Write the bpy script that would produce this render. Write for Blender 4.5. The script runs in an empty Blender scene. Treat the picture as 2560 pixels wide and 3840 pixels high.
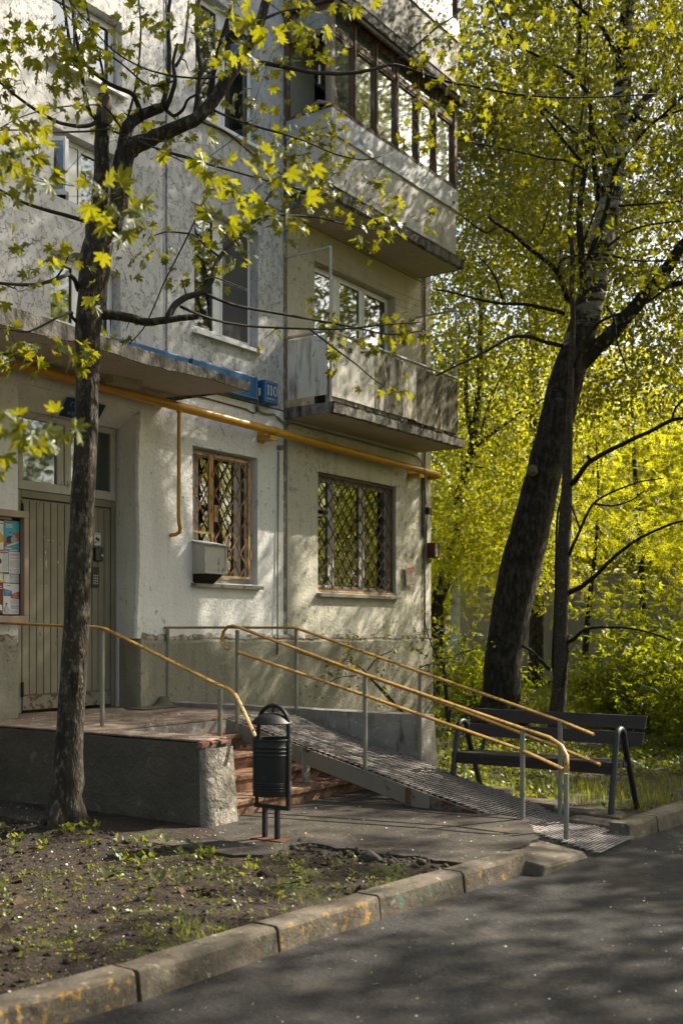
# Courtyard entrance of an old panel block in spring.
# World axes: x = along the facade (away from the viewer), -y = out from the facade, z = up, metres.
import bpy, math, random
import numpy as np
from mathutils import Vector
R = math.radians
sc = bpy.context.scene
COL = sc.collection
rng = np.random.default_rng(7)
random.seed(7)

# ---------------------------------------------------------------- camera, sky, sun, exposure
cam_d = bpy.data.cameras.new('camera'); cam = bpy.data.objects.new('camera', cam_d); COL.objects.link(cam)
cam.location = (0.0, -9.229, 1.72)
cam.rotation_euler = (R(90), 0, R(34.703 - 90))
cam_d.sensor_fit = 'HORIZONTAL'; cam_d.sensor_width = 24.0; cam_d.lens = 39.03
cam_d.shift_y = 0.1703
cam_d.clip_start = 0.05; cam_d.clip_end = 2000
cam_d.dof.use_dof = True; cam_d.dof.focus_distance = 11.0; cam_d.dof.aperture_fstop = 2.2
sc.camera = cam

SUN = Vector((2.1, -1.0, 1.9)).normalized()
world = bpy.data.worlds.new('World'); sc.world = world; world.use_nodes = True
wn = world.node_tree; wn.nodes.clear()
sky = wn.nodes.new('ShaderNodeTexSky'); sky.sky_type = 'NISHITA'; sky.sun_disc = False
sky.sun_elevation = math.asin(SUN.z); sky.sun_rotation = math.atan2(SUN.x, SUN.y)
sky.air_density = 1.0; sky.dust_density = 3.5; sky.ozone_density = 1.0; sky.altitude = 150
bg = wn.nodes.new('ShaderNodeBackground'); bg.inputs[1].default_value = 0.115
wo = wn.nodes.new('ShaderNodeOutputWorld')
wn.links.new(sky.outputs[0], bg.inputs[0]); wn.links.new(bg.outputs[0], wo.inputs[0])

sun_d = bpy.data.lights.new('sun', 'SUN'); sun = bpy.data.objects.new('sun', sun_d); COL.objects.link(sun)
sun_d.energy = 5.0; sun_d.angle = R(0.55); sun_d.color = (1.0, 0.93, 0.82)
sun.rotation_euler = (-SUN).to_track_quat('-Z', 'Y').to_euler()
sun.location = (20, -20, 30)

sc.view_settings.view_transform = 'Standard'; sc.view_settings.look = 'None'
sc.view_settings.gamma = 1.0; sc.view_settings.use_curve_mapping = False
sc.view_settings.exposure = 1.34
sc.view_settings.use_white_balance = True; sc.view_settings.white_balance_temperature = 6950; sc.view_settings.white_balance_tint = 8
sc.cycles.max_bounces = 7; sc.cycles.transparent_max_bounces = 12
sc.cycles.use_denoising = True

# ---------------------------------------------------------------- materials
class NT:
    """small helper round a node tree"""
    def __init__(s, name):
        s.m = bpy.data.materials.new(name); s.m.use_nodes = True
        s.t = s.m.node_tree; s.t.nodes.clear()
        s.out = s.n('OutputMaterial')
        s.pos = s.n('NewGeometry').outputs['Position']
    def n(s, kind, **kw):
        nd = s.t.nodes.new('ShaderNode' + kind)
        for k, v in kw.items(): setattr(nd, k, v)
        return nd
    def l(s, a, b): s.t.links.new(a, b)
    def put(s, sock, v):
        if hasattr(v, 'is_output'): s.l(v, sock)
        else: sock.default_value = v
    def vec(s, scale=(1, 1, 1), off=(0, 0, 0), src=None):
        mp = s.n('Mapping'); s.l(src or s.pos, mp.inputs[0])
        mp.inputs['Scale'].default_value = scale; mp.inputs['Location'].default_value = off
        return mp.outputs[0]
    def noise(s, scale, detail=4, rough=.55, stretch=(1, 1, 1), off=(0, 0, 0), dist=0.):
        nd = s.n('TexNoise'); s.l(s.vec(stretch, off), nd.inputs['Vector'])
        nd.inputs['Scale'].default_value = scale; nd.inputs['Detail'].default_value = detail
        nd.inputs['Roughness'].default_value = rough; nd.inputs['Distortion'].default_value = dist
        return nd.outputs[0]
    def ramp(s, v, lo, hi, a=0., b=1.):
        nd = s.n('MapRange'); nd.clamp = True
        s.put(nd.inputs[0], v); nd.inputs[1].default_value = lo; nd.inputs[2].default_value = hi
        nd.inputs[3].default_value = a; nd.inputs[4].default_value = b
        return nd.outputs[0]
    def math(s, op, a, b=0.):
        nd = s.n('Math', operation=op); s.put(nd.inputs[0], a); s.put(nd.inputs[1], b); return nd.outputs[0]
    def mix(s, f, a, b):
        nd = s.n('Mix', data_type='RGBA'); s.put(nd.inputs[0], f)
        for i, c in ((6, a), (7, b)):
            s.put(nd.inputs[i], c if hasattr(c, 'is_output') else (*c, 1.))
        return nd.outputs[2]
    def sep(s):
        nd = s.n('SeparateXYZ'); s.l(s.pos, nd.inputs[0]); return nd.outputs
    def bump(s, h, strength=.3, dist=.01, prev=None):
        nd = s.n('Bump'); nd.inputs['Strength'].default_value = strength; nd.inputs['Distance'].default_value = dist
        s.put(nd.inputs['Height'], h)
        if prev is not None: s.l(prev, nd.inputs['Normal'])
        return nd.outputs[0]
    def fin(s, col, rough=.8, normal=None, metal=0., spec=.4):
        p = s.n('BsdfPrincipled'); s.put(p.inputs['Base Color'], col if hasattr(col, 'is_output') else (*col, 1.))
        s.put(p.inputs['Roughness'], rough); s.put(p.inputs['Metallic'], metal)
        p.inputs['Specular IOR Level'].default_value = spec
        if normal is not None: s.l(normal, p.inputs['Normal'])
        s.l(p.outputs[0], s.out.inputs[0]); return s.m

def surf(name, c1, c2, scale=4., rough=.8, bump=.3, bscale=60., bdist=.004, layers=(), metal=0., spec=.4, stretch=(1, 1, 1)):
    """two-tone noise base, then worn layers (colour, noise scale, lo, hi, stretch), then relief"""
    k = NT(name)
    col = k.mix(k.ramp(k.noise(scale, 5, .6, stretch), .3, .7), c1, c2)
    for i, ly in enumerate(layers):
        c, s_, lo, hi = ly[:4]; st = ly[4] if len(ly) > 4 else (1, 1, 1)
        col = k.mix(k.ramp(k.noise(s_, 8, .65, st, (3.1 * i + 1, 7.7, 2.3)), lo, hi), col, c)
    nb = k.bump(k.noise(bscale, 4, .6, stretch), bump, bdist)
    nb = k.bump(k.noise(bscale * .17, 4, .6, stretch, (5, 5, 5)), bump * .7, bdist * 4, nb)
    return k.fin(col, rough, nb, metal, spec)

def plaster(name, paint, under, crack, peel, fine=1.0, streak=0., stain=(.16, .14, .11), soil=.35, sscale=5.):
    """old wall paint: peel = 0..1 amount of flaked patches, with curled dark edges"""
    k = NT(name)
    tone = k.noise(.9, 4, .6)
    col = k.mix(k.ramp(tone, .3, .72), tuple(c * .84 for c in paint), paint)
    n1 = k.noise(12.5, 8, .60, (1, 1, .75), (2, 0, 9), .25)
    macro = k.noise(1.1, 3, .5, (1, 1, 1), (8, 3, 1))
    f = k.math('ADD', n1, k.ramp(macro, .25, .75, -.07, .07))
    th = .70 - .20 * peel
    mask = k.ramp(f, th, th + .012)
    edge = k.math('MULTIPLY', k.ramp(f, th - .022, th - .004), k.ramp(f, th, th + .014, 1., 0.))
    col = k.mix(k.math('MULTIPLY', mask, .8), col, under)
    # hairline cracks
    vo = k.n('TexVoronoi', feature='DISTANCE_TO_EDGE'); dn = k.n('TexNoise'); k.l(k.pos, dn.inputs['Vector'])
    dn.inputs['Scale'].default_value = 9.; dn.inputs['Detail'].default_value = 5.
    vm = k.n('VectorMath', operation='MULTIPLY_ADD'); k.l(dn.outputs['Color'], vm.inputs[0])
    vm.inputs[1].default_value = (.28, .28, .28); k.l(k.pos, vm.inputs[2])
    k.l(vm.outputs[0], vo.inputs['Vector']); vo.inputs['Scale'].default_value = 5.5
    ck = k.math('MULTIPLY', k.ramp(vo.outputs['Distance'], .0, .028, 1., 0.), k.ramp(k.noise(2.3, 3, .5, (1, 1, 1), (1, 8, 4)), .46, .6))
    ck = k.math('MULTIPLY', ck, .35 + .5 * peel)
    col = k.mix(k.math('MULTIPLY', k.math('MAXIMUM', edge, ck), .8), col, crack)
    if streak:
        st = k.ramp(k.noise(sscale, 6, .6, (1, 1, .12), (4, 4, 4)), .5, .68, 0., streak)
        col = k.mix(st, col, stain)
    dirt = k.ramp(k.noise(1.7, 6, .65, (1, 1, .5), (9, 9, 2)), .5, .8, 0., soil)
    col = k.mix(dirt, col, tuple(c * .55 for c in paint))
    h = k.math('ADD', k.math('MULTIPLY', mask, -.55), k.math('MULTIPLY', k.math('ADD', edge, ck), .35))
    nb = k.bump(k.noise(95, 5, .65), .35 * fine, .006)
    nb = k.bump(k.noise(22, 5, .6), .5 * fine, .016, nb)
    nb = k.bump(h, .9, .008, nb)
    return k.fin(col, .88, nb, 0., .25)

def leafmat(name, a, b, trans, tr=.5, rough=.42, spec=.4):
    """thin leaf: reflecting upper side and light coming through; a..b varies from leaf to leaf"""
    k = NT(name)
    rnd = k.n('NewGeometry').outputs['Random Per Island']
    oi = k.n('ObjectInfo').outputs['Random']
    f = k.math('FRACT', k.math('ADD', rnd, oi))
    col = k.mix(f, a, b)
    p = k.n('BsdfPrincipled'); k.l(col, p.inputs['Base Color']); p.inputs['Roughness'].default_value = rough
    p.inputs['Specular IOR Level'].default_value = spec
    t = k.n('BsdfTranslucent'); k.l(k.mix(f, trans, tuple(c * .72 for c in trans)), t.inputs[0])
    mx = k.n('MixShader'); mx.inputs[0].default_value = tr
    k.l(p.outputs[0], mx.inputs[1]); k.l(t.outputs[0], mx.inputs[2]); k.l(mx.outputs[0], k.out.inputs[0])
    return k.m

def glassmat(name, tint=(.75, .8, .78), boost=1.9, rough=.01, dirt=.0):
    """thin window pane: looks through when seen square on, mirrors when seen along"""
    k = NT(name)
    tr = k.n('BsdfTransparent'); tr.inputs[0].default_value = (*tint, 1)
    gl = k.n('BsdfGlossy'); gl.inputs[0].default_value = (.86, .96, 1., 1); gl.inputs['Roughness'].default_value = rough
    k.l(k.bump(k.noise(2.2, 2, .5), .06, .02), gl.inputs['Normal'])
    fr = k.n('Fresnel'); fr.inputs[0].default_value = 1.5
    mx = k.n('MixShader'); k.l(k.ramp(fr.outputs[0], 0, .5, 0, boost * .5), mx.inputs[0])
    k.l(tr.outputs[0], mx.inputs[1]); k.l(gl.outputs[0], mx.inputs[2])
    last = mx.outputs[0]
    if dirt:
        df = k.n('BsdfDiffuse'); df.inputs[0].default_value = (.5, .52, .5, 1)  # dirt film, also a pale veil that calms the reflections
        m2 = k.n('MixShader'); k.l(k.ramp(k.noise(3, 6, .65), .35, .8, dirt * .3, dirt), m2.inputs[0])
        k.l(last, m2.inputs[1]); k.l(df.outputs[0], m2.inputs[2]); last = m2.outputs[0]
    k.l(last, k.out.inputs[0]); return k.m

def rustpaint(name, paint, rust, amount=.5, scale=14, stretch=(1, 1, 1), rough=.55, spec=.4, dark=(.05, .03, .02)):
    k = NT(name)
    n1 = k.noise(scale, 8, .68, stretch)
    m = k.ramp(n1, .68 - .3 * amount, .72 - .3 * amount)
    col = k.mix(k.ramp(k.noise(3, 4), .3, .7), tuple(c * .8 for c in paint), paint)
    col = k.mix(m, col, k.mix(k.ramp(k.noise(40, 4), .35, .65), rust, dark))
    nb = k.bump(k.noise(70, 4), .25, .003); nb = k.bump(m, .35, .002, nb)
    return k.fin(col, k.ramp(m, 0, 1, rough, .9), nb, 0, spec)

MAT = {}
def M(n): return MAT[n]
MAT['wall_up'] = plaster('peeling_wall_paint', (.60, .59, .575), (.475, .48, .49), (.10, .095, .09), .66, .9, .25)
MAT['wall_white'] = plaster('white_ground_floor_paint', (.80, .795, .785), (.52, .50, .46), (.20, .18, .15), .12, 1.8, .10, (.16, .14, .11), .12)
MAT['wall_cream'] = plaster('cream_ground_floor_paint', (.60, .57, .48), (.45, .45, .43), (.12, .10, .08), .36, 1.7, .35)
MAT['wall_cream_up'] = plaster('cream_balcony_wall_paint', (.55, .50, .38), (.42, .41, .37), (.13, .11, .09), .2, .9, .2)
MAT['plinth'] = plaster('grey_green_plinth_paint', (.29, .275, .215), (.34, .31, .26), (.12, .10, .08), .14, 1.7, .45, (.15, .115, .075))
MAT['ledge'] = plaster('chipped_plinth_ledge', (.46, .42, .37), (.24, .15, .11), (.10, .07, .05), .85, 1.6, .5)
MAT['joint'] = surf('panel_joint_mortar', (.24, .195, .15), (.135, .105, .08), 5, .9, .8, 30, .012, [((.42, .39, .35), 9, .52, .6), ((.12, .095, .07), 14, .56, .64)], stretch=(1, 1, .35))
MAT['soffit'] = plaster('balcony_underside', (.50, .43, .35), (.38, .33, .28), (.16, .13, .10), .2, .6, .1)
MAT['concrete'] = surf('weathered_concrete', (.31, .29, .255), (.21, .195, .17), 3, .9, .7, 45, .008, [((.07, .062, .05), 6, .55, .72, (1, 1, .3)), ((.40, .38, .34), 11, .58, .66)])
MAT['concrete_edge'] = surf('blackened_slab_edge', (.25, .235, .21), (.12, .11, .095), 7, .92, .8, 30, .012, [((.045, .04, .034), 9, .46, .62, (1, 1, .25)), ((.38, .36, .33), 12, .60, .68)])
MAT['parapet'] = surf('rough_shaded_parapet_render', (.105, .09, .068), (.066, .058, .045), 2.2, .92, 1.0, 38, .016, [((.19, .17, .135), 5.5, .60, .70), ((.095, .085, .07), 5, .54, .74)])  # deep shade of the long side put into the colour
MAT['parapet_end'] = surf('pale_cracked_render', (.25, .225, .185), (.165, .15, .125), 4, .9, 1.0, 30, .02, [((.15, .135, .11), 8, .5, .66), ((.42, .40, .36), 12, .58, .64), ((.30, .075, .05), 6.5, .665, .69)])  # sunlit end face, painted paler than the shaded long side
MAT['platform'] = surf('worn_terracotta_floor', (.235, .175, .13), (.165, .125, .095), 6, .85, .5, 60, .005, [((.36, .30, .24), 9, .5, .66, (.5, 1, 1)), ((.11, .085, .065), 12, .55, .68), ((.32, .19, .11), 5, .56, .7)])
MAT['step'] = surf('rusty_painted_step', (.235, .12, .062), (.14, .078, .047), 9, .85, .7, 42, .008, [((.33, .165, .075), 7, .52, .64), ((.09, .06, .042), 8, .54, .64), ((.34, .29, .24), 16, .62, .68)])
def asphaltmat(name, a, b, light, stain, cracks, seed):
    k = NT(name)
    col = k.mix(k.ramp(k.noise(1.3, 5, .6, (1, 1, 1), (seed, 0, 0)), .3, .7), b, a)
    col = k.mix(k.ramp(k.noise(2.4, 6, .6, (1, 1, 1), (0, seed, 3)), .54, .66), col, stain)
    col = k.mix(k.ramp(k.noise(85, 3, .6), .57, .66), col, light)
    col = k.mix(k.ramp(k.noise(31, 4, .6), .60, .68), col, tuple(c * .45 for c in b))
    vo = k.n('TexVoronoi', feature='DISTANCE_TO_EDGE'); dn = k.n('TexNoise'); k.l(k.pos, dn.inputs['Vector']); dn.inputs['Scale'].default_value = 3.; dn.inputs['Detail'].default_value = 6.
    vm = k.n('VectorMath', operation='MULTIPLY_ADD'); k.l(dn.outputs['Color'], vm.inputs[0]); vm.inputs[1].default_value = (.7, .7, .7); k.l(k.pos, vm.inputs[2])
    k.l(vm.outputs[0], vo.inputs['Vector']); vo.inputs['Scale'].default_value = cracks
    ck = k.math('MULTIPLY', k.ramp(vo.outputs['Distance'], .0, .016 * cracks, 1., 0.), k.ramp(k.noise(.7, 2, .5, (1, 1, 1), (6, 2, 1)), .47, .58))
    col = k.mix(k.math('MULTIPLY', ck, .85), col, (.012, .011, .010))
    nb = k.bump(k.noise(130, 4, .6), .8, .006); nb = k.bump(k.noise(20, 4, .6), .5, .02, nb); nb = k.bump(ck, -.8, .02, nb)
    return k.fin(col, .88, nb, 0, .3)
MAT['asphalt'] = asphaltmat('road_asphalt', (.0275, .026, .025), (.016, .0155, .0155), (.066, .062, .057), (.046, .039, .032), .55, 3)
MAT['tarmac'] = asphaltmat('old_pavement_tarmac', (.050, .042, .033), (.030, .026, .021), (.11, .098, .082), (.08, .064, .046), 1.1, 8)
MAT['soil'] = surf('bare_soil', (.036, .022, .012), (.017, .011, .007), 4, .95, 1.0, 50, .022, [((.080, .050, .028), 30, .56, .66), ((.018, .014, .010), 13, .52, .64), ((.070, .080, .014), 2.2, .55, .66)])
MAT['lawn'] = surf('overgrown_ground', (.055, .05, .024), (.075, .055, .034), 3, .95, 1.0, 40, .02, [((.06, .075, .015), 5, .5, .62)])
def kerbmat(name, paint, th):
    k = NT(name)
    col = k.mix(k.ramp(k.noise(5, 5, .6), .3, .7), (.095, .077, .056), (.155, .132, .10))
    col = k.mix(k.ramp(k.noise(7, 8, .65, (1, 1, 1), (4, 1, 3)), .5, .66), col, (.06, .05, .036))
    col = k.mix(k.ramp(k.noise(18, 6, .65, (1, 1, 1), (1, 6, 3)), .60, .68), col, (.27, .24, .195))
    if paint:
        nn = k.n('SeparateXYZ'); k.l(k.n('NewGeometry').outputs['Normal'], nn.inputs[0])
        front = k.ramp(nn.outputs[1], -.85, -.45, 1., 0.)
        m = k.math('MULTIPLY', front, k.ramp(k.math('ADD', k.noise(17, 8, .72, (1, 1, .8), (2, 2, 8)), k.ramp(k.noise(2.1, 3), .3, .7, -.09, .09)), th, th + .03))
        col = k.mix(m, col, paint)
    nb = k.bump(k.noise(70, 5, .65), .8, .006); nb = k.bump(k.noise(13, 5, .6), .6, .02, nb)
    return k.fin(col, .9, nb, 0, .3)
MAT['kerb'] = kerbmat('kerb_concrete', None, 1)
MAT['kerb_yellow'] = kerbmat('kerb_with_old_yellow_paint', (.33, .195, .05), .54)
MAT['kerb_green'] = kerbmat('kerb_with_old_green_paint', (.085, .17, .12), .60)
MAT['yellow'] = rustpaint('worn_yellow_rail_paint', (.42, .235, .045), (.06, .055, .04), .38, 30, (1, 1, 1), .5)
MAT['pipe'] = rustpaint('yellow_gas_pipe_paint', (.56, .275, .02), (.20, .09, .02), .16, 18, (1, 1, 1), .34, .5)
MAT['post'] = rustpaint('grey_green_post_paint', (.235, .23, .185), (.18, .10, .05), .26, 18, (1, 1, .4), .6)
MAT['beam'] = rustpaint('ramp_beam_paint', (.225, .205, .165), (.10, .035, .022), .3, 5, (1, 1, 1), .75)
MAT['meshmetal'] = rustpaint('galvanised_mesh', (.255, .225, .205), (.12, .075, .055), .36, 28, (1, 1, 1), .5)
MAT['rustbar'] = rustpaint('rusty_orange_bar', (.42, .23, .115), (.29, .12, .04), .62, 12, (1, 1, .5), .8, .3, (.09, .045, .025))
MAT['rustframe'] = rustpaint('rusty_yellow_frame', (.52, .33, .14), (.36, .16, .045), .5, 9, (1, 1, .5), .7, .3, (.12, .06, .03))
MAT['brownbar'] = rustpaint('brown_rusted_bar', (.14, .085, .05), (.10, .055, .03), .5, 12, (1, 1, .5), .85)
MAT['white_pvc'] = surf('white_plastic_frame', (.80, .80, .79), (.72, .72, .71), 3, .35, .05, 40, .001, spec=.5)
MAT['old_white'] = rustpaint('old_white_wood_paint', (.50, .48, .44), (.24, .21, .17), .28, 14, (1, 1, .3), .6)
MAT['brown_wood'] = surf('weathered_brown_wood', (.15, .072, .035), (.085, .05, .03), 8, .75, .6, 60, .004, [((.30, .26, .23), 10, .54, .64, (1, 1, .15)), ((.03, .022, .017), 12, .55, .64, (1, 1, .15))], stretch=(1, 1, .15))
MAT['grey_wood'] = surf('greyed_wood', (.25, .215, .185), (.15, .125, .105), 8, .85, .7, 60, .005, [((.06, .05, .042), 12, .55, .66, (1, 1, .1))], stretch=(1, 1, .1))
MAT['door'] = rustpaint('olive_door_paint', (.235, .215, .155), (.20, .12, .075), .12, 10, (1, 1, .35), .55)
MAT['door_low'] = rustpaint('flaking_door_rail_paint', (.24, .225, .175), (.20, .10, .06), .5, 9, (1, 1, 1), .6)
MAT['dark'] = surf('dark_gap', (.02, .018, .016), (.012, .011, .01), 5, .9, .1)
MAT['room'] = surf('unlit_room', (.05, .047, .042), (.035, .033, .03), 2, .9, .1)
MAT['curtain'] = surf('pale_curtain', (.40, .38, .35), (.30, .285, .26), 9, .9, .4, 16, .03, stretch=(1, 1, .05))
MAT['screen'] = surf('insect_screen', (.085, .082, .082), (.07, .068, .068), 3, .9, .1)
MAT['glass'] = glassmat('window_glass', (.55, .6, .6), 4.0, .03, .02)
MAT['glass_old'] = glassmat('old_balcony_glass', (.68, .75, .77), 8.0, .05, .12)
MAT['tin'] = rustpaint('galvanised_tin', (.40, .43, .44), (.24, .255, .26), .33, 5, (1, 1, .6), .42, .6, (.20, .21, .21))
MAT['tin_dark'] = rustpaint('grey_sill_tin', (.24, .225, .205), (.10, .085, .07), .4, 8, (1, 1, 1), .45, .5)
MAT['panel_white'] = plaster('stained_white_balcony_sheet', (.62, .59, .525), (.42, .39, .33), (.12, .10, .08), .2, .4, .6, (.17, .14, .09), .3, 11.)
MAT['panel_moss'] = surf('mossy_balcony_sheet', (.115, .098, .055), (.065, .056, .034), 2.4, .92, .8, 50, .008, [((.25, .23, .185), 5, .58, .68, (1, 1, .3)), ((.022, .019, .013), 6, .50, .64, (1, 1, .28)), ((.46, .43, .39), 11, .62, .65, (1, 1, .3))])
MAT['panel_half'] = surf('half_stained_balcony_sheet', (.58, .55, .475), (.42, .39, .32), 2.2, .9, .6, 50, .005, [((.13, .11, .06), 3.6, .45, .55, (1, 1, .4)), ((.05, .043, .03), 7, .52, .62, (1, 1, .22))])
MAT['panel_plain'] = plaster('plain_balcony_sheet', (.55, .52, .465), (.33, .305, .27), (.10, .08, .065), .22, .45, .35)
MAT['panel_black'] = surf('black_flaking_balcony_sheet', (.34, .32, .285), (.24, .225, .20), 3, .9, .6, 40, .006, [((.055, .05, .045), 7, .485, .56, (1, 1, .35))])
MAT['sign_blue'] = surf('blue_sign_enamel', (.008, .115, .29), (.007, .10, .25), 3, .5, .05, 30, .001, spec=.35)
MAT['sign_dark'] = surf('dark_blue_plate', (.006, .045, .11), (.005, .038, .09), 4, .5, .05)
MAT['sign_ink'] = surf('cream_sign_lettering', (.70, .64, .50), (.64, .58, .45), 9, .5, .02)
MAT['sign_dim'] = surf('dull_blue_lettering', (.26, .36, .42), (.22, .32, .38), 9, .5, .02)
MAT['red_ink'] = surf('faded_red_print', (.46, .075, .05), (.40, .09, .06), 20, .6, .02)
MAT['black_ink'] = surf('black_print', (.03, .03, .035), (.045, .045, .05), 20, .6, .02)
MAT['grey_ink'] = surf('grey_small_print', (.24, .24, .26), (.30, .30, .32), 20, .6, .02)
MAT['blue_ink'] = surf('blue_print', (.02, .16, .33), (.025, .17, .36), 9, .6, .02)
MAT['cyan_ink'] = surf('cyan_poster_print', (.03, .32, .42), (.035, .28, .37), 6, .5, .03)
MAT['yellow_ink'] = surf('yellow_print', (.56, .36, .03), (.50, .30, .03), 6, .6, .03)
MAT['brown_ink'] = surf('dark_red_brown_print', (.20, .03, .012), (.06, .016, .012), 9, .5, .03)
MAT['skin_ink'] = surf('printed_skin_tone', (.42, .26, .19), (.38, .23, .17), 9, .6, .02)
MAT['paper'] = surf('white_paper', (.62, .62, .62), (.54, .54, .54), 6, .7, .15, 12, .004)
MAT['plate_white'] = surf('white_tin_plate', (.60, .56, .50), (.52, .48, .42), 6, .5, .05)
MAT['board_wood'] = surf('pale_brown_board_frame', (.33, .245, .185), (.28, .205, .155), 9, .55, .15, 60, .002, stretch=(1, 1, .1))
MAT['black_metal'] = surf('black_lacquered_metal', (.007, .007, .008), (.010, .009, .009), 6, .5, .25, 90, .002, [((.035, .025, .018), 9, .60, .70)], spec=.35)
MAT['black_plastic'] = surf('black_plastic', (.013, .013, .015), (.018, .018, .02), 6, .35, .05, spec=.5)
MAT['bench_wood'] = surf('dark_brown_bench_plank', (.030, .021, .018), (.019, .015, .014), 9, .7, .8, 40, .006, stretch=(1, .12, 1), spec=.45)
MAT['bench_metal'] = surf('dark_blue_green_tube', (.010, .015, .017), (.014, .02, .022), 6, .42, .2, spec=.5)
MAT['rust'] = surf('rust', (.17, .075, .035), (.09, .04, .022), 14, .9, .6, 60, .004)
MAT['cable'] = surf('grey_conduit', (.20, .195, .18), (.15, .145, .135), 9, .6, .2)
MAT['cable_dark'] = surf('dark_cable', (.055, .04, .03), (.035, .028, .023), 9, .7, .2)
MAT['rubber'] = surf('grey_rubber_mat', (.13, .12, .085), (.10, .09, .07), 9, .9, .5, 60, .004)
MAT['lamp_case'] = surf('yellowed_lamp_case', (.32, .285, .19), (.26, .23, .15), 6, .5, .1)
MAT['bark_maple'] = surf('maple_bark', (.050, .039, .026), (.020, .016, .011), 16, .92, 1.0, 34, .03, [((.125, .105, .07), 24, .53, .60, (1, 1, .6)), ((.014, .011, .008), 16, .52, .62, (1, 1, .22)), ((.085, .085, .04), 7, .60, .70)], stretch=(1, 1, .32))
MAT['bark_branch'] = surf('branch_bark', (.034, .027, .020), (.019, .016, .013), 14, .9, .6, 60, .006)
MAT['bark_dark'] = surf('dark_ridged_bark', (.026, .021, .017), (.010, .009, .008), 9, .95, 1.0, 17, .06, [((.06, .052, .04), 16, .58, .68, (1, 1, .4)), ((.05, .055, .025), 4, .60, .74)], stretch=(1, 1, .28))
MAT['cutwood'] = surf('bare_cut_wood', (.155, .115, .078), (.09, .066, .046), 12, .9, .6, 40, .008, [((.06, .045, .03), 9, .55, .66, (1, 1, .15))], stretch=(1, 1, .15))
MAT['leaf_maple'] = leafmat('maple_leaf', (.070, .088, .007), (.042, .064, .007), (.34, .33, .010), .48)
MAT['leaf_birch'] = leafmat('birch_leaf', (.045, .056, .007), (.026, .036, .006), (.32, .31, .016), .50)
MAT['leaf_rowan'] = leafmat('young_rowan_leaf', (.095, .120, .008), (.065, .095, .008), (.70, .685, .025), .66)
MAT['leaf_far'] = leafmat('distant_leaf', (.085, .105, .012), (.06, .085, .012), (.64, .62, .025), .60)
MAT['leaf_bush'] = leafmat('bush_leaf', (.060, .085, .010), (.04, .06, .008), (.50, .54, .015), .56)
MAT['leaf_weed'] = leafmat('weed_leaf', (.080, .115, .018), (.055, .085, .014), (.40, .42, .03), .4, .4, .5)
MAT['petal'] = surf('fallen_white_petal', (.62, .60, .57), (.52, .50, .47), 40, .8, .05)
MAT['yellow_bit'] = surf('fallen_yellow_flower', (.48, .40, .03), (.40, .32, .03), 40, .8, .05)
MAT['litter'] = surf('dry_leaf_litter', (.10, .06, .032), (.045, .028, .016), 60, .9, .2)
MAT['shed_grey'] = surf('grey_beige_container_sheet', (.30, .28, .245), (.25, .235, .205), 1.2, .7, .2, 30, .004, [((.16, .145, .12), 4, .56, .74, (1, 1, .2))])
MAT['shed_white'] = surf('whitewashed_shed', (.58, .60, .62), (.48, .50, .52), 1.5, .7, .2, 30, .004)
MAT['roof_tar'] = surf('tar_roof', (.06, .058, .055), (.045, .043, .04), 4, .9, .4)

def birchbark():
    k = NT('birch_bark')
    z = k.sep()[2]
    lo = k.ramp(z, 4.8, 8.2)                                   # rough dark foot turning into white bark higher up
    n = k.noise(5, 8, .7, (1, 1, 1.9), (1, 2, 3), .4)
    rough_d = k.mix(k.ramp(k.noise(17, 6, .7, (1, 1, .4)), .45, .62), (.012, .010, .008), (.062, .053, .040))
    white = k.mix(k.ramp(n, .45, .60), (.40, .375, .33), (.15, .13, .11))
    bands = k.ramp(k.noise(3.2, 5, .6, (.45, .45, 2.6), (7, 7, 7), .3), .47, .52)
    white = k.mix(bands, white, (.022, .019, .016))
    f = k.ramp(k.math('ADD', lo, k.ramp(k.noise(1.6, 4), .3, .7, -.35, .35)), .35, .75)
    nb = k.bump(k.noise(13, 6, .65, (1, 1, .4)), 1.0, .05); nb = k.bump(k.noise(60, 4), .5, .006, nb)
    return k.fin(k.mix(f, rough_d, white), .9, nb, 0, .3)
MAT['bark_birch'] = birchbark()

# ---------------------------------------------------------------- mesh helpers
def P(s, o, z): return (s, -o, z)

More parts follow.
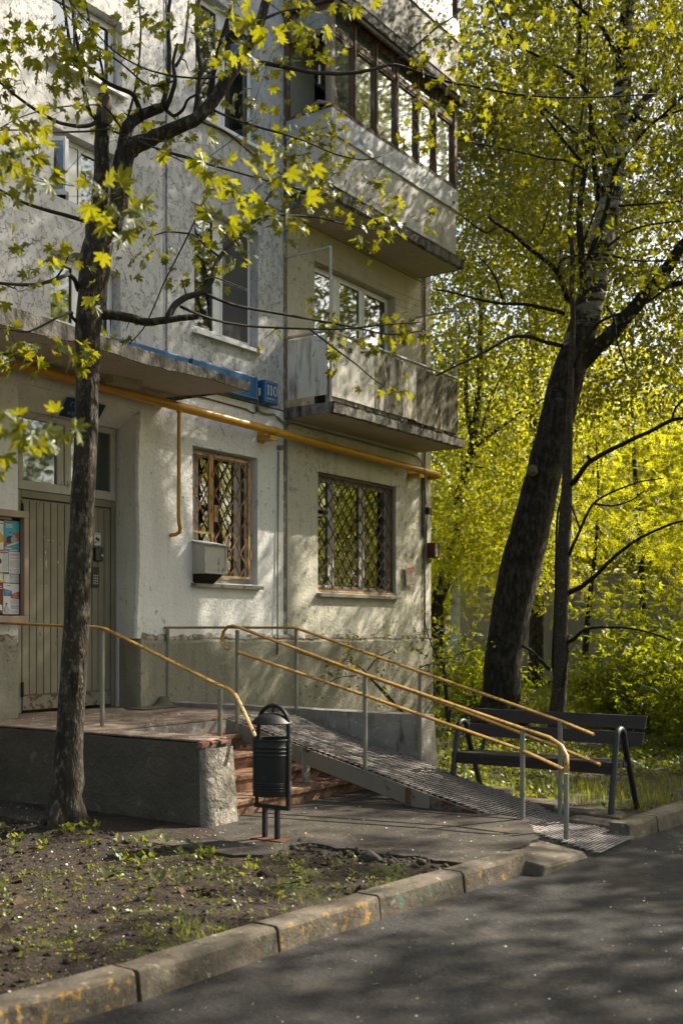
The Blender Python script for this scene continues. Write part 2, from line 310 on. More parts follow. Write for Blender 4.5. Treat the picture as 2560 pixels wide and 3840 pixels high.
class MB:
    def __init__(s): s.V = []; s.F = []
    def add(s, V, F):
        b = len(s.V); s.V += [tuple(v) for v in V]; s.F += [tuple(i + b for i in f) for f in F]; return s
    def box(s, s0, s1, o0, o1, z0, z1):
        V = [P(a, b, c) for c in (z0, z1) for b in (o0, o1) for a in (s0, s1)]
        return s.add(V, [(0, 1, 3, 2), (4, 6, 7, 5), (0, 4, 5, 1), (2, 3, 7, 6), (0, 2, 6, 4), (1, 5, 7, 3)])
    def hexa(s, bot, top):
        """bot, top: four (s,o,z) corners each, same winding"""
        V = [P(*p) for p in bot] + [P(*p) for p in top]
        return s.add(V, [(3, 2, 1, 0), (4, 5, 6, 7), (0, 1, 5, 4), (1, 2, 6, 5), (2, 3, 7, 6), (3, 0, 4, 7)])
    def quad(s, a, b, c, d): return s.add([P(*a), P(*b), P(*c), P(*d)], [(0, 1, 2, 3)])
    def bar(s, a, b, w, h, up=(0, 0, 1)):
        """square bar from a to b (s,o,z), width w, height h"""
        A = Vector(P(*a)); B = Vector(P(*b)); d = (B - A).normalized(); u = Vector(up)
        if abs(d.dot(u)) > .95: u = Vector((1, 0, 0))
        x = d.cross(u).normalized(); y = x.cross(d).normalized()
        V = [q + x * i * w / 2 + y * j * h / 2 for q in (A, B) for (i, j) in ((-1, -1), (1, -1), (1, 1), (-1, 1))]
        return s.add(V, [(3, 2, 1, 0), (4, 5, 6, 7), (0, 1, 5, 4), (1, 2, 6, 5), (2, 3, 7, 6), (3, 0, 4, 7)])
    def tube(s, pts, rad, n=8, cap=True):
        """pts (s,o,z) list, rad one value or a list"""
        q = [Vector(P(*p)) for p in pts]; m = len(q)
        if not hasattr(rad, '__len__'): rad = [rad] * m
        t0 = (q[1] - q[0]).normalized()
        u = t0.cross(Vector((0, 0, 1)))
        if u.length < .1: u = t0.cross(Vector((1, 0, 0)))
        u.normalize(); V = []; F = []
        for i in range(m):
            t = (q[min(i + 1, m - 1)] - q[max(i - 1, 0)]).normalized()
            u = (u - t * u.dot(t)).normalized(); w = t.cross(u)
            for j in range(n):
                a = 2 * math.pi * j / n
                V.append(q[i] + (u * math.cos(a) + w * math.sin(a)) * rad[i])
        for i in range(m - 1):
            for j in range(n):
                k = (j + 1) % n
                F.append((i * n + j, i * n + k, (i + 1) * n + k, (i + 1) * n + j))
        if cap:
            F.append(tuple(range(n - 1, -1, -1))); F.append(tuple(range((m - 1) * n, m * n)))
        return s.add(V, F)
    def lathe(s, c, prof, n=24):
        """c (s,o), prof [(radius, z)]"""
        V = []; F = []
        for r, z in prof:
            for j in range(n):
                a = 2 * math.pi * j / n
                V.append(P(c[0] + r * math.cos(a), c[1] + r * math.sin(a), z))
        for i in range(len(prof) - 1):
            for j in range(n):
                k = (j + 1) % n; F.append((i * n + j, i * n + k, (i + 1) * n + k, (i + 1) * n + j))
        return s.add(V, F)

ORG = {}
def tag(o, label=None, cat=None, group=None, kind=None):
    if label: o['label'] = label
    if cat: o['category'] = cat
    if group: o['group'] = group
    if kind: o['kind'] = kind
    return o
def place(o, world_loc, parent):
    ORG[o.name] = Vector(world_loc)
    if parent is not None:
        o.parent = parent; o.location = Vector(world_loc) - ORG[parent.name]
    else: o.location = world_loc
    COL.objects.link(o); return o
def thing(name, label, cat, at, group=None):
    o = bpy.data.objects.new(name, None); o.empty_display_size = .2
    place(o, P(*at), None); return tag(o, label, cat, group)
def from_np(name, V, F, mat, parent=None, smooth=False, at=None, recentre=True):
    """V (n,3) array in world metres, F (m,k) int array or list of tuples"""
    V = np.asarray(V, dtype=np.float64)
    if at is None: at = V.mean(0) if len(V) else np.zeros(3)
    me = bpy.data.meshes.new(name)
    if isinstance(F, np.ndarray):
        k = F.shape[1]; me.vertices.add(len(V)); me.loops.add(F.size); me.polygons.add(len(F))
        me.vertices.foreach_set('co', (V - at).astype(np.float32).ravel())
        me.loops.foreach_set('vertex_index', F.astype(np.int32).ravel())
        me.polygons.foreach_set('loop_start', np.arange(0, F.size, k, dtype=np.int32))
        me.update(calc_edges=True)
    else:
        me.from_pydata((V - at).tolist(), [], F); me.update()
    if smooth:
        me.polygons.foreach_set('use_smooth', np.ones(len(me.polygons), dtype=bool))
    me.materials.append(MAT[mat] if isinstance(mat, str) else mat)
    o = bpy.data.objects.new(name, me)
    return place(o, at, parent)
def build(name, mb, mat, parent=None, smooth=False, bevel=0., label=None, sharp=35):
    V = np.array(mb.V)
    o = from_np(name, V, mb.F, mat, parent, smooth, (V.min(0) + V.max(0)) / 2)
    if bevel:
        b = o.modifiers.new('soft_edges', 'BEVEL'); b.width = bevel; b.segments = 2; b.limit_method = 'ANGLE'; b.angle_limit = R(40)
    if smooth == 'angle':
        o.data.set_sharp_from_angle(angle=R(sharp))
    if label: o['label'] = label
    return o
def clone(o, parent, world_loc):
    c = o.copy(); c.location = Vector(world_loc) - (ORG[parent.name] if parent else Vector()); c.parent = parent
    COL.objects.link(c); ORG[c.name] = Vector(world_loc); return c
def structure(name, mb, mat, smooth=False, bevel=0.):
    return tag(build(name, mb, mat, None, smooth, bevel), kind='structure')
def lettering(name, text, size, at, right, up, mat, parent, depth=.002, align='CENTER', squash=1.0, label=None):
    """flat raised letters; at (s,o,z) = centre of the baseline, right/up world vectors"""
    cu = bpy.data.curves.new(name, 'FONT'); cu.body = text; cu.size = size; cu.align_x = align; cu.extrude = depth / 2
    cu.resolution_u = 2
    to = bpy.data.objects.new(name, cu); COL.objects.link(to)
    dg = bpy.context.evaluated_depsgraph_get(); dg.update()
    me = bpy.data.meshes.new_from_object(to.evaluated_get(dg))
    bpy.data.objects.remove(to); bpy.data.curves.remove(cu)
    n = len(me.vertices); co = np.empty(n * 3); me.vertices.foreach_get('co', co); co = co.reshape(-1, 3)
    r = np.array(Vector(right).normalized()); u = np.array(Vector(up).normalized()); w = np.cross(r, u)
    W = np.array(P(*at)) + co[:, :1] * squash * r + co[:, 1:2] * u + co[:, 2:] * w
    F = [tuple(p.vertices) for p in me.polygons]; bpy.data.meshes.remove(me)
    o = from_np(name, W, F, mat, parent)
    if label: o['label'] = label
    return o
MAT['rustbeam'] = rustpaint('rusted_ramp_beam', (.14, .12, .095), (.11, .035, .02), .75, 5, (1, 1, 1), .85)
MAT['rustcase'] = rustpaint('brown_lamp_case', (.10, .03, .02), (.05, .03, .025), .4, 20)
MAT['brick'] = surf('red_brick', (.20, .068, .05), (.14, .06, .05), 12, .9, .6, 50, .006, [((.36, .30, .26), 9, .56, .66)])
MAT['sign_line'] = surf('pale_sign_line', (.40, .40, .36), (.34, .34, .30), 9, .5, .02)
MAT['bark_slim'] = surf('thin_tree_bark', (.055, .044, .032), (.026, .021, .016), 18, .92, .8, 40, .015, [((.10, .085, .06), 30, .55, .62)], stretch=(1, 1, .4))
MAT['panel_side'] = plaster('streaked_white_side_sheet', (.80, .77, .71), (.6, .57, .52), (.15, .13, .10), .12, .3, .9, (.22, .185, .13), .2, 13.)  # whiter than the front sheets to brighten the side turned from the sun
# measured limb courses in metres: (along wall, out from wall, height, radius)
TRUNK=[(6.0,2.38,0.09,0.1662),(6.01,2.4,0.21,0.1385),(6.02,2.42,0.48,0.1177),(6.03,2.42,0.86,0.1073),(6.04,2.45,1.31,0.1039),(6.06,2.47,1.73,0.1004),(6.08,2.5,2.56,0.0952),(6.1,2.53,3.08,0.0918),(6.11,2.54,3.58,0.09),(6.11,2.54,4.08,0.0987),(6.13,2.57,4.36,0.1143),(6.15,2.6,4.67,0.1247),(6.17,2.63,4.92,0.1073)]
STEM_CUT=[(6.15,2.6,4.64,0.0762),(6.16,2.62,4.99,0.0658),(6.17,2.63,5.33,0.0606),(6.18,2.64,5.68,0.0589),(6.19,2.65,5.96,0.0554)]
LIMBS=[[(6.22,2.7,4.84,0.0589),(6.25,2.75,5.08,0.0727),(6.26,2.76,5.3,0.0762),(6.28,2.78,5.5,0.0796),(6.32,2.85,5.56,0.0693),(6.39,2.95,5.61,0.0589),(6.48,3.07,5.68,0.0537),(6.59,3.24,5.76,0.0519),(6.66,3.34,5.87,0.0502),(6.71,3.41,6.0,0.0502),(6.76,3.49,6.14,0.0485),(6.82,3.56,6.27,0.045),(6.87,3.63,6.45,0.0416),(6.9,3.69,6.6,0.0381),(6.93,3.73,6.81,0.0346)],[(6.27,2.77,5.51,0.0519),(6.29,2.78,5.68,0.0492),(6.33,2.81,5.76,0.0465),(6.39,2.87,5.83,0.0438),(6.45,2.93,5.87,0.0411),(6.5,2.98,5.9,0.0384)],[(6.27,2.77,5.53,0.0416),(6.25,2.81,5.63,0.0362),(6.23,2.85,5.71,0.0309)],[(6.5,2.98,5.9,0.0227),(6.55,2.98,6.06,0.021),(6.59,2.97,6.23,0.0194),(6.62,2.94,6.45,0.0177),(6.64,2.91,6.7,0.016),(6.68,2.9,6.92,0.0143)],[(6.51,3.0,5.87,0.0209),(6.53,3.06,6.0,0.0187),(6.52,3.11,6.1,0.0165),(6.49,3.1,6.22,0.0143),(6.5,3.15,6.36,0.0121)],[(6.52,3.01,5.87,0.0157),(6.52,3.09,5.8,0.0139),(6.52,3.19,5.83,0.0121),(6.5,3.25,5.89,0.0103),(6.51,3.34,5.91,0.0085)],[(6.61,3.23,5.77,0.0243),(6.67,3.21,6.01,0.0227),(6.73,3.19,6.22,0.0211),(6.76,3.13,6.45,0.0195),(6.79,3.08,6.63,0.0178),(6.85,3.06,6.89,0.0161),(6.9,3.03,7.02,0.0144)],[(6.67,3.31,5.86,0.0226),(6.65,3.37,6.05,0.0204),(6.63,3.44,6.2,0.0182),(6.62,3.51,6.37,0.016),(6.62,3.59,6.53,0.0139),(6.6,3.66,6.66,0.0118)],[(6.56,3.07,6.23,0.014),(6.69,3.03,6.39,0.0118),(6.81,2.96,6.68,0.0096),(6.92,2.88,6.98,0.0073)],[(6.37,2.88,5.82,0.0208),(6.3,2.88,5.93,0.0194),(6.24,2.89,5.94,0.018),(6.11,2.8,5.97,0.0166),(5.96,2.69,6.09,0.0152),(5.87,2.66,6.17,0.0139),(5.81,2.67,6.22,0.0125),(5.76,2.69,6.36,0.0112),(5.7,2.71,6.53,0.0099)],[(6.13,2.63,5.75,0.0207),(6.05,2.61,5.81,0.0189),(5.99,2.63,5.95,0.017),(5.93,2.66,6.12,0.0152),(5.87,2.67,6.32,0.0134),(5.81,2.69,6.53,0.0117)],[(6.17,2.68,5.97,0.0121),(6.12,2.7,6.14,0.0107),(6.05,2.69,6.31,0.0094),(6.0,2.69,6.44,0.0081),(5.94,2.69,6.63,0.0067)],[(6.3,2.79,5.77,0.0104),(6.37,2.81,6.03,0.0096),(6.41,2.81,6.26,0.0088),(6.45,2.8,6.57,0.0079),(6.46,2.75,6.86,0.0071)],[(6.13,2.63,5.74,0.0173),(5.97,2.68,5.62,0.0155),(5.75,2.65,5.57,0.0138),(5.55,2.67,5.56,0.0122),(5.34,2.65,5.61,0.0106),(5.16,2.68,5.64,0.0091),(5.0,2.75,5.61,0.0076)],[(6.19,2.71,5.68,0.0086),(5.91,2.73,5.55,0.0077),(5.62,2.73,5.44,0.0069),(5.31,2.7,5.35,0.006),(5.07,2.78,5.24,0.0052),(4.87,2.92,5.12,0.0045)],[(6.12,2.56,4.95,0.0173),(5.91,2.47,4.97,0.0154),(5.71,2.42,4.97,0.0135),(5.57,2.43,4.96,0.0116),(5.43,2.45,4.97,0.0098),(5.27,2.44,4.99,0.008)],[(6.07,2.48,4.41,0.019),(5.96,2.56,4.46,0.0176),(5.83,2.63,4.45,0.0162),(5.69,2.66,4.37,0.0148),(5.51,2.65,4.28,0.0135),(5.34,2.65,4.24,0.0122),(5.15,2.61,4.21,0.011)],[(6.06,2.47,4.16,0.0139),(5.92,2.56,4.16,0.0122),(5.82,2.7,4.15,0.0107),(5.63,2.73,4.05,0.0091),(5.4,2.69,3.89,0.0077),(5.2,2.69,3.88,0.0063)],[(6.16,2.61,4.22,0.0416),(6.26,2.71,4.22,0.0385),(6.35,2.79,4.2,0.0354),(6.44,2.86,4.18,0.0323),(6.54,2.97,4.2,0.0292),(6.63,3.05,4.23,0.0261),(6.74,3.15,4.25,0.0229)],[(6.55,2.98,4.2,0.0298),(6.65,2.97,4.35,0.0282),(6.76,3.0,4.44,0.0265),(6.9,3.07,4.5,0.0247),(7.0,3.07,4.62,0.0229),(7.07,3.04,4.77,0.0211),(7.15,3.02,4.87,0.0193),(7.26,3.04,5.0,0.0174),(7.39,3.1,5.15,0.0155),(7.52,3.14,5.31,0.0136),(7.64,3.19,5.54,0.0116),(7.75,3.21,5.71,0.0096)],[(6.99,3.16,4.8,0.0108),(6.89,3.09,4.88,0.0095),(6.81,3.04,4.96,0.0082),(6.7,2.96,4.96,0.0069),(6.61,2.9,4.95,0.0057),(6.51,2.83,4.89,0.0044)],[(7.34,3.14,5.13,0.0112),(7.63,3.1,5.35,0.0103),(7.99,3.17,5.45,0.0094),(8.33,3.2,5.53,0.0085),(8.69,3.27,5.55,0.0074),(9.11,3.42,5.58,0.0064)],[(6.84,3.12,4.47,0.0143),(7.14,3.18,4.43,0.0133),(7.45,3.24,4.45,0.0123),(7.77,3.34,4.46,0.0112),(8.07,3.39,4.48,0.01),(8.44,3.54,4.48,0.0088),(8.79,3.68,4.46,0.0076),(9.15,3.82,4.56,0.0062)],[(6.66,3.03,4.33,0.0124),(6.91,3.04,4.31,0.0116),(7.16,3.06,4.31,0.0108),(7.46,3.13,4.33,0.0099),(7.82,3.3,4.37,0.0091),(8.2,3.5,4.41,0.0081),(8.61,3.74,4.51,0.0071),(8.97,3.92,4.59,0.0061)],[(7.89,3.41,4.37,0.0096),(7.92,3.53,4.27,0.0086),(7.98,3.68,4.14,0.0076),(8.03,3.83,4.02,0.0066),(8.07,3.95,3.9,0.0057),(8.1,4.07,3.81,0.0047)],[(6.74,3.33,5.87,0.0105),(6.95,3.31,5.9,0.0099),(7.2,3.34,5.92,0.0093),(7.54,3.51,5.91,0.0087),(7.77,3.51,5.94,0.0081),(8.06,3.6,5.91,0.0074),(8.35,3.7,5.94,0.0067),(8.61,3.74,6.07,0.006)],[(6.81,3.52,6.24,0.0191),(7.01,3.59,6.3,0.0183),(7.26,3.72,6.31,0.0174),(7.48,3.81,6.34,0.0166),(7.72,3.93,6.4,0.0157),(7.96,4.06,6.5,0.0147),(8.16,4.12,6.62,0.0138),(8.4,4.26,6.59,0.0128),(8.65,4.4,6.57,0.0118),(8.91,4.54,6.6,0.0107),(9.22,4.76,6.59,0.0096),(9.58,5.06,6.62,0.0085),(9.95,5.37,6.69,0.0074),(10.32,5.69,6.78,0.0062)],[(8.15,4.13,6.62,0.0094),(8.35,4.25,6.82,0.0086),(8.53,4.33,7.02,0.0077),(8.7,4.41,7.17,0.0068),(8.87,4.47,7.35,0.0059)],[(6.47,2.94,5.57,0.0105),(6.7,2.98,5.58,0.0098),(6.95,3.04,5.59,0.0091),(7.19,3.1,5.6,0.0083),(7.46,3.19,5.6,0.0075),(7.76,3.34,5.59,0.0067),(8.07,3.49,5.55,0.0058)],[(6.66,3.22,5.8,0.0122),(6.83,3.15,5.85,0.011),(7.06,3.16,5.87,0.0098),(7.29,3.17,5.82,0.0085),(7.52,3.19,5.75,0.0072),(7.81,3.29,5.68,0.0058)],[(6.21,2.74,5.66,0.0086),(6.19,3.06,5.49,0.0076),(6.13,3.32,5.34,0.0066),(6.09,3.62,5.21,0.0056),(6.0,3.85,5.08,0.0047)],[(5.88,4.02,4.87,0.0069),(5.93,3.95,4.79,0.0066),(5.95,3.82,4.63,0.0064),(5.96,3.68,4.46,0.0061),(5.96,3.53,4.28,0.0058),(5.97,3.4,4.09,0.0055),(5.99,3.28,3.96,0.0052),(5.99,3.13,3.87,0.0049)],[(4.51,3.44,4.68,0.0055),(4.38,3.84,4.48,0.0044),(4.25,4.24,4.27,0.0033),(4.11,4.63,4.11,0.0024)],[(6.55,3.06,6.11,0.0087),(6.34,3.0,5.98,0.0079),(6.11,2.91,6.12,0.0071),(5.91,2.87,6.16,0.0063),(5.72,2.83,6.26,0.0056),(5.56,2.85,6.33,0.0048)],[(6.73,3.49,6.11,0.0086),(6.52,3.42,6.01,0.0079),(6.26,3.28,5.97,0.0073),(6.05,3.21,5.96,0.0066),(5.83,3.12,6.02,0.0059),(5.61,3.04,6.2,0.0053),(5.46,3.06,6.25,0.0047)],[(6.24,2.79,5.68,0.0069),(6.03,2.83,5.78,0.0061),(5.76,2.79,5.68,0.0053),(5.5,2.77,5.56,0.0045),(5.25,2.76,5.4,0.0038),(5.05,2.82,5.24,0.0031)],[(6.88,3.7,6.55,0.0121),(7.02,3.74,6.65,0.0105),(7.17,3.77,6.75,0.0088),(7.37,3.89,6.78,0.0071),(7.54,3.96,6.9,0.0054)]]
CLUSTERS=[(5.42,2.65,6.07,0.21,46),(5.65,2.81,6.25,0.2,42),(5.51,2.96,5.89,0.17,36),(5.73,3.1,6.01,0.18,26),(6.0,3.14,6.34,0.15,18),(5.25,2.75,5.65,0.14,20),(5.67,3.02,5.67,0.16,18),(5.29,2.99,5.29,0.13,14),(3.94,4.37,4.47,0.08,6),(3.66,4.68,4.1,0.1,20),(3.72,4.77,4.04,0.06,6),(4.89,3.11,4.58,0.11,10),(5.34,2.88,4.54,0.1,8),(5.58,2.88,4.46,0.1,8),(3.5,5.5,3.66,0.1,12),(3.68,5.41,3.64,0.06,6),(3.61,4.96,3.89,0.04,2),(4.8,4.75,4.56,0.06,5),(4.98,4.82,4.45,0.06,6),(4.41,5.76,4.02,0.11,14),(4.44,5.81,3.9,0.05,4),(4.87,5.02,4.11,0.11,13),(5.01,4.87,4.43,0.05,4),(5.07,4.95,5.07,0.12,9),(4.98,5.18,5.22,0.14,20),(6.53,3.54,6.35,0.19,20),(6.52,3.19,6.51,0.16,18),(6.38,2.99,6.08,0.17,16),(6.36,2.77,5.85,0.17,18),(6.51,3.0,5.71,0.16,16),(6.2,3.07,6.18,0.13,10),(6.82,3.1,6.16,0.17,14),(6.11,5.05,5.79,0.11,10),(7.55,3.62,6.78,0.2,16),(7.35,3.5,6.44,0.2,18),(7.19,3.8,6.71,0.16,16),(7.84,3.69,6.79,0.14,8),(7.12,3.36,6.17,0.18,14),(7.38,3.38,6.19,0.15,12),(8.11,3.21,6.25,0.15,20),(8.33,3.34,6.21,0.17,24),(8.01,3.23,5.97,0.18,26),(7.58,3.32,5.91,0.15,14),(8.29,3.28,5.89,0.2,30),(8.63,3.43,6.01,0.17,20),(7.99,3.2,5.65,0.2,24),(8.52,3.26,5.73,0.16,16),(8.83,3.54,5.81,0.14,14),(8.76,3.44,5.6,0.16,18),(9.01,3.62,5.64,0.16,18),(8.86,3.58,5.44,0.13,10),(9.13,3.8,5.64,0.09,6),(7.59,2.97,5.46,0.19,18),(7.74,3.19,5.27,0.13,8),(6.28,2.85,4.91,0.15,12),(6.53,2.85,4.77,0.17,20),(6.67,3.05,4.66,0.11,10),(6.78,3.04,4.87,0.14,16),(6.98,3.15,4.83,0.15,18),(7.14,3.2,4.98,0.15,14),(6.1,2.94,5.0,0.09,6),(7.1,3.14,4.65,0.13,8),(5.39,2.96,4.3,0.11,6),(5.53,3.17,4.08,0.09,4),(5.22,2.89,4.15,0.07,3),(5.23,2.73,3.8,0.13,14),(5.37,2.94,3.74,0.15,18),(5.57,3.04,3.79,0.1,8),(5.05,3.0,3.57,0.1,12),(6.22,2.76,4.08,0.12,8),(3.04,5.54,2.54,0.07,10),(3.02,5.51,2.46,0.04,3),(3.15,5.52,2.6,0.03,4),(7.82,3.13,4.35,0.09,5),(8.27,3.26,4.61,0.13,12),(8.35,3.38,4.45,0.16,20),(8.57,3.52,4.44,0.16,22),(8.77,3.63,4.57,0.14,18),(8.97,3.75,4.53,0.13,14),(9.2,3.9,4.52,0.14,12),(8.25,3.4,4.27,0.13,10),(8.14,3.6,4.02,0.07,4),(8.31,4.02,3.87,0.13,11),(8.2,3.86,3.81,0.07,3),(9.4,4.0,4.67,0.09,6),(8.51,4.3,6.8,0.21,20),(8.71,4.41,7.09,0.19,22),(8.62,4.28,6.51,0.19,22),(8.88,4.49,6.67,0.19,22),(8.84,4.77,7.04,0.12,7),(9.02,4.68,6.91,0.12,8),(9.13,4.67,6.57,0.16,16),(9.36,4.82,6.65,0.17,16),(9.54,4.91,6.78,0.13,12),(8.61,4.1,6.28,0.16,14),(8.68,4.2,6.08,0.16,12),(9.11,4.46,6.45,0.16,12),(8.48,4.09,6.51,0.14,8),(8.44,5.6,6.78,0.11,8),(8.54,4.88,7.06,0.11,10)]
BIRCH_TRUNK=[(15.0,1.73,0.11,0.3385),(15.0,1.73,0.44,0.2929),(15.01,1.75,1.09,0.2734),(15.06,1.82,1.74,0.2864),(15.17,1.98,2.59,0.306),(15.27,2.12,3.3,0.2864),(15.37,2.26,4.02,0.2604),(15.46,2.39,4.73,0.2539),(15.55,2.53,5.38,0.2539),(15.65,2.67,5.91,0.2278),(15.75,2.82,6.56,0.2083),(15.84,2.94,7.21,0.1888),(15.9,3.03,7.86,0.1758),(15.95,3.1,8.38,0.1627),(15.99,3.16,8.97,0.1497),(16.03,3.21,9.55,0.1367),(16.05,3.25,10.14,0.1237),(16.08,3.29,10.85,0.1074),(16.1,3.33,11.7,0.0911),(16.12,3.35,12.74,0.0651),(16.13,3.37,13.85,0.0391)]
BIRCH_LIMBS=[[(15.67,2.7,5.65,0.1237),(15.82,3.08,6.01,0.1143),(15.92,3.41,6.43,0.105),(16.01,3.71,6.73,0.0959),(16.05,3.96,7.08,0.0868),(16.17,4.3,7.55,0.0779),(16.36,4.74,8.01,0.069)],[(16.28,3.58,6.79,0.0521),(16.09,3.94,6.74,0.0424),(15.94,4.37,6.72,0.0332),(15.91,4.98,6.84,0.0243)],[(15.58,2.57,6.6,0.0456),(15.33,2.5,7.03,0.0408),(15.04,2.37,7.17,0.0361),(14.75,2.25,7.28,0.0316),(14.49,2.17,7.41,0.0271),(14.23,2.09,7.44,0.0227),(14.0,2.05,7.5,0.0184)],[(14.16,2.1,7.4,0.0185),(13.87,2.09,7.22,0.0152),(13.57,2.07,7.23,0.0119),(13.24,2.0,7.32,0.0088)],[(15.85,2.95,8.04,0.0456),(15.75,2.95,8.28,0.0421),(15.64,2.94,8.61,0.0387),(15.56,2.96,8.93,0.0353),(15.47,2.97,9.26,0.0319),(15.37,2.97,9.55,0.0286)],[(16.12,3.35,9.31,0.0716),(16.35,3.4,9.63,0.0644),(16.63,3.53,9.95,0.0571),(16.93,3.68,10.26,0.0496),(17.24,3.84,10.59,0.0419),(17.54,4.0,10.93,0.0341)],[(15.99,3.15,6.92,0.0391),(16.4,3.23,7.08,0.032),(16.82,3.31,7.25,0.0247),(17.28,3.44,7.38,0.0172)],[(15.54,2.51,6.43,0.0293),(15.15,2.42,6.42,0.0262),(14.72,2.26,6.42,0.0231),(14.26,2.07,6.34,0.0201),(13.84,1.93,6.33,0.0173),(13.47,1.87,6.32,0.0145),(13.06,1.75,6.3,0.0118)],[(15.55,2.53,5.94,0.0325),(15.16,2.42,5.92,0.0293),(14.79,2.33,5.95,0.0261),(14.39,2.21,5.89,0.0231),(14.03,2.14,5.68,0.0201),(13.64,2.03,5.46,0.0172),(13.29,1.97,5.3,0.0143),(12.89,1.84,5.09,0.0116)],[(13.84,2.34,6.26,0.018),(13.71,2.33,6.48,0.0149),(13.54,2.26,6.67,0.0118),(13.37,2.18,6.77,0.0088)],[(14.79,2.48,7.06,0.0157),(14.58,2.53,7.25,0.0134),(14.45,2.69,7.38,0.0112),(14.29,2.81,7.49,0.0091)],[(15.11,2.6,6.96,0.0191),(15.28,2.6,7.17,0.0171),(15.54,2.75,7.26,0.0151),(15.76,2.83,7.31,0.013)],[(15.94,3.1,7.94,0.0293),(15.66,3.0,8.36,0.0263),(15.39,2.94,8.76,0.0233),(15.11,2.85,8.91,0.0205),(14.7,2.58,9.16,0.0176),(14.31,2.35,9.3,0.0149),(13.94,2.13,9.51,0.0122)],[(16.01,3.19,8.92,0.026),(15.72,3.13,9.02,0.0209),(15.46,3.1,9.08,0.0159)],[(16.05,3.25,10.06,0.0423),(15.84,3.21,10.23,0.0363),(15.53,3.03,10.68,0.0304),(15.26,2.89,10.72,0.0245),(14.99,2.77,10.92,0.0188)],[(15.29,2.85,10.1,0.0286),(15.23,2.89,10.38,0.0253),(15.18,2.93,10.67,0.0221),(15.1,2.93,10.92,0.0188)],[(16.05,3.25,9.55,0.0293),(15.89,3.66,9.09,0.0233),(15.7,4.04,9.07,0.0176),(15.5,4.38,8.99,0.0122)]]
SLIM_TRUNK=[(14.36,2.91,0.23,0.1329),(14.38,2.94,0.77,0.1027),(14.39,2.96,1.5,0.0906),(14.41,2.99,2.28,0.0906),(14.43,3.01,3.19,0.0906),(14.45,3.04,4.03,0.0845),(14.46,3.06,4.76,0.0785),(14.47,3.08,5.36,0.0725),(14.49,3.1,5.97,0.0664),(14.48,3.08,6.45,0.0604),(14.49,3.1,6.93,0.0574),(14.46,3.05,7.29,0.0513),(14.48,3.09,7.9,0.0453),(14.52,3.15,8.44,0.0393),(14.57,3.22,8.99,0.0332),(14.59,3.25,9.53,0.0272),(14.61,3.27,10.19,0.0211),(14.64,3.32,10.92,0.0151)]
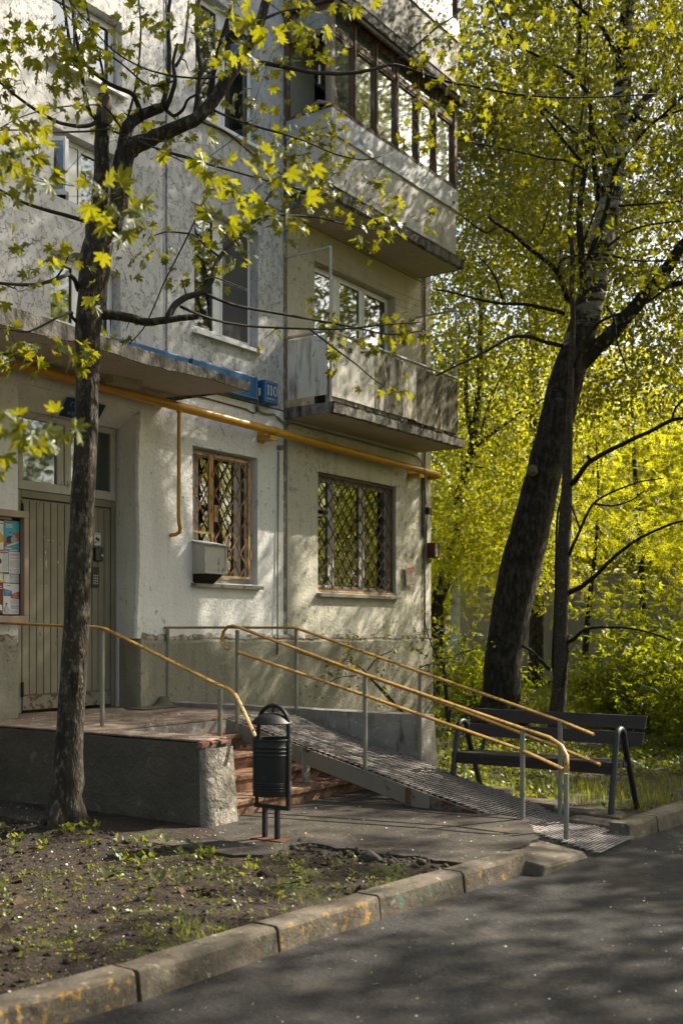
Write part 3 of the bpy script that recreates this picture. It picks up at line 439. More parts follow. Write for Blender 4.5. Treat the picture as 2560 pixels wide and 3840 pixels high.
SLIM_LIMBS=[[(14.46,3.06,3.69,0.0393),(14.36,3.19,3.76,0.0369),(14.28,3.34,3.9,0.0345),(14.18,3.48,3.97,0.0322),(14.16,3.71,4.07,0.0299),(14.19,4.04,4.2,0.0277),(14.22,4.36,4.32,0.0255),(14.19,4.58,4.41,0.0234),(14.12,4.75,4.4,0.0213),(14.09,4.99,4.34,0.0192)],[(14.44,3.04,2.21,0.0362),(14.37,3.24,2.27,0.0335),(14.29,3.43,2.37,0.0308),(14.19,3.61,2.48,0.0282),(14.08,3.77,2.59,0.0256),(14.01,3.97,2.73,0.0231),(13.94,4.17,2.84,0.0206),(13.88,4.41,2.94,0.0182),(13.86,4.69,3.04,0.0158),(13.84,4.98,3.08,0.0135)],[(14.45,3.04,1.52,0.0272),(14.31,3.19,1.57,0.0247),(14.18,3.36,1.68,0.0223),(14.07,3.54,1.73,0.0199),(13.99,3.78,1.73,0.0176),(13.91,4.03,1.73,0.0153),(13.9,4.36,1.68,0.0131),(13.88,4.68,1.56,0.011)],[(14.45,3.04,2.7,0.0242),(14.33,3.18,2.89,0.0218),(14.22,3.32,3.05,0.0194),(14.11,3.46,3.26,0.0171),(14.01,3.61,3.41,0.0148),(13.99,3.89,3.52,0.0126),(14.01,4.21,3.62,0.0105),(14.02,4.53,3.64,0.0084)],[(14.35,2.9,1.0,0.0272),(14.35,2.86,1.18,0.0255),(14.39,2.86,1.63,0.0238),(14.43,2.87,2.09,0.0221),(14.46,2.86,2.54,0.0204),(14.49,2.85,3.0,0.0187),(14.53,2.85,3.35,0.017),(14.59,2.9,3.58,0.0153)],[(14.44,3.04,1.63,0.0362),(14.38,3.04,1.18,0.0331),(14.31,3.02,0.91,0.03)],[(14.39,2.79,1.15,0.0304),(14.42,2.65,1.26,0.0265),(14.44,2.5,1.4,0.0226),(14.45,2.34,1.47,0.0186)],[(14.17,3.34,3.05,0.0147),(14.27,3.23,3.24,0.0134),(14.38,3.11,3.43,0.012)],[(14.09,3.58,3.38,0.0145),(14.04,3.85,3.32,0.0119),(13.99,4.13,3.38,0.0094),(13.88,4.33,3.48,0.007)],[(14.15,3.49,3.98,0.0263),(14.13,3.46,4.05,0.0205)],[(14.08,4.62,4.39,0.0167),(14.0,4.68,4.52,0.0138),(13.96,4.8,4.61,0.011)],[(14.57,3.22,6.58,0.0544),(14.47,3.22,7.01,0.0499),(14.38,3.23,7.43,0.0454),(14.35,3.32,7.96,0.041),(14.32,3.42,8.48,0.0367),(14.26,3.47,8.66,0.0324),(14.15,3.46,8.94,0.0281),(13.93,3.28,9.14,0.0239),(13.7,3.08,9.27,0.0197),(13.35,2.72,9.47,0.0155),(13.13,2.54,9.98,0.0115)],[(14.2,3.39,7.98,0.0265),(13.98,3.33,8.09,0.0226),(13.75,3.26,8.2,0.0187),(13.51,3.18,8.37,0.015),(13.29,3.12,8.47,0.0113)],[(14.2,3.39,7.92,0.0176),(13.8,3.31,7.93,0.0156),(13.4,3.21,7.83,0.0136),(12.93,3.02,7.8,0.0117),(12.46,2.84,7.76,0.0098),(12.0,2.67,7.7,0.008)],[(14.6,3.27,6.81,0.0362),(14.53,3.57,7.4,0.0322),(14.36,3.74,7.87,0.0283),(14.22,3.94,7.99,0.0245),(14.14,4.23,8.21,0.0208),(14.05,4.52,8.31,0.0172),(14.0,4.85,8.49,0.0137)],[(14.23,3.79,7.83,0.0203),(14.08,3.74,7.99,0.0159),(13.9,3.66,8.22,0.0115)],[(14.38,3.3,7.01,0.0179),(14.35,3.43,7.27,0.0133),(14.31,3.54,7.47,0.0088)],[(14.45,3.39,6.77,0.0209),(14.3,3.88,6.98,0.0164),(14.07,4.26,6.95,0.0122),(13.95,4.78,6.86,0.0082)],[(14.47,3.78,7.43,0.0176),(14.19,4.26,7.26,0.0128),(13.95,4.78,7.11,0.0082)],[(14.45,3.39,6.86,0.0179),(14.24,3.8,6.68,0.0145),(14.04,4.2,6.48,0.0113),(13.95,4.78,6.37,0.0082)],[(14.49,3.11,5.34,0.0272),(14.37,3.42,5.81,0.0237),(14.22,3.69,5.88,0.0204),(14.13,4.06,5.89,0.0171),(14.04,4.42,5.98,0.014),(13.95,4.78,6.18,0.011)],[(14.37,3.63,6.08,0.0176),(14.34,3.76,5.86,0.0153),(14.25,3.81,5.57,0.0131),(14.23,3.96,5.17,0.0108),(14.16,4.03,5.07,0.0086)]]
BACK_TRUNK=[(19.99,-2.3,2.2,0.1533),(20.09,-2.16,2.5,0.1443),(20.18,-2.02,3.01,0.1353),(20.24,-1.94,3.62,0.1173),(20.3,-1.86,4.3,0.1082),(20.38,-1.75,4.97,0.0992),(20.47,-1.61,5.51,0.0902)]
BACK_LIMBS=[[(20.47,-1.61,5.51,0.0722),(20.43,-1.66,5.82,0.0631),(20.4,-1.72,6.16,0.0541),(20.37,-1.76,6.66,0.0451),(20.39,-1.73,7.27,0.0361),(20.42,-1.69,8.02,0.0271)],[(20.48,-1.59,5.5,0.0586),(20.4,-1.27,5.64,0.0491),(20.33,-0.94,5.79,0.0397),(20.23,-0.63,5.91,0.0305),(20.19,-0.26,6.12,0.0216)],[(20.49,-1.58,5.51,0.0361),(20.7,-1.5,6.01,0.0317),(20.91,-1.42,6.62,0.0274),(21.18,-1.25,7.16,0.0229),(21.45,-1.07,7.81,0.0184)],[(20.09,-2.16,2.5,0.0992),(20.16,-2.05,2.67,0.0879),(20.3,-1.86,3.21,0.0767),(20.38,-1.75,3.62,0.0654),(20.42,-1.69,4.03,0.0541)],[(20.38,-1.75,5.01,0.0271),(20.27,-1.46,5.04,0.0201),(20.14,-1.21,4.97,0.0132)],[(20.38,-1.75,5.04,0.0271),(20.56,-1.92,5.32,0.0205),(20.7,-2.15,5.49,0.0138)]]
CHERRY=[[(10.34,3.44,0.7,0.0255),(10.34,3.43,0.96,0.0231),(10.33,3.41,1.17,0.0208),(10.32,3.4,1.36,0.0185)],[(10.35,3.44,0.7,0.0185),(10.36,3.46,0.85,0.0162)],[(10.32,3.4,1.32,0.0093),(10.08,3.41,1.35,0.0068),(9.83,3.4,1.32,0.0045)],[(10.32,3.4,1.38,0.0081),(10.44,3.49,1.44,0.0064),(10.6,3.64,1.5,0.0047)],[(10.31,3.39,1.34,0.0093),(10.2,3.35,1.48,0.0077),(10.1,3.32,1.69,0.0061),(10.03,3.33,1.86,0.0045)],[(10.76,2.63,0.76,0.0173),(10.61,2.5,0.95,0.0145),(10.49,2.42,1.1,0.0116),(10.38,2.35,1.25,0.0088),(10.25,2.26,1.34,0.0061)],[(10.58,2.37,1.1,0.0099),(10.53,2.65,0.9,0.0073)],[(10.36,2.41,1.25,0.0073),(10.34,2.55,1.4,0.006),(10.35,2.74,1.47,0.0048)],[(10.29,2.31,1.19,0.0073),(10.1,2.21,1.18,0.0054),(9.93,2.13,1.1,0.0036)]]

# ---------------------------------------------------------------- the ground
def sheet(name, s0, s1, o0, o1, n, m, zf, mat, inside=None, smooth=True):
    """a gridded sheet; zf(s,o) gives heights; inside(s,o) keeps cells"""
    a = np.linspace(s0, s1, n + 1); b = np.linspace(o0, o1, m + 1)
    S, O = np.meshgrid(a, b, indexing='ij')
    Z = zf(S, O); V = np.stack([S, -O, Z], -1).reshape(-1, 3)
    i, j = np.meshgrid(np.arange(n), np.arange(m), indexing='ij')
    q = (i * (m + 1) + j)
    F = np.stack([q, q + 1, q + m + 2, q + m + 1], -1).reshape(-1, 4)
    if inside is not None:
        cs = (a[:-1] + a[1:])[i] / 2; co = (b[:-1] + b[1:])[j] / 2
        F = F[inside(cs, co).reshape(-1)]
    return tag(from_np(name, V, F, mat, None, smooth), kind='structure')
def wav(S, O, amp, seed, freqs=(1.3, 2.9, 6.1)):
    r = np.random.default_rng(seed); z = 0
    for f in freqs:
        for _ in range(3):
            a = r.uniform(0, 6.28); p = r.uniform(0, 6.28)
            z = z + np.sin((S * math.cos(a) + O * math.sin(a)) * f + p) / f
    return z * amp
def kerb_o(s): return np.interp(s, [-8, 2.97, 3.7, 4.67, 5.54, 6.39, 7.2, 8.0, 8.7, 9.5, 10.3, 16, 40], [4.6, 5.44, 5.53, 5.58, 5.67, 5.77, 5.86, 5.94, 6.02, 6.10, 6.14, 6.3, 7.0])

sheet('ground', -60, 240, -160, 160, 12, 12, lambda S, O: S * 0 - .06, 'lawn')
sheet('road', -14, 60, 5.3, 15.5, 148, 40, lambda S, O: wav(S, O, .005, 3) - .002, 'asphalt')
def soil_z(S, O):
    z = .082 + wav(S, O, .016, 11, (1.6, 3.7, 9., 19.)) - .02 * np.exp(-((O - kerb_o(S) + .2) / .18) ** 2)
    z = z + .022 * np.clip((S - 6.1) / .3, 0, 1) + .07 * np.exp(-(((S - 6.0) / .45) ** 2 + ((O - 2.4) / .45) ** 2))
    return np.where(O > kerb_o(S) - .06, -.05, z)
sheet('soil_bed', -6, 7.05, -1.0, 5.9, 260, 150, soil_z, 'soil')
def lawn_z(S, O):
    z = .085 + wav(S, O, .022, 5, (.9, 2.1, 5.)) + .02 * np.clip(S - 14, 0, 30) ** .5
    z = z - .05 * np.clip(1 - (S - 9.6) / .35, 0, 1)
    return np.where(O > kerb_o(S) - .1, -.05, z)
sheet('lawn', 9.62, 60, -45, 7.2, 200, 170, lawn_z, 'lawn', lambda s, o: ~((s < 15.95) & (o < .02)))
sheet('lawn', 15.96, 16.6, -45, .1, 4, 60, lambda S, O: .03 + 0 * S, 'lawn')
# tarmac apron in front of the steps, its crumbling edge standing proud of the soil
pad_pts = [(7.35, -.0), (6.28, -.0), (6.2, .9), (6.12, 1.7), (6.14, 2.5), (6.05, 3.0), (6.02, 3.45), (6.02, 3.85), (6.04, 4.12), (6.16, 4.3), (6.38, 4.30), (6.55, 4.26), (6.72, 4.30), (6.66, 4.5), (6.70, 4.75), (6.65, 4.95), (6.74, 5.2), (6.70, 5.45), (6.74, 5.60), (7.1, 5.66), (7.45, 5.66), (7.9, 5.60), (8.55, 5.20), (8.7, 4.6), (9.7, 4.4), (9.72, 1.6), (7.35, 1.6)]
def ragged(pts, amp, step, seed):
    r = np.random.default_rng(seed); out = []
    for (a, b), (c, d) in zip(pts, pts[1:] + pts[:1]):
        n = max(1, int(math.hypot(c - a, d - b) / step))
        for k in range(n):
            t = k / n; out.append((a + (c - a) * t + r.normal(0, amp), b + (d - b) * t + r.normal(0, amp)))
    return out
pp = ragged(pad_pts, .012, .07, 4)
import bmesh
def slab_from_outline(name, pts, z, thick, mat, edge_drop=.0, sub=None):
    bm = bmesh.new(); vs = [bm.verts.new(P(a, b, z)) for a, b in pts]
    f = bm.faces.new(vs)
    if f.normal.z < 0: bmesh.ops.reverse_faces(bm, faces=[f])
    ex = bmesh.ops.extrude_face_region(bm, geom=[f])
    for v in ex['geom']:
        if isinstance(v, bmesh.types.BMVert): v.co.z -= thick; v.co.x += random.uniform(-.02, .02); v.co.y += random.uniform(-.02, .02)
    bmesh.ops.triangulate(bm, faces=[q for q in bm.faces if len(q.verts) > 4])
    bmesh.ops.recalc_face_normals(bm, faces=bm.faces)
    me = bpy.data.meshes.new(name); c = np.mean([v.co[:] for v in bm.verts], axis=0)
    for v in bm.verts: v.co -= Vector(c)
    bm.to_mesh(me); bm.free(); me.materials.append(MAT[mat])
    o = bpy.data.objects.new(name, me); place(o, c, None); return tag(o, kind='structure')
slab_from_outline('pavement', pp, .112, .09, 'tarmac')
# low broken kerb pieces beside the ramp foot
def rock(s0, s1, o0, o1, z0, z1, j=.02):
    m = MB(); r = random.Random(int(s0 * 1000 + o0 * 77))
    g = lambda v: v + r.uniform(-j, j)
    m.hexa([(g(s0), g(o0), z0), (g(s1), g(o0), z0), (g(s1), g(o1), z0), (g(s0), g(o1), z0)],
           [(g(s0), g(o0), g(z1)), (g(s1), g(o0), g(z1)), (g(s1), g(o1), g(z1)), (g(s0), g(o1), g(z1))]); return m
eg = thing('concrete_edging', 'broken low concrete edging between the ramp and the grass under the bench', 'edging', (9.62, 4.9, 0))
for a in ((9.62, 9.86, 3.75, 4.45, .0, .15), (9.50, 9.78, 4.50, 5.05, .0, .10), (9.30, 9.52, 5.1, 5.72, .0, .085), (8.98, 9.24, 5.35, 5.86, -.01, .06)):
    build('edging_stone', rock(*a), 'kerb', eg, bevel=.012)

# ---------------------------------------------------------------- kerb stones, each one a piece of the kerb
def kerb_line(name, ss, mats, label, z1=.132, back=.17):
    root = thing(name, label, 'kerb', (sum(ss) / len(ss), float(kerb_o(sum(ss) / len(ss))), 0))
    for k, (a, b) in enumerate(zip(ss[:-1], ss[1:])):
        g = .008 if (k % 2) else .012
        r = random.Random(k * 7 + int(a * 10)); dz = r.uniform(-.006, .006); do = r.uniform(-.008, .008)
        a2, b2 = a + g, b - g
        n = 7; m = MB(); V = []
        # profile with a worn, rounded front arris
        for i in range(n + 1):
            s = a2 + (b2 - a2) * i / n; of = float(kerb_o(s)) + do; e = r.uniform(0, .006); zt = z1 + dz + r.uniform(-.003, .003)
            for (do_, zz) in ((-back, -.05), (-back, zt - .004), (-back + .012, zt), (-.016 - e * 2, zt), (-.005 - e, zt - .006 - e), (.001, zt - .02 - e), (.014, .0), (.014, -.05)):
                V.append(P(s, of + do_, zz))
        F = []
        for i in range(n):
            for j in range(7): F.append((i * 8 + j, (i + 1) * 8 + j, (i + 1) * 8 + j + 1, i * 8 + j + 1))
        F.append(tuple(range(7, -1, -1))); F.append(tuple(range(n * 8, n * 8 + 8)))
        m.add(V, F); build('kerb_stone', m, mats[k % len(mats)], root, smooth='angle', sharp=22)
    return root
kerb_line('kerb', [-3.2, -2.2, -1.25, -.25, .75, 1.75, 2.72, 3.69, 4.665, 5.535, 6.385, 7.16],
          ['kerb', 'kerb_green', 'kerb', 'kerb_yellow', 'kerb', 'kerb_yellow', 'kerb_yellow', 'kerb_green', 'kerb_yellow', 'kerb_green', 'kerb_yellow'],
          'worn kerb with scraps of yellow and green paint along the soil bed')
kerb_line('kerb', [8.72, 9.25, 10.2, 11.15, 12.1, 13.05, 14, 15, 16, 17, 18, 19, 20, 21, 22], ['kerb_green', 'kerb', 'kerb'],
          'kerb of grey stones starting at the ramp foot below the bench')
ds = thing('dropped_kerb_slab', 'tilted concrete slab lying at the kerb end beside the ramp foot', 'slab', (7.45, 5.8, 0))
m = MB(); m.hexa([(7.10, 5.62, -.02), (7.98, 5.50, -.02), (7.92, 6.02, -.02), (7.10, 6.00, -.02)], [(7.13, 5.60, .118), (7.95, 5.50, .09), (7.88, 5.98, .045), (7.13, 6.01, .075)])
build('slab', m, 'kerb', ds, bevel=.02)

# ---------------------------------------------------------------- the apartment block
B = thing('apartment_building', 'weathered pale panel apartment block with peeling paint and balconies', 'building', (9.0, 0, 0))
TOP = 13.4
def wall(s0, s1, z0, z1, holes, mat, o=0., depth=.34, name='wall_panel', jit=.0):
    """front sheet with openings and their reveals, thickness behind"""
    m = MB(); xs = sorted({s0, s1, *[h[0] for h in holes], *[h[1] for h in holes]}); zs = sorted({z0, z1, *[h[2] for h in holes], *[h[3] for h in holes]})
    for a, b in zip(xs[:-1], xs[1:]):
        for c, d in zip(zs[:-1], zs[1:]):
            if any(h[0] <= (a + b) / 2 <= h[1] and h[2] <= (c + d) / 2 <= h[3] for h in holes): continue
            m.quad((a, o, c), (b, o, c), (b, o, d), (a, o, d)); m.quad((a, o - depth, d), (b, o - depth, d), (b, o - depth, c), (a, o - depth, c))
    for a, b, c, d in list(holes) + [(s0, s1, z0, z1)]:
        for (p, q) in (((a, c), (a, d)), ((b, d), (b, c)), ((b, c), (a, c)), ((a, d), (b, d))):
            m.quad((p[0], o, p[1]), (q[0], o, q[1]), (q[0], o - depth, q[1]), (p[0], o - depth, p[1]))
    return build(name, m, mat, B)
DOORHOLE = (7.49, 9.24, .5, 4.25); KG = (10.13, 11.39, 2.29, 3.96); RG = (12.74, 14.83, 2.235, 3.945)
Z1, Z2, Z3 = 4.66, 7.36, 10.06
wall(3.6, 9.688, .0, Z1, [DOORHOLE], 'wall_white')
wall(9.690, 11.945, .0, Z1, [KG], 'wall_white')
wall(12.03, 15.608, .0, Z1, [RG], 'wall_cream')
SA = [(7.915, 8.93, 4.97, 5.75), (7.94, 8.86, 6.33, 7.06), (7.94, 8.95, 7.80, 8.60), (7.94, 8.95, 9.3, 10.0)]
KB = [(10.16, 11.40, 5.395, 6.945), (10.18, 11.42, 8.06, 9.62), (10.2, 11.4, 10.76, 12.3)]
RC = [(12.66, 14.81, 4.78, 6.915), (12.66, 14.81, 7.52, 9.60), (12.7, 14.8, 10.5, 12.3)]
wall(3.6, 9.612, Z1 + .02, TOP, SA, 'wall_up')
for k, (a, b) in enumerate(((Z1 + .02, Z2), (Z2 + .02, Z3), (Z3 + .02, TOP))):
    wall(9.690, 11.945, a, b, [KB[k]], 'wall_up')
    wall(12.03, 15.608, a, b, [RC[k]], 'wall_cream_up')
wall(15.752, 15.92, .0, TOP, [], 'wall_cream', 0., .2)
m = MB()
for a, b in ((9.612, 9.690), (11.945, 12.03), (15.608, 15.752)): m.box(a - .004, b + .004, -.3, -.022, 0 if a > 10 else Z1 + .025, TOP)
m.box(3.6, 15.7, -.3, -.03, Z1 - .004, Z1 + .024)
m.box(9.69, 15.6, -.29, -.028, Z2 - .004, Z2 + .024); m.box(9.69, 15.6, -.29, -.028, Z3 - .004, Z3 + .024)
build('panel_joint', m, 'joint', B)
# raised smear of mortar over the joints
for a, b, mt in ((9.618, 9.668, 'wall_up'), (11.948, 12.022, 'joint'), (15.615, 15.70, 'joint')):
    m = MB(); n = 90; V = []; r = random.Random(int(a * 10))
    zb = 4.7 if a < 10 else 1.6
    for i in range(n + 1):
        z = zb + (TOP - zb) * i / n
        e0 = r.uniform(-.012, .012); e1 = r.uniform(-.012, .012)
        V += [P(a + e0, .002 if a > 10 else -.02, z), P((a + b) / 2 + e0 / 2, .008 + r.uniform(-.006, .006), z), P(b + e1, -.02, z)]
    m.add(V, [(i * 3 + j, i * 3 + j + 1, i * 3 + j + 4, i * 3 + j + 3) for i in range(n) for j in (0, 1)])
    build('mortar_strip', m, mt, B, smooth=True)
# end wall, back, roof: closes the body
m = MB(); m.box(15.70, 15.918, -11.0, -.20, 0, TOP); build('end_wall', m, 'wall_cream', B)
m = MB(); m.box(3.6, 15.70, -11.0, -10.7, 0, TOP); m.box(3.6, 3.8, -10.7, -.36, 0, TOP); build('rear_wall', m, 'wall_up', B)
m = MB(); m.box(3.4, 16.1, -11.2, .35, TOP, TOP + .2); build('roof', m, 'roof_tar', B)
# plinth
for (a, b) in ((3.6, 7.475), (9.255, 15.935)):
    n = int((b - a) / .06); V = []; V2 = []; r = random.Random(5); ph = r.uniform(0, 9)
    m = MB(); ml = MB()
    for i in range(n + 1):
        s = a + (b - a) * i / n
        zt = 1.585 - .006 * (s - 9) + .010 * math.sin(s * 5 + ph) + r.uniform(-.008, .008)
        V += [P(s, .022, 0), P(s, .026 + r.uniform(0, .004), zt - .035), P(s, .001, zt)]
        V2 += [P(s, .0025 + r.uniform(.0, .002), zt - .01), P(s, .012 + r.uniform(0, .008), zt + .02), P(s, .003, zt + .045 + r.uniform(0, .035))]
    fc = [(i * 3 + j, (i + 1) * 3 + j, (i + 1) * 3 + j + 1, i * 3 + j + 1) for i in range(n) for j in (0, 1)]
    m.add(V, fc); ml.add(V2, fc)
    if a > 9: m.box(15.921, 15.945, -6, .024, 0, 1.57)
    m.quad((a, -.02, 0), (a, .022, 0), (a, .026, 1.55), (a, -.02, 1.55))
    build('plinth', m, 'plinth', B, smooth='angle'); build('plinth_ledge', ml, 'ledge', B, smooth='angle')

# ---- windows ------------------------------------------------------------
def window(h, lights, mat='white_pvc', o=-.13, fw=.055, sill=True, transoms=(), interior='room', glass='glass', curtain=None, screen=None, sillmat='white_pvc', name='window'):
    """h = opening; lights = list of (s0,s1[,z0,z1]) glazed fields"""
    s0, s1, z0, z1 = h; g = .006
    fr = MB(); d0, d1 = o - .05, o
    fr.box(s0 + g, s1 - g, d0, d1, z0 + g, z0 + g + fw); fr.box(s0 + g, s1 - g, d0, d1, z1 - g - fw, z1 - g)
    fr.box(s0 + g, s0 + g + fw, d0, d1, z0 + g + fw, z1 - g - fw); fr.box(s1 - g - fw, s1 - g, d0, d1, z0 + g + fw, z1 - g - fw)
    ls = sorted(lights)
    for a, b in zip(ls[:-1], ls[1:]):
        if b[0] - a[1] > .01: fr.box(a[1], b[0], d0, d1, z0 + g + fw, z1 - g - fw)
    w = build(name, fr, mat, B, bevel=.006)
    for q in ls:
        a, b = q[0], q[1]; c = q[2] if len(q) > 2 else z0 + g + fw; d = q[3] if len(q) > 3 else z1 - g - fw
        if c > z0 + g + fw + .01:
            pass
        # sash round the pane
        e = .026; m = MB(); f0, f1 = o - .045, o + .012
        m.box(a - .012, b + .012, f0 + .047, f1, c - .012, c + e); m.box(a - .012, b + .012, f0 + .047, f1, d - e, d + .012)
        m.box(a - .012, a + e, f0 + .047, f1, c + e, d - e); m.box(b - e, b + .012, f0 + .047, f1, c + e, d - e)
        build('sash', m, mat, w, bevel=.004)
        pn = MB(); pn.box(a + e - .004, b - e + .004, o - .02, o - .014, c + e - .004, d - e + .004)
        build('pane', pn, glass, w)
    it = MB(); zb = -.75
    it.quad((s0, zb, z0), (s1, zb, z0), (s1, zb, z1), (s0, zb, z1))
    for (p, q) in (((s0, z0), (s0, z1)), ((s1, z1), (s1, z0)), ((s1, z0), (s0, z0)), ((s0, z1), (s1, z1))):
        it.quad((p[0], -.345, p[1]), (q[0], -.345, q[1]), (q[0], zb, q[1]), (p[0], zb, p[1]))
    build('room_recess', it, interior, w)
    if curtain:
        for (a, b, c, d) in curtain:
            n = 24; V = []; m = MB()
            for i in range(n + 1):
                s = a + (b - a) * i / n; oo = -.40 + .022 * math.sin(i * 1.9) + .01 * math.sin(i * .7)
                V += [P(s, oo, c), P(s, oo, d)]
            m.add(V, [(2 * i, 2 * i + 2, 2 * i + 3, 2 * i + 1) for i in range(n)]); build('curtain', m, 'curtain', w, smooth=True)
    if screen:
        for (a, b, c, d) in screen:
            m = MB(); m.box(a, b, o + .013, o + .017, c, d); build('insect_screen', m, 'screen', w)
    if sill:
        m = MB(); m.hexa([(s0 - .03, -.15, z0 - .02), (s1 + .05, -.15, z0 - .02), (s1 + .05, .07, z0 - .065), (s0 - .03, .07, z0 - .065)],
                         [(s0 - .03, -.15, z0 + .004), (s1 + .05, -.15, z0 + .004), (s1 + .05, .07, z0 - .022), (s0 - .03, .07, z0 - .022)])
        build('sill', m, sillmat, w)
    return w
window(KG, [(10.20, 10.27), (10.37, 11.11), (11.19, 11.32)], 'old_white', -.16, .06, sillmat='tin_dark', )
window(RG, [(12.82, 13.22, 2.32, 3.36), (12.82, 13.22, 3.44, 3.86), (13.32, 14.03), (14.13, 14.75)], 'old_white', -.16, .07, sillmat='tin_dark')
k2 = KB[0]
window(k2, [(10.23, 10.66), (10.80, 11.33, 5.46, 6.16), (10.80, 11.33, 6.20, 6.88)], screen=[(10.82, 11.32, 5.48, 6.165), (10.82, 11.32, 6.195, 6.86)], curtain=[(10.2, 10.5, 5.4, 6.9)])
window(KB[1], [(10.25, 10.72), (10.84, 11.35)], curtain=[(11.0, 11.38, 8.1, 9.55)])
window(KB[2], [(10.25, 10.72), (10.84, 11.33)])
window(SA[0], [(7.99, 8.34), (8.44, 8.86)]); window(SA[2], [(8.02, 8.40), (8.50, 8.88)]); window(SA[3], [(8.02, 8.40), (8.50, 8.88)])
sw = window(SA[1], [(8.42, 8.79)], sill=False)
m = MB(); m.box(8.28, 8.40, -.18, -.13, 6.40, 6.99); build('mullion', m, 'white_pvc', sw)
m = MB(); m.bar((8.01, -.10, 6.40), (8.10, .03, 6.40), .03, .05); m.bar((8.01, -.10, 6.97), (8.10, .03, 6.97), .03, .05)
m.bar((8.01, -.10, 6.40), (8.01, -.10, 6.97), .03, .05); m.bar((8.10, .03, 6.40), (8.10, .03, 6.97), .03, .05)
build('open_sash', m, 'white_pvc', sw)
m = MB(); m.quad((8.015, -.095, 6.42), (8.095, .02, 6.42), (8.095, .02, 6.95), (8.015, -.095, 6.95)); build('pane', m, 'glass', sw)
wb = window(RC[0], [(12.74, 13.30), (13.42, 13.99), (14.09, 14.72)], 'white_pvc', -.13, .06, sill=False, curtain=[(13.2, 13.5, 4.8, 6.9), (14.5, 14.78, 5.0, 6.9)])
m = MB(); m.box(13.36, 14.80, -.33, -.10, 4.79, 5.50); build('under_window_wall', m, 'wall_cream_up', B)
window(RC[1], [(12.74, 13.30), (13.42, 13.99), (14.09, 14.72)], 'old_white', -.13, .06, sill=False)
window(RC[2], [(12.8, 13.7), (13.8, 14.7)], 'old_white', -.13, .06, sill=False)

# ---- entrance recess ----------------------------------------------------
a, b, c, d = DOORHOLE
m = MB()   # sloping soffit and the deep jambs behind the wall sheet
m.hexa([(a + .003, -.338, 4.06), (b - .003, -.338, 4.06), (b - .003, -.005, 4.235), (a + .003, -.005, 4.235)], [(a + .003, -.338, 4.247), (b - .003, -.338, 4.247), (b - .003, -.005, 4.247), (a + .003, -.005, 4.247)])
build('lintel_soffit', m, 'wall_white', B)
m = MB(); m.box(a - .02, a, -1.2, -.345, .5, 4.3); m.box(b, b + .02, -1.2, -.345, .5, 4.3); m.box(a, b, -1.2, -.345, 4.065, 4.3)
build('door_jamb', m, 'wall_white', B)
# right-hand splayed pilaster edge catching the light
V = []; r = random.Random(3); n = 60
for i in range(n + 1):
    z = 1.60 + 2.6 * i / n; w = .016 * math.sin(z * 3.1) + r.uniform(-.006, .006) - .03 * (1 - i / n)
    V += [P(b - .003, -.34, z), P(b - .035 + w, -.02, z), P(b - .02 + w, .012, z), P(b + .06 + w, .004, z)]
m = MB(); m.add(V, [(i * 4 + j, i * 4 + j + 1, i * 4 + j + 5, i * 4 + j + 4) for i in range(n) for j in range(3)])
build('pilaster_edge', m, 'wall_white', B, smooth='angle', sharp=20)
V = []
for i in range(21):
    z = .80 + .80 * i / 20; w = r.uniform(-.006, .006)
    V += [P(b - .004, -.34, z), P(b - .030 + w, -.02, z), P(b - .016 + w, .024, z), P(b + .05 + w, .030, z)]
m = MB(); m.add(V, [(i * 4 + j, i * 4 + j + 1, i * 4 + j + 5, i * 4 + j + 4) for i in range(20) for j in range(3)])
build('plinth', m, 'plinth', B, smooth='angle', sharp=20)
dr = MB(); OD = -.38
dr.box(7.78, 7.845, OD - .05, OD, .80, 3.21); dr.box(9.15, 9.215, OD - .05, OD, .80, 3.21); dr.box(7.845, 9.15, OD - .05, OD, 3.13, 3.21)
DF = build('door_frame', dr, 'door', B, bevel=.006)
def leaf(x0, x1, edges):
    base = MB(); base.box(x0, x1, OD - .05, OD - .028, .83, 3.12)
    d_ = build('door', base, 'door', B)
    for p, q in zip(edges[:-1], edges[1:]):
        mm = MB(); mm.box(p + .005, q - .005, OD - .0275, OD - .006 + random.uniform(-.002, .002), 1.0, 3.10); build('plank', mm, 'door', d_, bevel=.004)
    mm = MB(); mm.box(x0 + .01, x1 - .01, OD - .0275, OD + .004, .835, .985); build('kick_board', mm, 'door_low', d_, bevel=.004)
    return d_
e1 = [7.855 + .0985 * i for i in range(8)]
d1 = leaf(7.85, 8.555, e1)
d2 = leaf(8.565, 9.145, [8.57 + .0945 * i for i in range(7)])
for z in (.98, 2.9):
    m = MB(); m.tube([(7.848, OD + .012, z), (7.848, OD + .012, z + .16)], .014, 10); build('hinge', m, 'black_metal', d1)
m = MB()
for (s, z, w, h) in ((8.15, 2.72, .012, .025), (8.21, 2.69, .022, .02), (8.28, 2.69, .014, .03), (8.18, 2.42, .014, .15), (8.17, 2.55, .01, .06), (8.345, 2.45, .012, .05), (8.10, 2.47, .01, .02), (8.18, 2.19, .01, .02)):
    r = random.Random(int(s * 99 + z * 7)); k = 7
    ring = [(s + w * .5 * math.cos(t) * r.uniform(.5, 1.2), OD + .0005, z + h * .5 * math.sin(t) * r.uniform(.5, 1.2)) for t in np.linspace(0, 2 * math.pi, k, endpoint=False)]
    m.add([P(*q) for q in ring], [tuple(range(k))])
build('paper_scrap', m, 'paper', d1)
tz0, tz1 = 3.215, 4.06
t = MB(); OT = OD + .01
t.box(7.80, 9.205, OT - .06, OT, tz0, tz0 + .10); t.box(7.80, 9.205, OT - .06, OT, tz1 - .07, tz1)
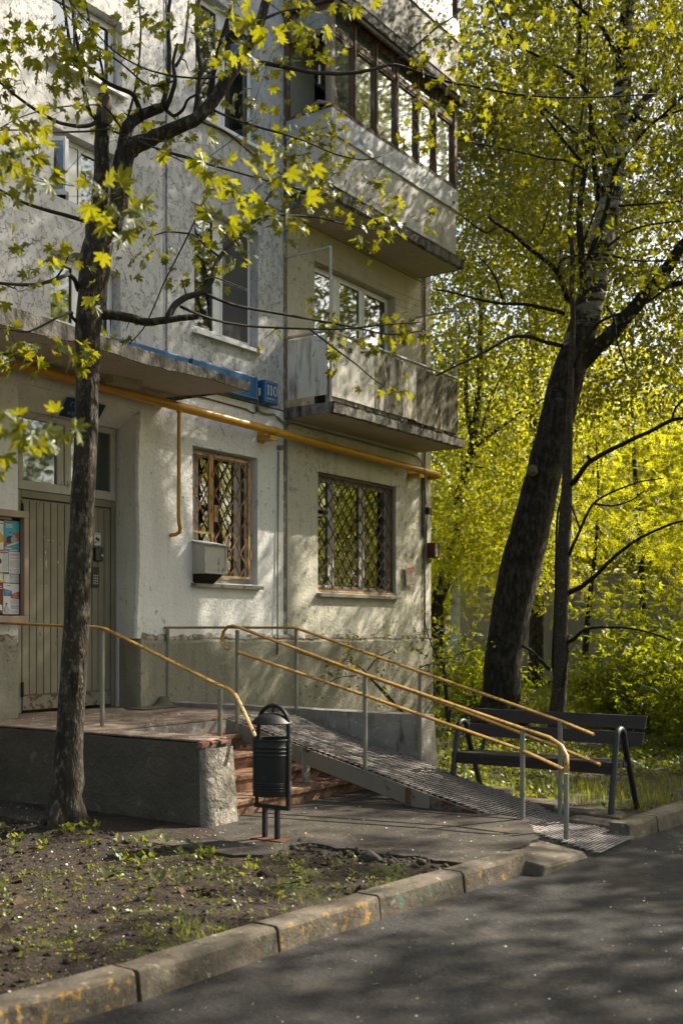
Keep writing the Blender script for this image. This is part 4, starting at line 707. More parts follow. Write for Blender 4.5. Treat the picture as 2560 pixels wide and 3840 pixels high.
for q0, q1 in ((7.80, 7.86), (8.33, 8.42), (8.44, 8.53), (9.14, 9.205)): t.box(q0, q1, OT - .06, OT, tz0 + .10, tz1 - .07)
TW = build('transom_window', t, 'old_white', B, bevel=.006)
for q0, q1 in ((7.86, 8.33), (8.53, 9.14)):
    m = MB(); m.box(q0, q1, OT - .035, OT - .029, tz0 + .10, tz1 - .07); build('pane', m, 'glass', TW)
m = MB(); m.quad((7.5, -1.19, .5), (9.24, -1.19, .5), (9.24, -1.19, 4.2), (7.5, -1.19, 4.2)); build('hallway', m, 'room', B)

# ---- canopy over the door ----------------------------------------------
m = MB(); n = 26
V = []; r = random.Random(8)
for i in range(n + 1):
    s = 5.9 + (9.65 - 5.9) * i / n
    zb = 4.395 - .012 * math.sin(i * .5); zt = 4.475 + .075 * (1 - i / n) + r.uniform(-.006, .006)
    V += [P(s, 0, 4.46), P(s, 1.255 + r.uniform(-.004, .006), zb), P(s, 1.268 + r.uniform(-.006, .006), zt), P(s, 0, 4.60)]
m.add(V, [(i * 4 + j, i * 4 + (j + 1) % 4, (i + 1) * 4 + (j + 1) % 4, (i + 1) * 4 + j) for i in range(n) for j in (0, 2)] + [(0, 1, 2, 3), (n * 4 + 3, n * 4 + 2, n * 4 + 1, n * 4)])
CN = build('canopy', m, 'soffit', B)
m = MB(); V = []
for i in range(n + 1):
    s = 5.9 + (9.658 - 5.9) * i / n
    zb = 4.385 - .012 * math.sin(i * .5) + r.uniform(-.008, .004); zt = 4.478 + .075 * (1 - i / n) + r.uniform(-.006, .010)
    V += [P(s, 1.262, zb), P(s, 1.285 + r.uniform(-.008, .004), zb), P(s, 1.285 + r.uniform(-.008, .006), zt), P(s, 1.20, zt + .012)]
m.add(V, [(i * 4 + j, i * 4 + j + 1, (i + 1) * 4 + j + 1, (i + 1) * 4 + j) for i in range(n) for j in range(3)])
m.box(9.651, 9.675, .01, 1.28, 4.41, 4.50)
build('canopy_edge', m, 'concrete_edge', CN)

# ---- balconies ----------------------------------------------------------
def slab(z0, z1, parent):
    m = MB(); V = []; n = 40; r = random.Random(int(z0 * 10))
    m.box(11.98, 15.50, .003, .80, z0, z1)
    f = build('slab', m, 'soffit', parent)
    m = MB(); V = []
    for i in range(n + 1):
        s = 11.955 + (15.535 - 11.955) * i / n
        V += [P(s, .77, z0 - .012 + r.uniform(-.012, .006)), P(s, .822 + r.uniform(-.01, .01), z0 + .006 + r.uniform(-.01, .006)), P(s, .835 + r.uniform(-.006, .006), z1 + .004), P(s, .845, z1 + .016), P(s, .70, z1 + .02)]
    m.add(V, [(i * 5 + j, i * 5 + j + 1, (i + 1) * 5 + j + 1, (i + 1) * 5 + j) for i in range(n) for j in range(4)])
    m.box(11.95, 11.979, .01, .80, z0 - .004, z1 + .015); m.box(15.501, 15.53, .01, .80, z0 - .004, z1 + .015)
    build('slab_edge', m, 'concrete_edge', parent)
    return f
def sheetpanel(parent, s0, s1, z0, z1, o, mat, name='front_sheet', bow=.004):
    m = MB(); n = 8; r = random.Random(int(s0 * 30 + z0)); V = []
    for i in range(n + 1):
        s = s0 + (s1 - s0) * i / n; k = bow * math.sin(i / n * math.pi) * r.choice((1, 1, -.5))
        V += [P(s, o + k, z0 + r.uniform(-.004, .004)), P(s, o + k * .4, z1 + r.uniform(-.003, .003)), P(s, o + k - .012, z0), P(s, o + k * .4 - .012, z1)]
    F = []
    for i in range(n):
        q = i * 4; F += [(q, q + 4, q + 5, q + 1), (q + 2, q + 3, q + 7, q + 6), (q + 1, q + 5, q + 7, q + 3), (q, q + 2, q + 6, q + 4)]
    F += [(0, 1, 3, 2), (n * 4, n * 4 + 2, n * 4 + 3, n * 4 + 1)]
    m.add(V, F); return build(name, m, mat, parent)
def sidepanel(parent, s, o0, o1, z0, z1, mat, name='side_sheet'):
    m = MB(); m.box(s - .012, s, o0, o1, z0, z1); return build(name, m, mat, parent)

# open balcony on the first floor above
b2 = bpy.data.objects.new('balcony', None); b2.empty_display_size = .1; place(b2, P(13.7, .4, 4.6), B)
slab(4.575, 4.695, b2)
for (x0, x1, zt0, mt) in ((12.0, 13.03, 5.60, 'panel_white'), (13.035, 14.18, 5.60, 'panel_half'), (14.185, 15.44, 5.60, 'panel_moss')):
    sheetpanel(b2, x0, x1, 4.80 if x0 < 14 else 4.78, zt0, .765, mt)
sidepanel(b2, 11.99, .05, .70, 4.82, 5.62, 'panel_side'); sidepanel(b2, 15.47, .03, .75, 4.79, 5.60, 'panel_moss')
m = MB(); q = .018
for s in (12.012, 15.44):
    m.tube([(s, .735, 4.70), (s, .735, 6.77 if s < 13 else 6.74)], q, 8); m.tube([(s, .0, 6.775 if s < 13 else 6.745), (s, .735, 6.775 if s < 13 else 6.745)], q, 8)
build('clothes_line_post', m, 'old_white', b2, smooth='angle')
m = MB(); m.bar((12.0, .735, 5.67), (15.45, .735, 5.67), .05, .025); m.bar((12.0, 0.0, 5.67), (12.0, .735, 5.67), .05, .025); m.bar((15.45, 0, 5.67), (15.45, .735, 5.67), .05, .025)
for s in (12.6, 13.2, 13.8, 14.4, 15.0): m.bar((s, .735, 4.70), (s, .735, 5.66), .018, .018)
m.bar((12.0, .735, 4.86), (15.45, .735, 4.86), .02, .03)
build('railing', m, 'old_white', b2)
m = MB()
for o in (.2, .4, .6): m.tube([(12.012, o, 6.775), (13.7, o, 6.66), (15.44, o, 6.745)], .0025, 4)
build('clothes_line', m, 'cable', b2)
r = random.Random(2); s = 12.08
mts = ['panel_white', 'brown_wood', 'tin', 'old_white', 'grey_wood', 'panel_plain']
while s < 15.2:
    w = r.uniform(.10, .32); m = MB(); m.box(s, s + w, .60, .70, 4.70, 4.70 + r.uniform(.1, .5)); build('stored_board', m, r.choice(mts), b2); s += w + r.uniform(.02, .12)
# glazed balcony on the second floor above
b3 = bpy.data.objects.new('glazed_balcony', None); b3.empty_display_size = .1; place(b3, P(13.7, .4, 7.4), B)
slab(7.40, 7.52, b3)
for x0, x1 in ((12.0, 12.955), (12.96, 14.14), (14.145, 15.38)): sheetpanel(b3, x0, x1, 7.60, 8.30, .765, 'panel_plain')
sidepanel(b3, 11.985, .03, .755, 7.60, 8.38, 'panel_plain'); sidepanel(b3, 15.40, .03, .755, 7.60, 8.30, 'panel_plain')
for x0, x1 in ((11.965, 12.98), (12.975, 14.2), (14.195, 15.42)): sheetpanel(b3, x0, x1, 8.275, 8.60, .785 + .002 * (x0 > 12.5) + .002 * (x0 > 14), 'tin', 'tin_apron', .008)
sidepanel(b3, 11.968, .03, .772, 8.36, 8.60, 'tin', 'tin_apron'); sidepanel(b3, 15.425, .03, .772, 8.27, 8.58, 'tin', 'tin_apron')
zb, zm, zt = 8.60, 9.66, 10.02
mul = [12.0, 12.533, 13.069, 13.617, 14.198, 14.721, 15.33]
m = MB(); m.box(11.965, 15.41, .69, .785, zb, zb + .05); m.box(11.965, 15.41, .69, .785, zt - .08, zt); build('glazing_rail', m, 'brown_wood', b3)
for i, s in enumerate(mul):
    w = .042 if 0 < i < 6 else .075
    m = MB(); m.box(s - w / 2, s + w / 2, .685, .792, zb + .05, zt - .08); build('glazing_post', m, 'brown_wood' if i else 'grey_wood', b3)
for i, (x0, x1) in enumerate(zip(mul[:-1], mul[1:])):
    m = MB(); m.box(x0 + .03, x1 - .03, .70, .775, zm - .03, zm + .03); build('glazing_transom', m, 'brown_wood', b3)
    for (c, d) in ((zb + .05, zm - .03), (zm + .03, zt - .08)):
        m = MB(); e = .028; p0, p1 = x0 + .03, x1 - .03
        m.box(p0, p1, .71, .765, c, c + e); m.box(p0, p1, .71, .765, d - e, d); m.box(p0, p0 + e, .71, .765, c + e, d - e); m.box(p1 - e, p1, .71, .765, c + e, d - e)
        fr_ = build('casement', m, 'brown_wood', b3)
        m = MB(); m.box(p0 + e, p1 - e, .733, .737, c + e, d - e); build('pane', m, 'glass_old', b3)
m = MB(); m.box(11.955, 11.995, .0, .08, zb, zt); m.box(11.96, 11.99, .08, .70, zm - .02, zm + .035); m.box(11.96, 11.99, .08, .70, zb, zb + .04); m.box(11.96, 11.99, .08, .70, zt - .06, zt)
build('side_frame', m, 'brown_wood', b3)
m = MB(); m.bar((11.97, .43, zb + .06), (11.80, .70, zb + .03), .04, .05); m.bar((11.80, .70, zb + .03), (11.97, .76, zb + .06), .03, .04); build('open_casement', m, 'grey_wood', b3)
m = MB(); m.box(11.972, 11.978, .08, .70, zm + .035, zt - .06); build('pane', m, 'glass_old', b3)
m = MB(); m.bar((11.95, .60, 8.95), (11.95, .60, 9.2), .02, .02); build('handle', m, 'paper', b3)
m = MB(); m.box(15.395, 15.42, .08, .70, zm - .03, zm + .03); m.box(15.395, 15.42, .08, .70, zb, zb + .05); m.box(15.395, 15.42, .08, .70, zt - .08, zt); m.box(15.395, 15.42, .02, .08, zb, zt); build('side_frame', m, 'brown_wood', b3)
m = MB(); m.box(15.405, 15.410, .08, .70, zb + .05, zm - .03); m.box(15.405, 15.410, .08, .70, zm + .03, zt - .08); build('pane', m, 'glass_old', b3)
m = MB(); m.hexa([(11.90, .0, 10.04), (15.56, .0, 10.04), (15.56, .93, 9.985), (11.90, .93, 9.985)], [(11.90, .0, 10.075), (15.56, .0, 10.075), (15.56, .93, 10.02), (11.90, .93, 10.02)]); build('glazing_roof', m, 'roof_tar', b3)
m = MB(); m.box(11.92, 15.5, .86, .90, 9.93, 9.984); build('eaves_board', m, 'grey_wood', b3)
# balcony above, only its foot in view
b4 = bpy.data.objects.new('upper_balcony', None); b4.empty_display_size = .1; place(b4, P(13.7, .4, 10.1), B)
slab(10.10, 10.20, b4)
for x0, x1 in ((12.0, 13.2), (13.205, 14.3), (14.305, 15.42)): sheetpanel(b4, x0, x1, 10.24, 10.98, .775, 'panel_black' if x0 < 14 else 'panel_plain')
for x0, x1 in ((12.0, 13.8), (13.805, 15.44)): sheetpanel(b4, x0, x1, 10.96, 11.28, .795, 'tin_dark', 'tin_apron', .006)  # darker sill tin puts the top balcony's shade into the apron colour
sidepanel(b4, 11.985, .03, .765, 10.24, 11.28, 'panel_plain'); sidepanel(b4, 15.43, .03, .765, 10.24, 11.28, 'panel_plain')
m = MB()
for s in (12.0, 12.7, 13.4, 14.1, 14.8, 15.42): m.box(s - .03, s + .03, .70, .79, 11.28, 12.6)
m.box(11.97, 15.45, .70, .79, 12.6, 12.75); build('glazing_post', m, 'brown_wood', b4)
m = MB(); m.box(12.0, 15.4, .735, .74, 11.28, 12.6); build('pane', m, 'glass_old', b4)

# ---------------------------------------------------------------- porch, steps, parapet
ZP = .80
PO = thing('porch', 'concrete entrance porch with rusty steps and a rough low parapet wall', 'porch', (8.2, 1.5, .1))
def rough_block(name, corners_bot, corners_top, mat, parent, n=10, amp=.012, seed=1, bevel=.02, cuts=14):
    """block with uneven hand-made faces"""
    bm = bmesh.new(); vb = [bm.verts.new(P(*q)) for q in corners_bot]; vt = [bm.verts.new(P(*q)) for q in corners_top]
    bm.faces.new(vb[::-1]); bm.faces.new(vt)
    for i in range(4): j = (i + 1) % 4; bm.faces.new((vb[i], vb[j], vt[j], vt[i]))
    bmesh.ops.recalc_face_normals(bm, faces=bm.faces)
    bmesh.ops.subdivide_edges(bm, edges=bm.edges, cuts=cuts, use_grid_fill=True)
    from mathutils import noise
    for v in bm.verts:
        p = v.co * 3.1; d = Vector((noise.noise(p + Vector((seed, 0, 0))), noise.noise(p + Vector((0, seed + 5, 0))), noise.noise(p + Vector((0, 0, seed + 9)))))
        p2 = v.co * 11; d2 = Vector((noise.noise(p2), noise.noise(p2 + Vector((7, 0, 0))), noise.noise(p2 + Vector((0, 7, 0)))))
        v.co += d * amp + d2 * amp * .5
    me = bpy.data.meshes.new(name); c = np.mean([v.co[:] for v in bm.verts], axis=0)
    for v in bm.verts: v.co -= Vector(c)
    for f in bm.faces: f.smooth = True
    bm.to_mesh(me); bm.free(); me.set_sharp_from_angle(angle=R(42)); me.materials.append(MAT[mat])
    o = bpy.data.objects.new(name, me); place(o, c, parent)
    if bevel:
        b_ = o.modifiers.new('worn_edges', 'BEVEL'); b_.width = bevel; b_.segments = 2; b_.limit_method = 'ANGLE'; b_.angle_limit = R(55)
    return o
m = MB(); m.box(7.13, 9.585, .03, 1.74, -.02, ZP - .03); build('platform_base', m, 'concrete', PO)
m = MB(); m.box(7.12, 9.59, -.36, 1.70, ZP - .029, ZP); build('platform_floor', m, 'platform', PO, bevel=.01)
m = MB(); m.box(7.5, 9.235, -1.15, -.362, .55, ZP - .002); build('threshold', m, 'platform', PO)
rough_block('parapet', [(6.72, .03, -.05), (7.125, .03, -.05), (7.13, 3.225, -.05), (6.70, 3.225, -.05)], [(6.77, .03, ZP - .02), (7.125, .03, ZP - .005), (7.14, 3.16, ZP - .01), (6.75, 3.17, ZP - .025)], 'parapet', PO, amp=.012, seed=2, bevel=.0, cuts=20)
m = MB(); V = []
for i in range(13):
    z = -.02 + (ZP - .045) * i / 12; r = random.Random(i)
    e = .016 * (1 - i / 12) + r.uniform(-.004, .004)
    V += [P(6.705 + .045 * i / 12 - .008, 3.21 - .05 * i / 12, z), P(6.72 + .045 * i / 12, 3.25 - .05 * i / 12 + e, z), P(6.92, 3.255 - .055 * i / 12 + e, z), P(7.12, 3.245 - .052 * i / 12 + e, z), P(7.142, 3.20 - .05 * i / 12, z)]
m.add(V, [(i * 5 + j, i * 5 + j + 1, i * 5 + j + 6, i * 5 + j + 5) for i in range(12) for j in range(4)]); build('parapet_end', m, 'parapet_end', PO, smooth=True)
m = MB(); m.box(6.78, 7.118, .03, 3.13, ZP - .012, ZP + .006); build('parapet_cap', m, 'platform', PO, bevel=.006)
for (s, o, w, h) in ((6.79, 3.18, .11, .06), (6.90, 3.175, .07, .035), (7.03, 3.183, .12, .045)):
    m = MB(); m.hexa([(s - w / 2, o - .05, ZP - h), (s + w / 2 - .02, o - .05, ZP - h + .012), (s + w / 2 - .02, o + .012, ZP - h + .012), (s - w / 2, o + .012, ZP - h)], [(s - w / 2 + .01, o - .05, ZP - .006), (s + w / 2, o - .05, ZP - .004), (s + w / 2, o + .006, ZP - .010), (s - w / 2 + .01, o + .004, ZP - .012)]); build('brick', m, 'brick', PO, bevel=.008)
fr_o = [3.10, 2.75, 2.40, 2.05]
for i, o in enumerate(fr_o):
    z1 = .24 + .14 * i; x1 = 9.5
    st = rough_block('step', [(7.135, 1.72, z1 - .16), (x1, 1.72, z1 - .16), (x1, o, z1 - .16), (7.135, o - .0, z1 - .16)], [(7.135, 1.72, z1 - .004), (x1, 1.72, z1 - .004), (x1, o + .004, z1 - .006), (7.135, o + .004, z1 - .002)], 'step', PO, amp=.006, seed=i + 3, bevel=0, cuts=10)
    m = MB(); m.box(7.145, x1 - .01, o - .02, o + .022, z1 - .042, z1 + .003); build('nosing', m, 'step', st, bevel=.008)
    if i >= 2:   # wire mesh showing on the upper risers
        m = MB(); zz0, zz1 = z1 - .135, z1 - .05
        for k in range(-2, 46):
            x = 7.15 + k * .03
            for sg in (1, -1):
                xa, xb = x, x + sg * .085
                if min(xa, xb) < 7.15 or max(xa, xb) > 8.55: continue
                m.bar((xa, o + .018, zz0), (xb, o + .018, zz1), .004, .004)
        build('riser_mesh', m, 'rust', st)
rough_block('ramp_side_wall', [(9.585, .04, -.05), (9.93, .04, -.05), (9.95, 3.58, -.05), (9.59, 3.58, -.05)], [(9.60, .04, .845), (9.92, .04, .845), (9.90, 3.52, .84), (9.60, 3.53, .85)], 'concrete', PO, amp=.012, seed=8, bevel=0, cuts=16)
mt = thing('floor_mat', 'grey rubber mat with a curled corner lying on the porch by the wall', 'mat', (9.1, .25, ZP))
m = MB(); V = []; n = 12
for i in range(n + 1):
    for j in range(5):
        s = 8.92 + .62 * i / n; o = .06 + .30 * j / 4
        cu = math.exp(-((s - 9.50) / .07) ** 2) * math.exp(-((o - .10) / .10) ** 2) * .13
        V.append(P(s + cu * .2, o, ZP + .006 + cu + .003 * math.sin(i)))
m.add(V, [(i * 5 + j, (i + 1) * 5 + j, (i + 1) * 5 + j + 1, i * 5 + j + 1) for i in range(n) for j in range(4)])
mo = build('mat', m, 'rubber', mt, smooth=True); sd = mo.modifiers.new('thick', 'SOLIDIFY'); sd.thickness = .008

# ---------------------------------------------------------------- wheelchair ramp
RA = thing('wheelchair_ramp', 'steel wheelchair ramp of expanded mesh running down from the porch to the road', 'ramp', (9.0, 4.0, .1))
RO = [1.86, 5.05, 5.30, 6.08]; RZ = [.815, .055, .035, .028]
def rz(o): return np.interp(o, RO, RZ)
def r_lo(o): return np.interp(o, [1.86, 4.9, 5.4, 6.1], [8.60, 8.58, 8.36, 7.92])
def r_hi(o): return np.interp(o, [1.86, 4.9, 5.4, 6.1], [9.57, 9.42, 9.14, 8.68])
# expanded mesh: wavy strands across the deck, touching their neighbours
pitch = .034; half = .029
V = []; F = []; o = 1.88; row = 0
while o < 6.07:
    lo, hi = float(r_lo(o)), float(r_hi(o)); n = int((hi - lo) / half)
    for k in range(n + 1):
        s = lo + (hi - lo) * k / n
        up = ((k // 1 + row) % 2)
        # each strand swings by half a pitch so that neighbours meet at the knuckles
        oc = o + (.5 if up else -.5) * pitch * .82
        z = float(rz(oc)) + (.007 if up else -.001) + .003 * math.sin(s * 7 + o * 5)
        w = .0045
        V += [P(s, oc - w, z - .003), P(s, oc + w, z - .005), P(s, oc + w, z + .004), P(s, oc - w, z + .007)]
        if k:
            b = len(V) - 8
            for j in range(4): F.append((b + j, b + (j + 1) % 4, b + 4 + (j + 1) % 4, b + 4 + j))
    o += pitch; row += 1
dk = from_np('deck_mesh', np.array(V), np.array(F), 'meshmetal', RA); dk['kind'] = 'stuff'
def beam(s_fn, ds, o0, o1, drop, name, mat):
    m = MB(); n = 16; V = []
    for i in range(n + 1):
        o = o0 + (o1 - o0) * i / n; s = float(s_fn(o)) + ds; z = float(rz(o)) - .012; zb = max(z - drop, .03 - .02 * (o > 4.4))
        V += [P(s - .012, o, z), P(s + .012, o, z), P(s + .012, o, zb), P(s - .012, o, zb)]
    m.add(V, [(i * 4 + j, i * 4 + (j + 1) % 4, (i + 1) * 4 + (j + 1) % 4, (i + 1) * 4 + j) for i in range(n) for j in range(4)] + [(3, 2, 1, 0), (n * 4, n * 4 + 1, n * 4 + 2, n * 4 + 3)])
    return build(name, m, mat, RA)
beam(r_lo, -.004, 1.86, 4.25, .16, 'side_beam', 'beam'); beam(r_lo, -.004, 4.255, 5.2, .16, 'side_beam', 'rustbeam')
beam(r_hi, .004, 1.86, 5.2, .16, 'side_beam', 'beam'); beam(lambda o: (r_lo(o) + r_hi(o)) / 2, 0, 1.9, 4.9, .09, 'middle_beam', 'rust')
m = MB()
for o in np.arange(2.1, 5.0, .48):
    z = float(rz(o)) - .045; m.box(float(r_lo(o)) + .012, float(r_hi(o)) - .012, o - .02, o + .02, z - .04, z)
build('cross_bar', m, 'rust', RA)
m = MB(); m.hexa([(8.54, 2.86, .24), (8.63, 2.86, .24), (8.63, 2.90, .24), (8.54, 2.90, .24)], [(8.57, 2.80, .56), (8.65, 2.80, .56), (8.65, 2.84, .56), (8.57, 2.84, .56)])
build('support_leg', m, 'post', RA)
m = MB(); m.hexa([(8.56, 4.0, .11), (8.64, 4.0, .11), (8.64, 4.05, .11), (8.56, 4.05, .11)], [(8.56, 4.0, .28), (8.64, 4.0, .28), (8.64, 4.05, .28), (8.56, 4.05, .28)]); build('support_leg', m, 'rust', RA)

def handrail(name, label, posts, rails, bw=.042, bh=.016):
    root = thing(name, label, 'handrail', (*posts[0][:2], posts[0][2]), None)
    for (s, o, z0, z1) in posts:
        m = MB(); m.tube([(s, o, z0 - .02), (s, o, (z0 + z1) / 2), (s, o, z1)], .021, 10); build('post', m, 'post', root, smooth='angle')
    for nm, pts, w in rails:
        m = MB(); V = []; q = [Vector(P(*p)) for p in pts]
        for i, c in enumerate(q):
            t = (q[min(i + 1, len(q) - 1)] - q[max(i - 1, 0)]).normalized()
            side = t.cross(Vector((0, 0, 1)))
            if side.length < .05: side = Vector((1, 0, 0))
            side.normalize()
            if abs(side.x) > .3 and side.x < 0: side = -side
            up = side.cross(t).normalized()
            if up.dot(Vector((0, 0, 1))) < 0 and i < len(q): up = up if w[2:] else -up
            hh = w[1] / 2; ww = w[0] / 2; e = .3
            ring = [(-1, -e), (-e, -1), (e, -1), (1, -e), (1, e), (e, 1), (-e, 1), (-1, e)]
            V += [c + side * (a * ww) + up * (b * hh) for a, b in ring]
        n = len(q); F = [(i * 8 + j, i * 8 + (j + 1) % 8, (i + 1) * 8 + (j + 1) % 8, (i + 1) * 8 + j) for i in range(n - 1) for j in range(8)] + [tuple(range(7, -1, -1)), tuple(range((n - 1) * 8, n * 8))]
        m.add(V, F); build(nm, m, 'yellow', root, smooth='angle')
    return root
FL = (.045, .028)
handrail('handrail', 'yellow handrail running from the door over the steps and bending down at its end',
         [(7.28, 1.46, ZP, 1.70), (7.26, 2.93, .50, 1.20)],
         [('top_rail', [(7.28, .02, 1.775), (7.28, .7, 1.75), (7.28, 1.40, 1.73), (7.28, 1.50, 1.715), (7.27, 2.2, 1.475), (7.26, 2.92, 1.228), (7.25, 3.04, 1.20), (7.25, 3.11, 1.155), (7.25, 3.17, 1.07), (7.25, 3.33, .81)], FL)])
handrail('handrail', 'yellow double handrail on the near side of the ramp with a hooked top end',
         [(8.585, 2.01, ZP - .1, 1.70), (8.60, 3.54, .34, 1.275), (8.55, 5.16, .03, .86), (8.30, 5.66, .02, .56)],
         [('top_rail', [(8.58, 1.885, 1.505), (8.58, 1.83, 1.55), (8.58, 1.81, 1.615), (8.58, 1.835, 1.69), (8.58, 1.89, 1.735), (8.58, 1.955, 1.745), (8.585, 2.04, 1.725), (8.60, 3.54, 1.29), (8.56, 5.15, .875), (8.52, 5.42, .815), (8.48, 5.54, .76), (8.44, 5.60, .68), (8.40, 5.62, .60), (8.385, 5.625, .52)], FL),
          ('middle_rail', [(8.587, 2.03, 1.475), (8.60, 3.54, 1.095), (8.56, 5.15, .69), (8.40, 5.60, .575)], FL)])
handrail('handrail', 'yellow double handrail on the far side of the ramp starting at the house wall',
         [(9.66, .03, ZP, 1.71), (9.58, 2.0, ZP - .1, 1.71), (9.53, 3.58, .38, 1.27), (9.28, 5.18, .03, .88)],
         [('top_rail', [(9.63, .0, 1.725), (9.66, .06, 1.727), (9.62, 1.0, 1.727), (9.575, 1.97, 1.725), (9.57, 2.05, 1.71), (9.53, 3.58, 1.285), (9.30, 5.18, .885), (9.27, 5.50, .785)], FL),
          ('middle_rail', [(9.578, 2.03, 1.47), (9.53, 3.58, 1.06), (9.30, 5.18, .64), (9.27, 5.56, .525)], FL)])

# ---------------------------------------------------------------- litter bin
BN = thing('litter_bin', 'black round litter bin hung in an arched frame on two legs', 'litter bin', (6.64, 3.98, .112))
cb = (6.645, 3.985)
m = MB(); m.hexa([(6.56, 3.84, .105), (6.70, 3.84, .105), (6.71, 4.13, .105), (6.57, 4.13, .105)], [(6.56, 3.84, .122), (6.70, 3.84, .122), (6.71, 4.13, .120), (6.57, 4.13, .120)]); build('base_plate', m, 'rust', BN)
for o in (3.915, 4.035):
    m = MB(); m.box(6.63, 6.66, o - .016, o + .016, .12, .345); build('leg', m, 'black_metal', BN)
pts = [(6.645, 3.835, .36), (6.65, 3.835, .60), (6.66, 3.84, .95)]
for k in range(1, 12):
    a = math.pi * k / 12; pts.append((6.662, 3.985 - .145 * math.cos(a), .985 + .145 * math.sin(a)))
pts += [(6.66, 4.13, .95), (6.65, 4.135, .60), (6.645, 4.135, .36)]
m = MB(); m.tube(pts, .0155, 10); m.box(6.63, 6.66, 3.82, 4.15, .345, .375); m.tube([(6.66, 3.985, 1.07), (6.66, 3.985, 1.125)], .010, 8); build('frame', m, 'black_metal', BN, smooth='angle')
m = MB(); rr = .147
prof = [(.02, .455), (rr, .45)]
for z in (.49, .51, .53, .545):
    prof += [(rr, z), (rr + .004, z + .005), (rr, z + .010)]
prof += [(rr, .75)]
for z in (.755, .785, .815): prof += [(rr, z), (rr + .004, z + .006), (rr, z + .012)]
prof += [(rr, .87), (rr + .007, .875), (rr + .004, .884), (rr - .006, .88), (rr - .008, .47)]
m.lathe(cb, prof, 32); build('bucket', m, 'black_metal', BN, smooth='angle')
m = MB(); m.lathe(cb, [(.158, .995), (.160, 1.002), (.150, 1.012), (.13, 1.035), (.10, 1.058), (.06, 1.073), (.0, 1.079)], 32); build('lid', m, 'black_metal', BN, smooth='angle')

# ---------------------------------------------------------------- bench
BE = thing('bench', 'dark brown plank bench with arched tube sides on the grass by the ramp', 'bench', (9.72, 4.8, .09))
def side_frame(o):
    pts = [(9.36, o, .05), (9.42, o, .35), (9.475, o, .62), (9.50, o, .72)]
    for k in range(1, 8):
        a = math.pi * k / 8; pts.append((9.595 - .095 * math.cos(a), o, .73 + .085 * math.sin(a)))
    pts += [(9.69, o, .72), (9.74, o, .60), (9.88, o, .33), (10.02, o, .05)]
    m = MB(); m.tube(pts, .027, 12); build('side_frame', m, 'bench_metal', BE, smooth='angle')
    m = MB(); m.bar((9.86, o + (.06 if o < 5 else -.06), .44), (10.095, o + (.06 if o < 5 else -.06), .90), .04, .012); build('back_bracket', m, 'bench_metal', BE)
side_frame(4.02); side_frame(5.62)
for i, s in enumerate((9.50, 9.62, 9.74, 9.86)):
    m = MB(); m.box(s - .052, s + .052, 3.98, 5.62, .475 - .006 * i, .525 - .006 * i); build('seat_plank', m, 'bench_wood', BE, bevel=.006)
m = MB(); m.box(9.445, 9.46, 4.0, 5.60, .42, .474); build('apron', m, 'bench_wood', BE)
for (z0, z1, s0, s1) in ((.64, .755, 9.925, 9.985), (.785, .905, 9.995, 10.055)):
    m = MB(); t = .032
    m.hexa([(s0, 3.90, z0), (s0 + t, 3.90, z0), (s0 + t, 5.70, z0), (s0, 5.70, z0)], [(s1, 3.90, z1), (s1 + t, 3.90, z1), (s1 + t, 5.70, z1), (s1, 5.70, z1)]); build('back_plank', m, 'bench_wood', BE, bevel=.006)

# ---------------------------------------------------------------- things on the wall
GP = thing('gas_pipe', 'yellow gas pipe running along the wall from the door to the corner', 'pipe', (11.4, .2, 4.3))
m = MB(); m.tube([(4.0, .2, 4.405), (7.1, .2, 4.372), (9.68, .2, 4.335), (11.83, .2, 4.300), (13.5, .2, 4.268), (15.70, .2, 4.230), (15.80, .2, 4.226), (15.84, .17, 4.22), (15.86, .08, 4.215), (15.86, -.02, 4.215)], .054, 20); build('main_pipe', m, 'pipe', GP, smooth='angle')
dp = [(9.675, .2, 4.30), (9.672, .2, 3.6), (9.668, .2, 3.05), (9.68, .195, 2.96), (9.72, .175, 2.90), (9.745, .14, 2.86), (9.745, .08, 2.835), (9.735, -.01, 2.83)]
m = MB(); m.tube(dp, .023, 14); build('down_pipe', m, 'pipe', GP, smooth='angle')
for s, z in ((11.48, 4.305), (15.28, 4.236), (7.2, 4.37)):
    m = MB(); m.box(s - .10, s + .04, .0, .22, z - .115, z - .055); m.box(s - .10, s + .04, .0, .012, z - .14, z + .02); br = build('bracket', m, 'pipe', GP)
    m = MB()
    rg = [(s, .2 + .058 * math.cos(a), z + .058 * math.sin(a)) for a in np.linspace(0, 2 * math.pi, 17)]
    m.tube(rg, .006, 6); build('clamp', m, 'pipe', br)
m = MB(); m.lathe((9.676, .2), [(.030, 4.26), (.034, 4.275), (.030, 4.29)], 14); build('weld_collar', m, 'pipe', GP)

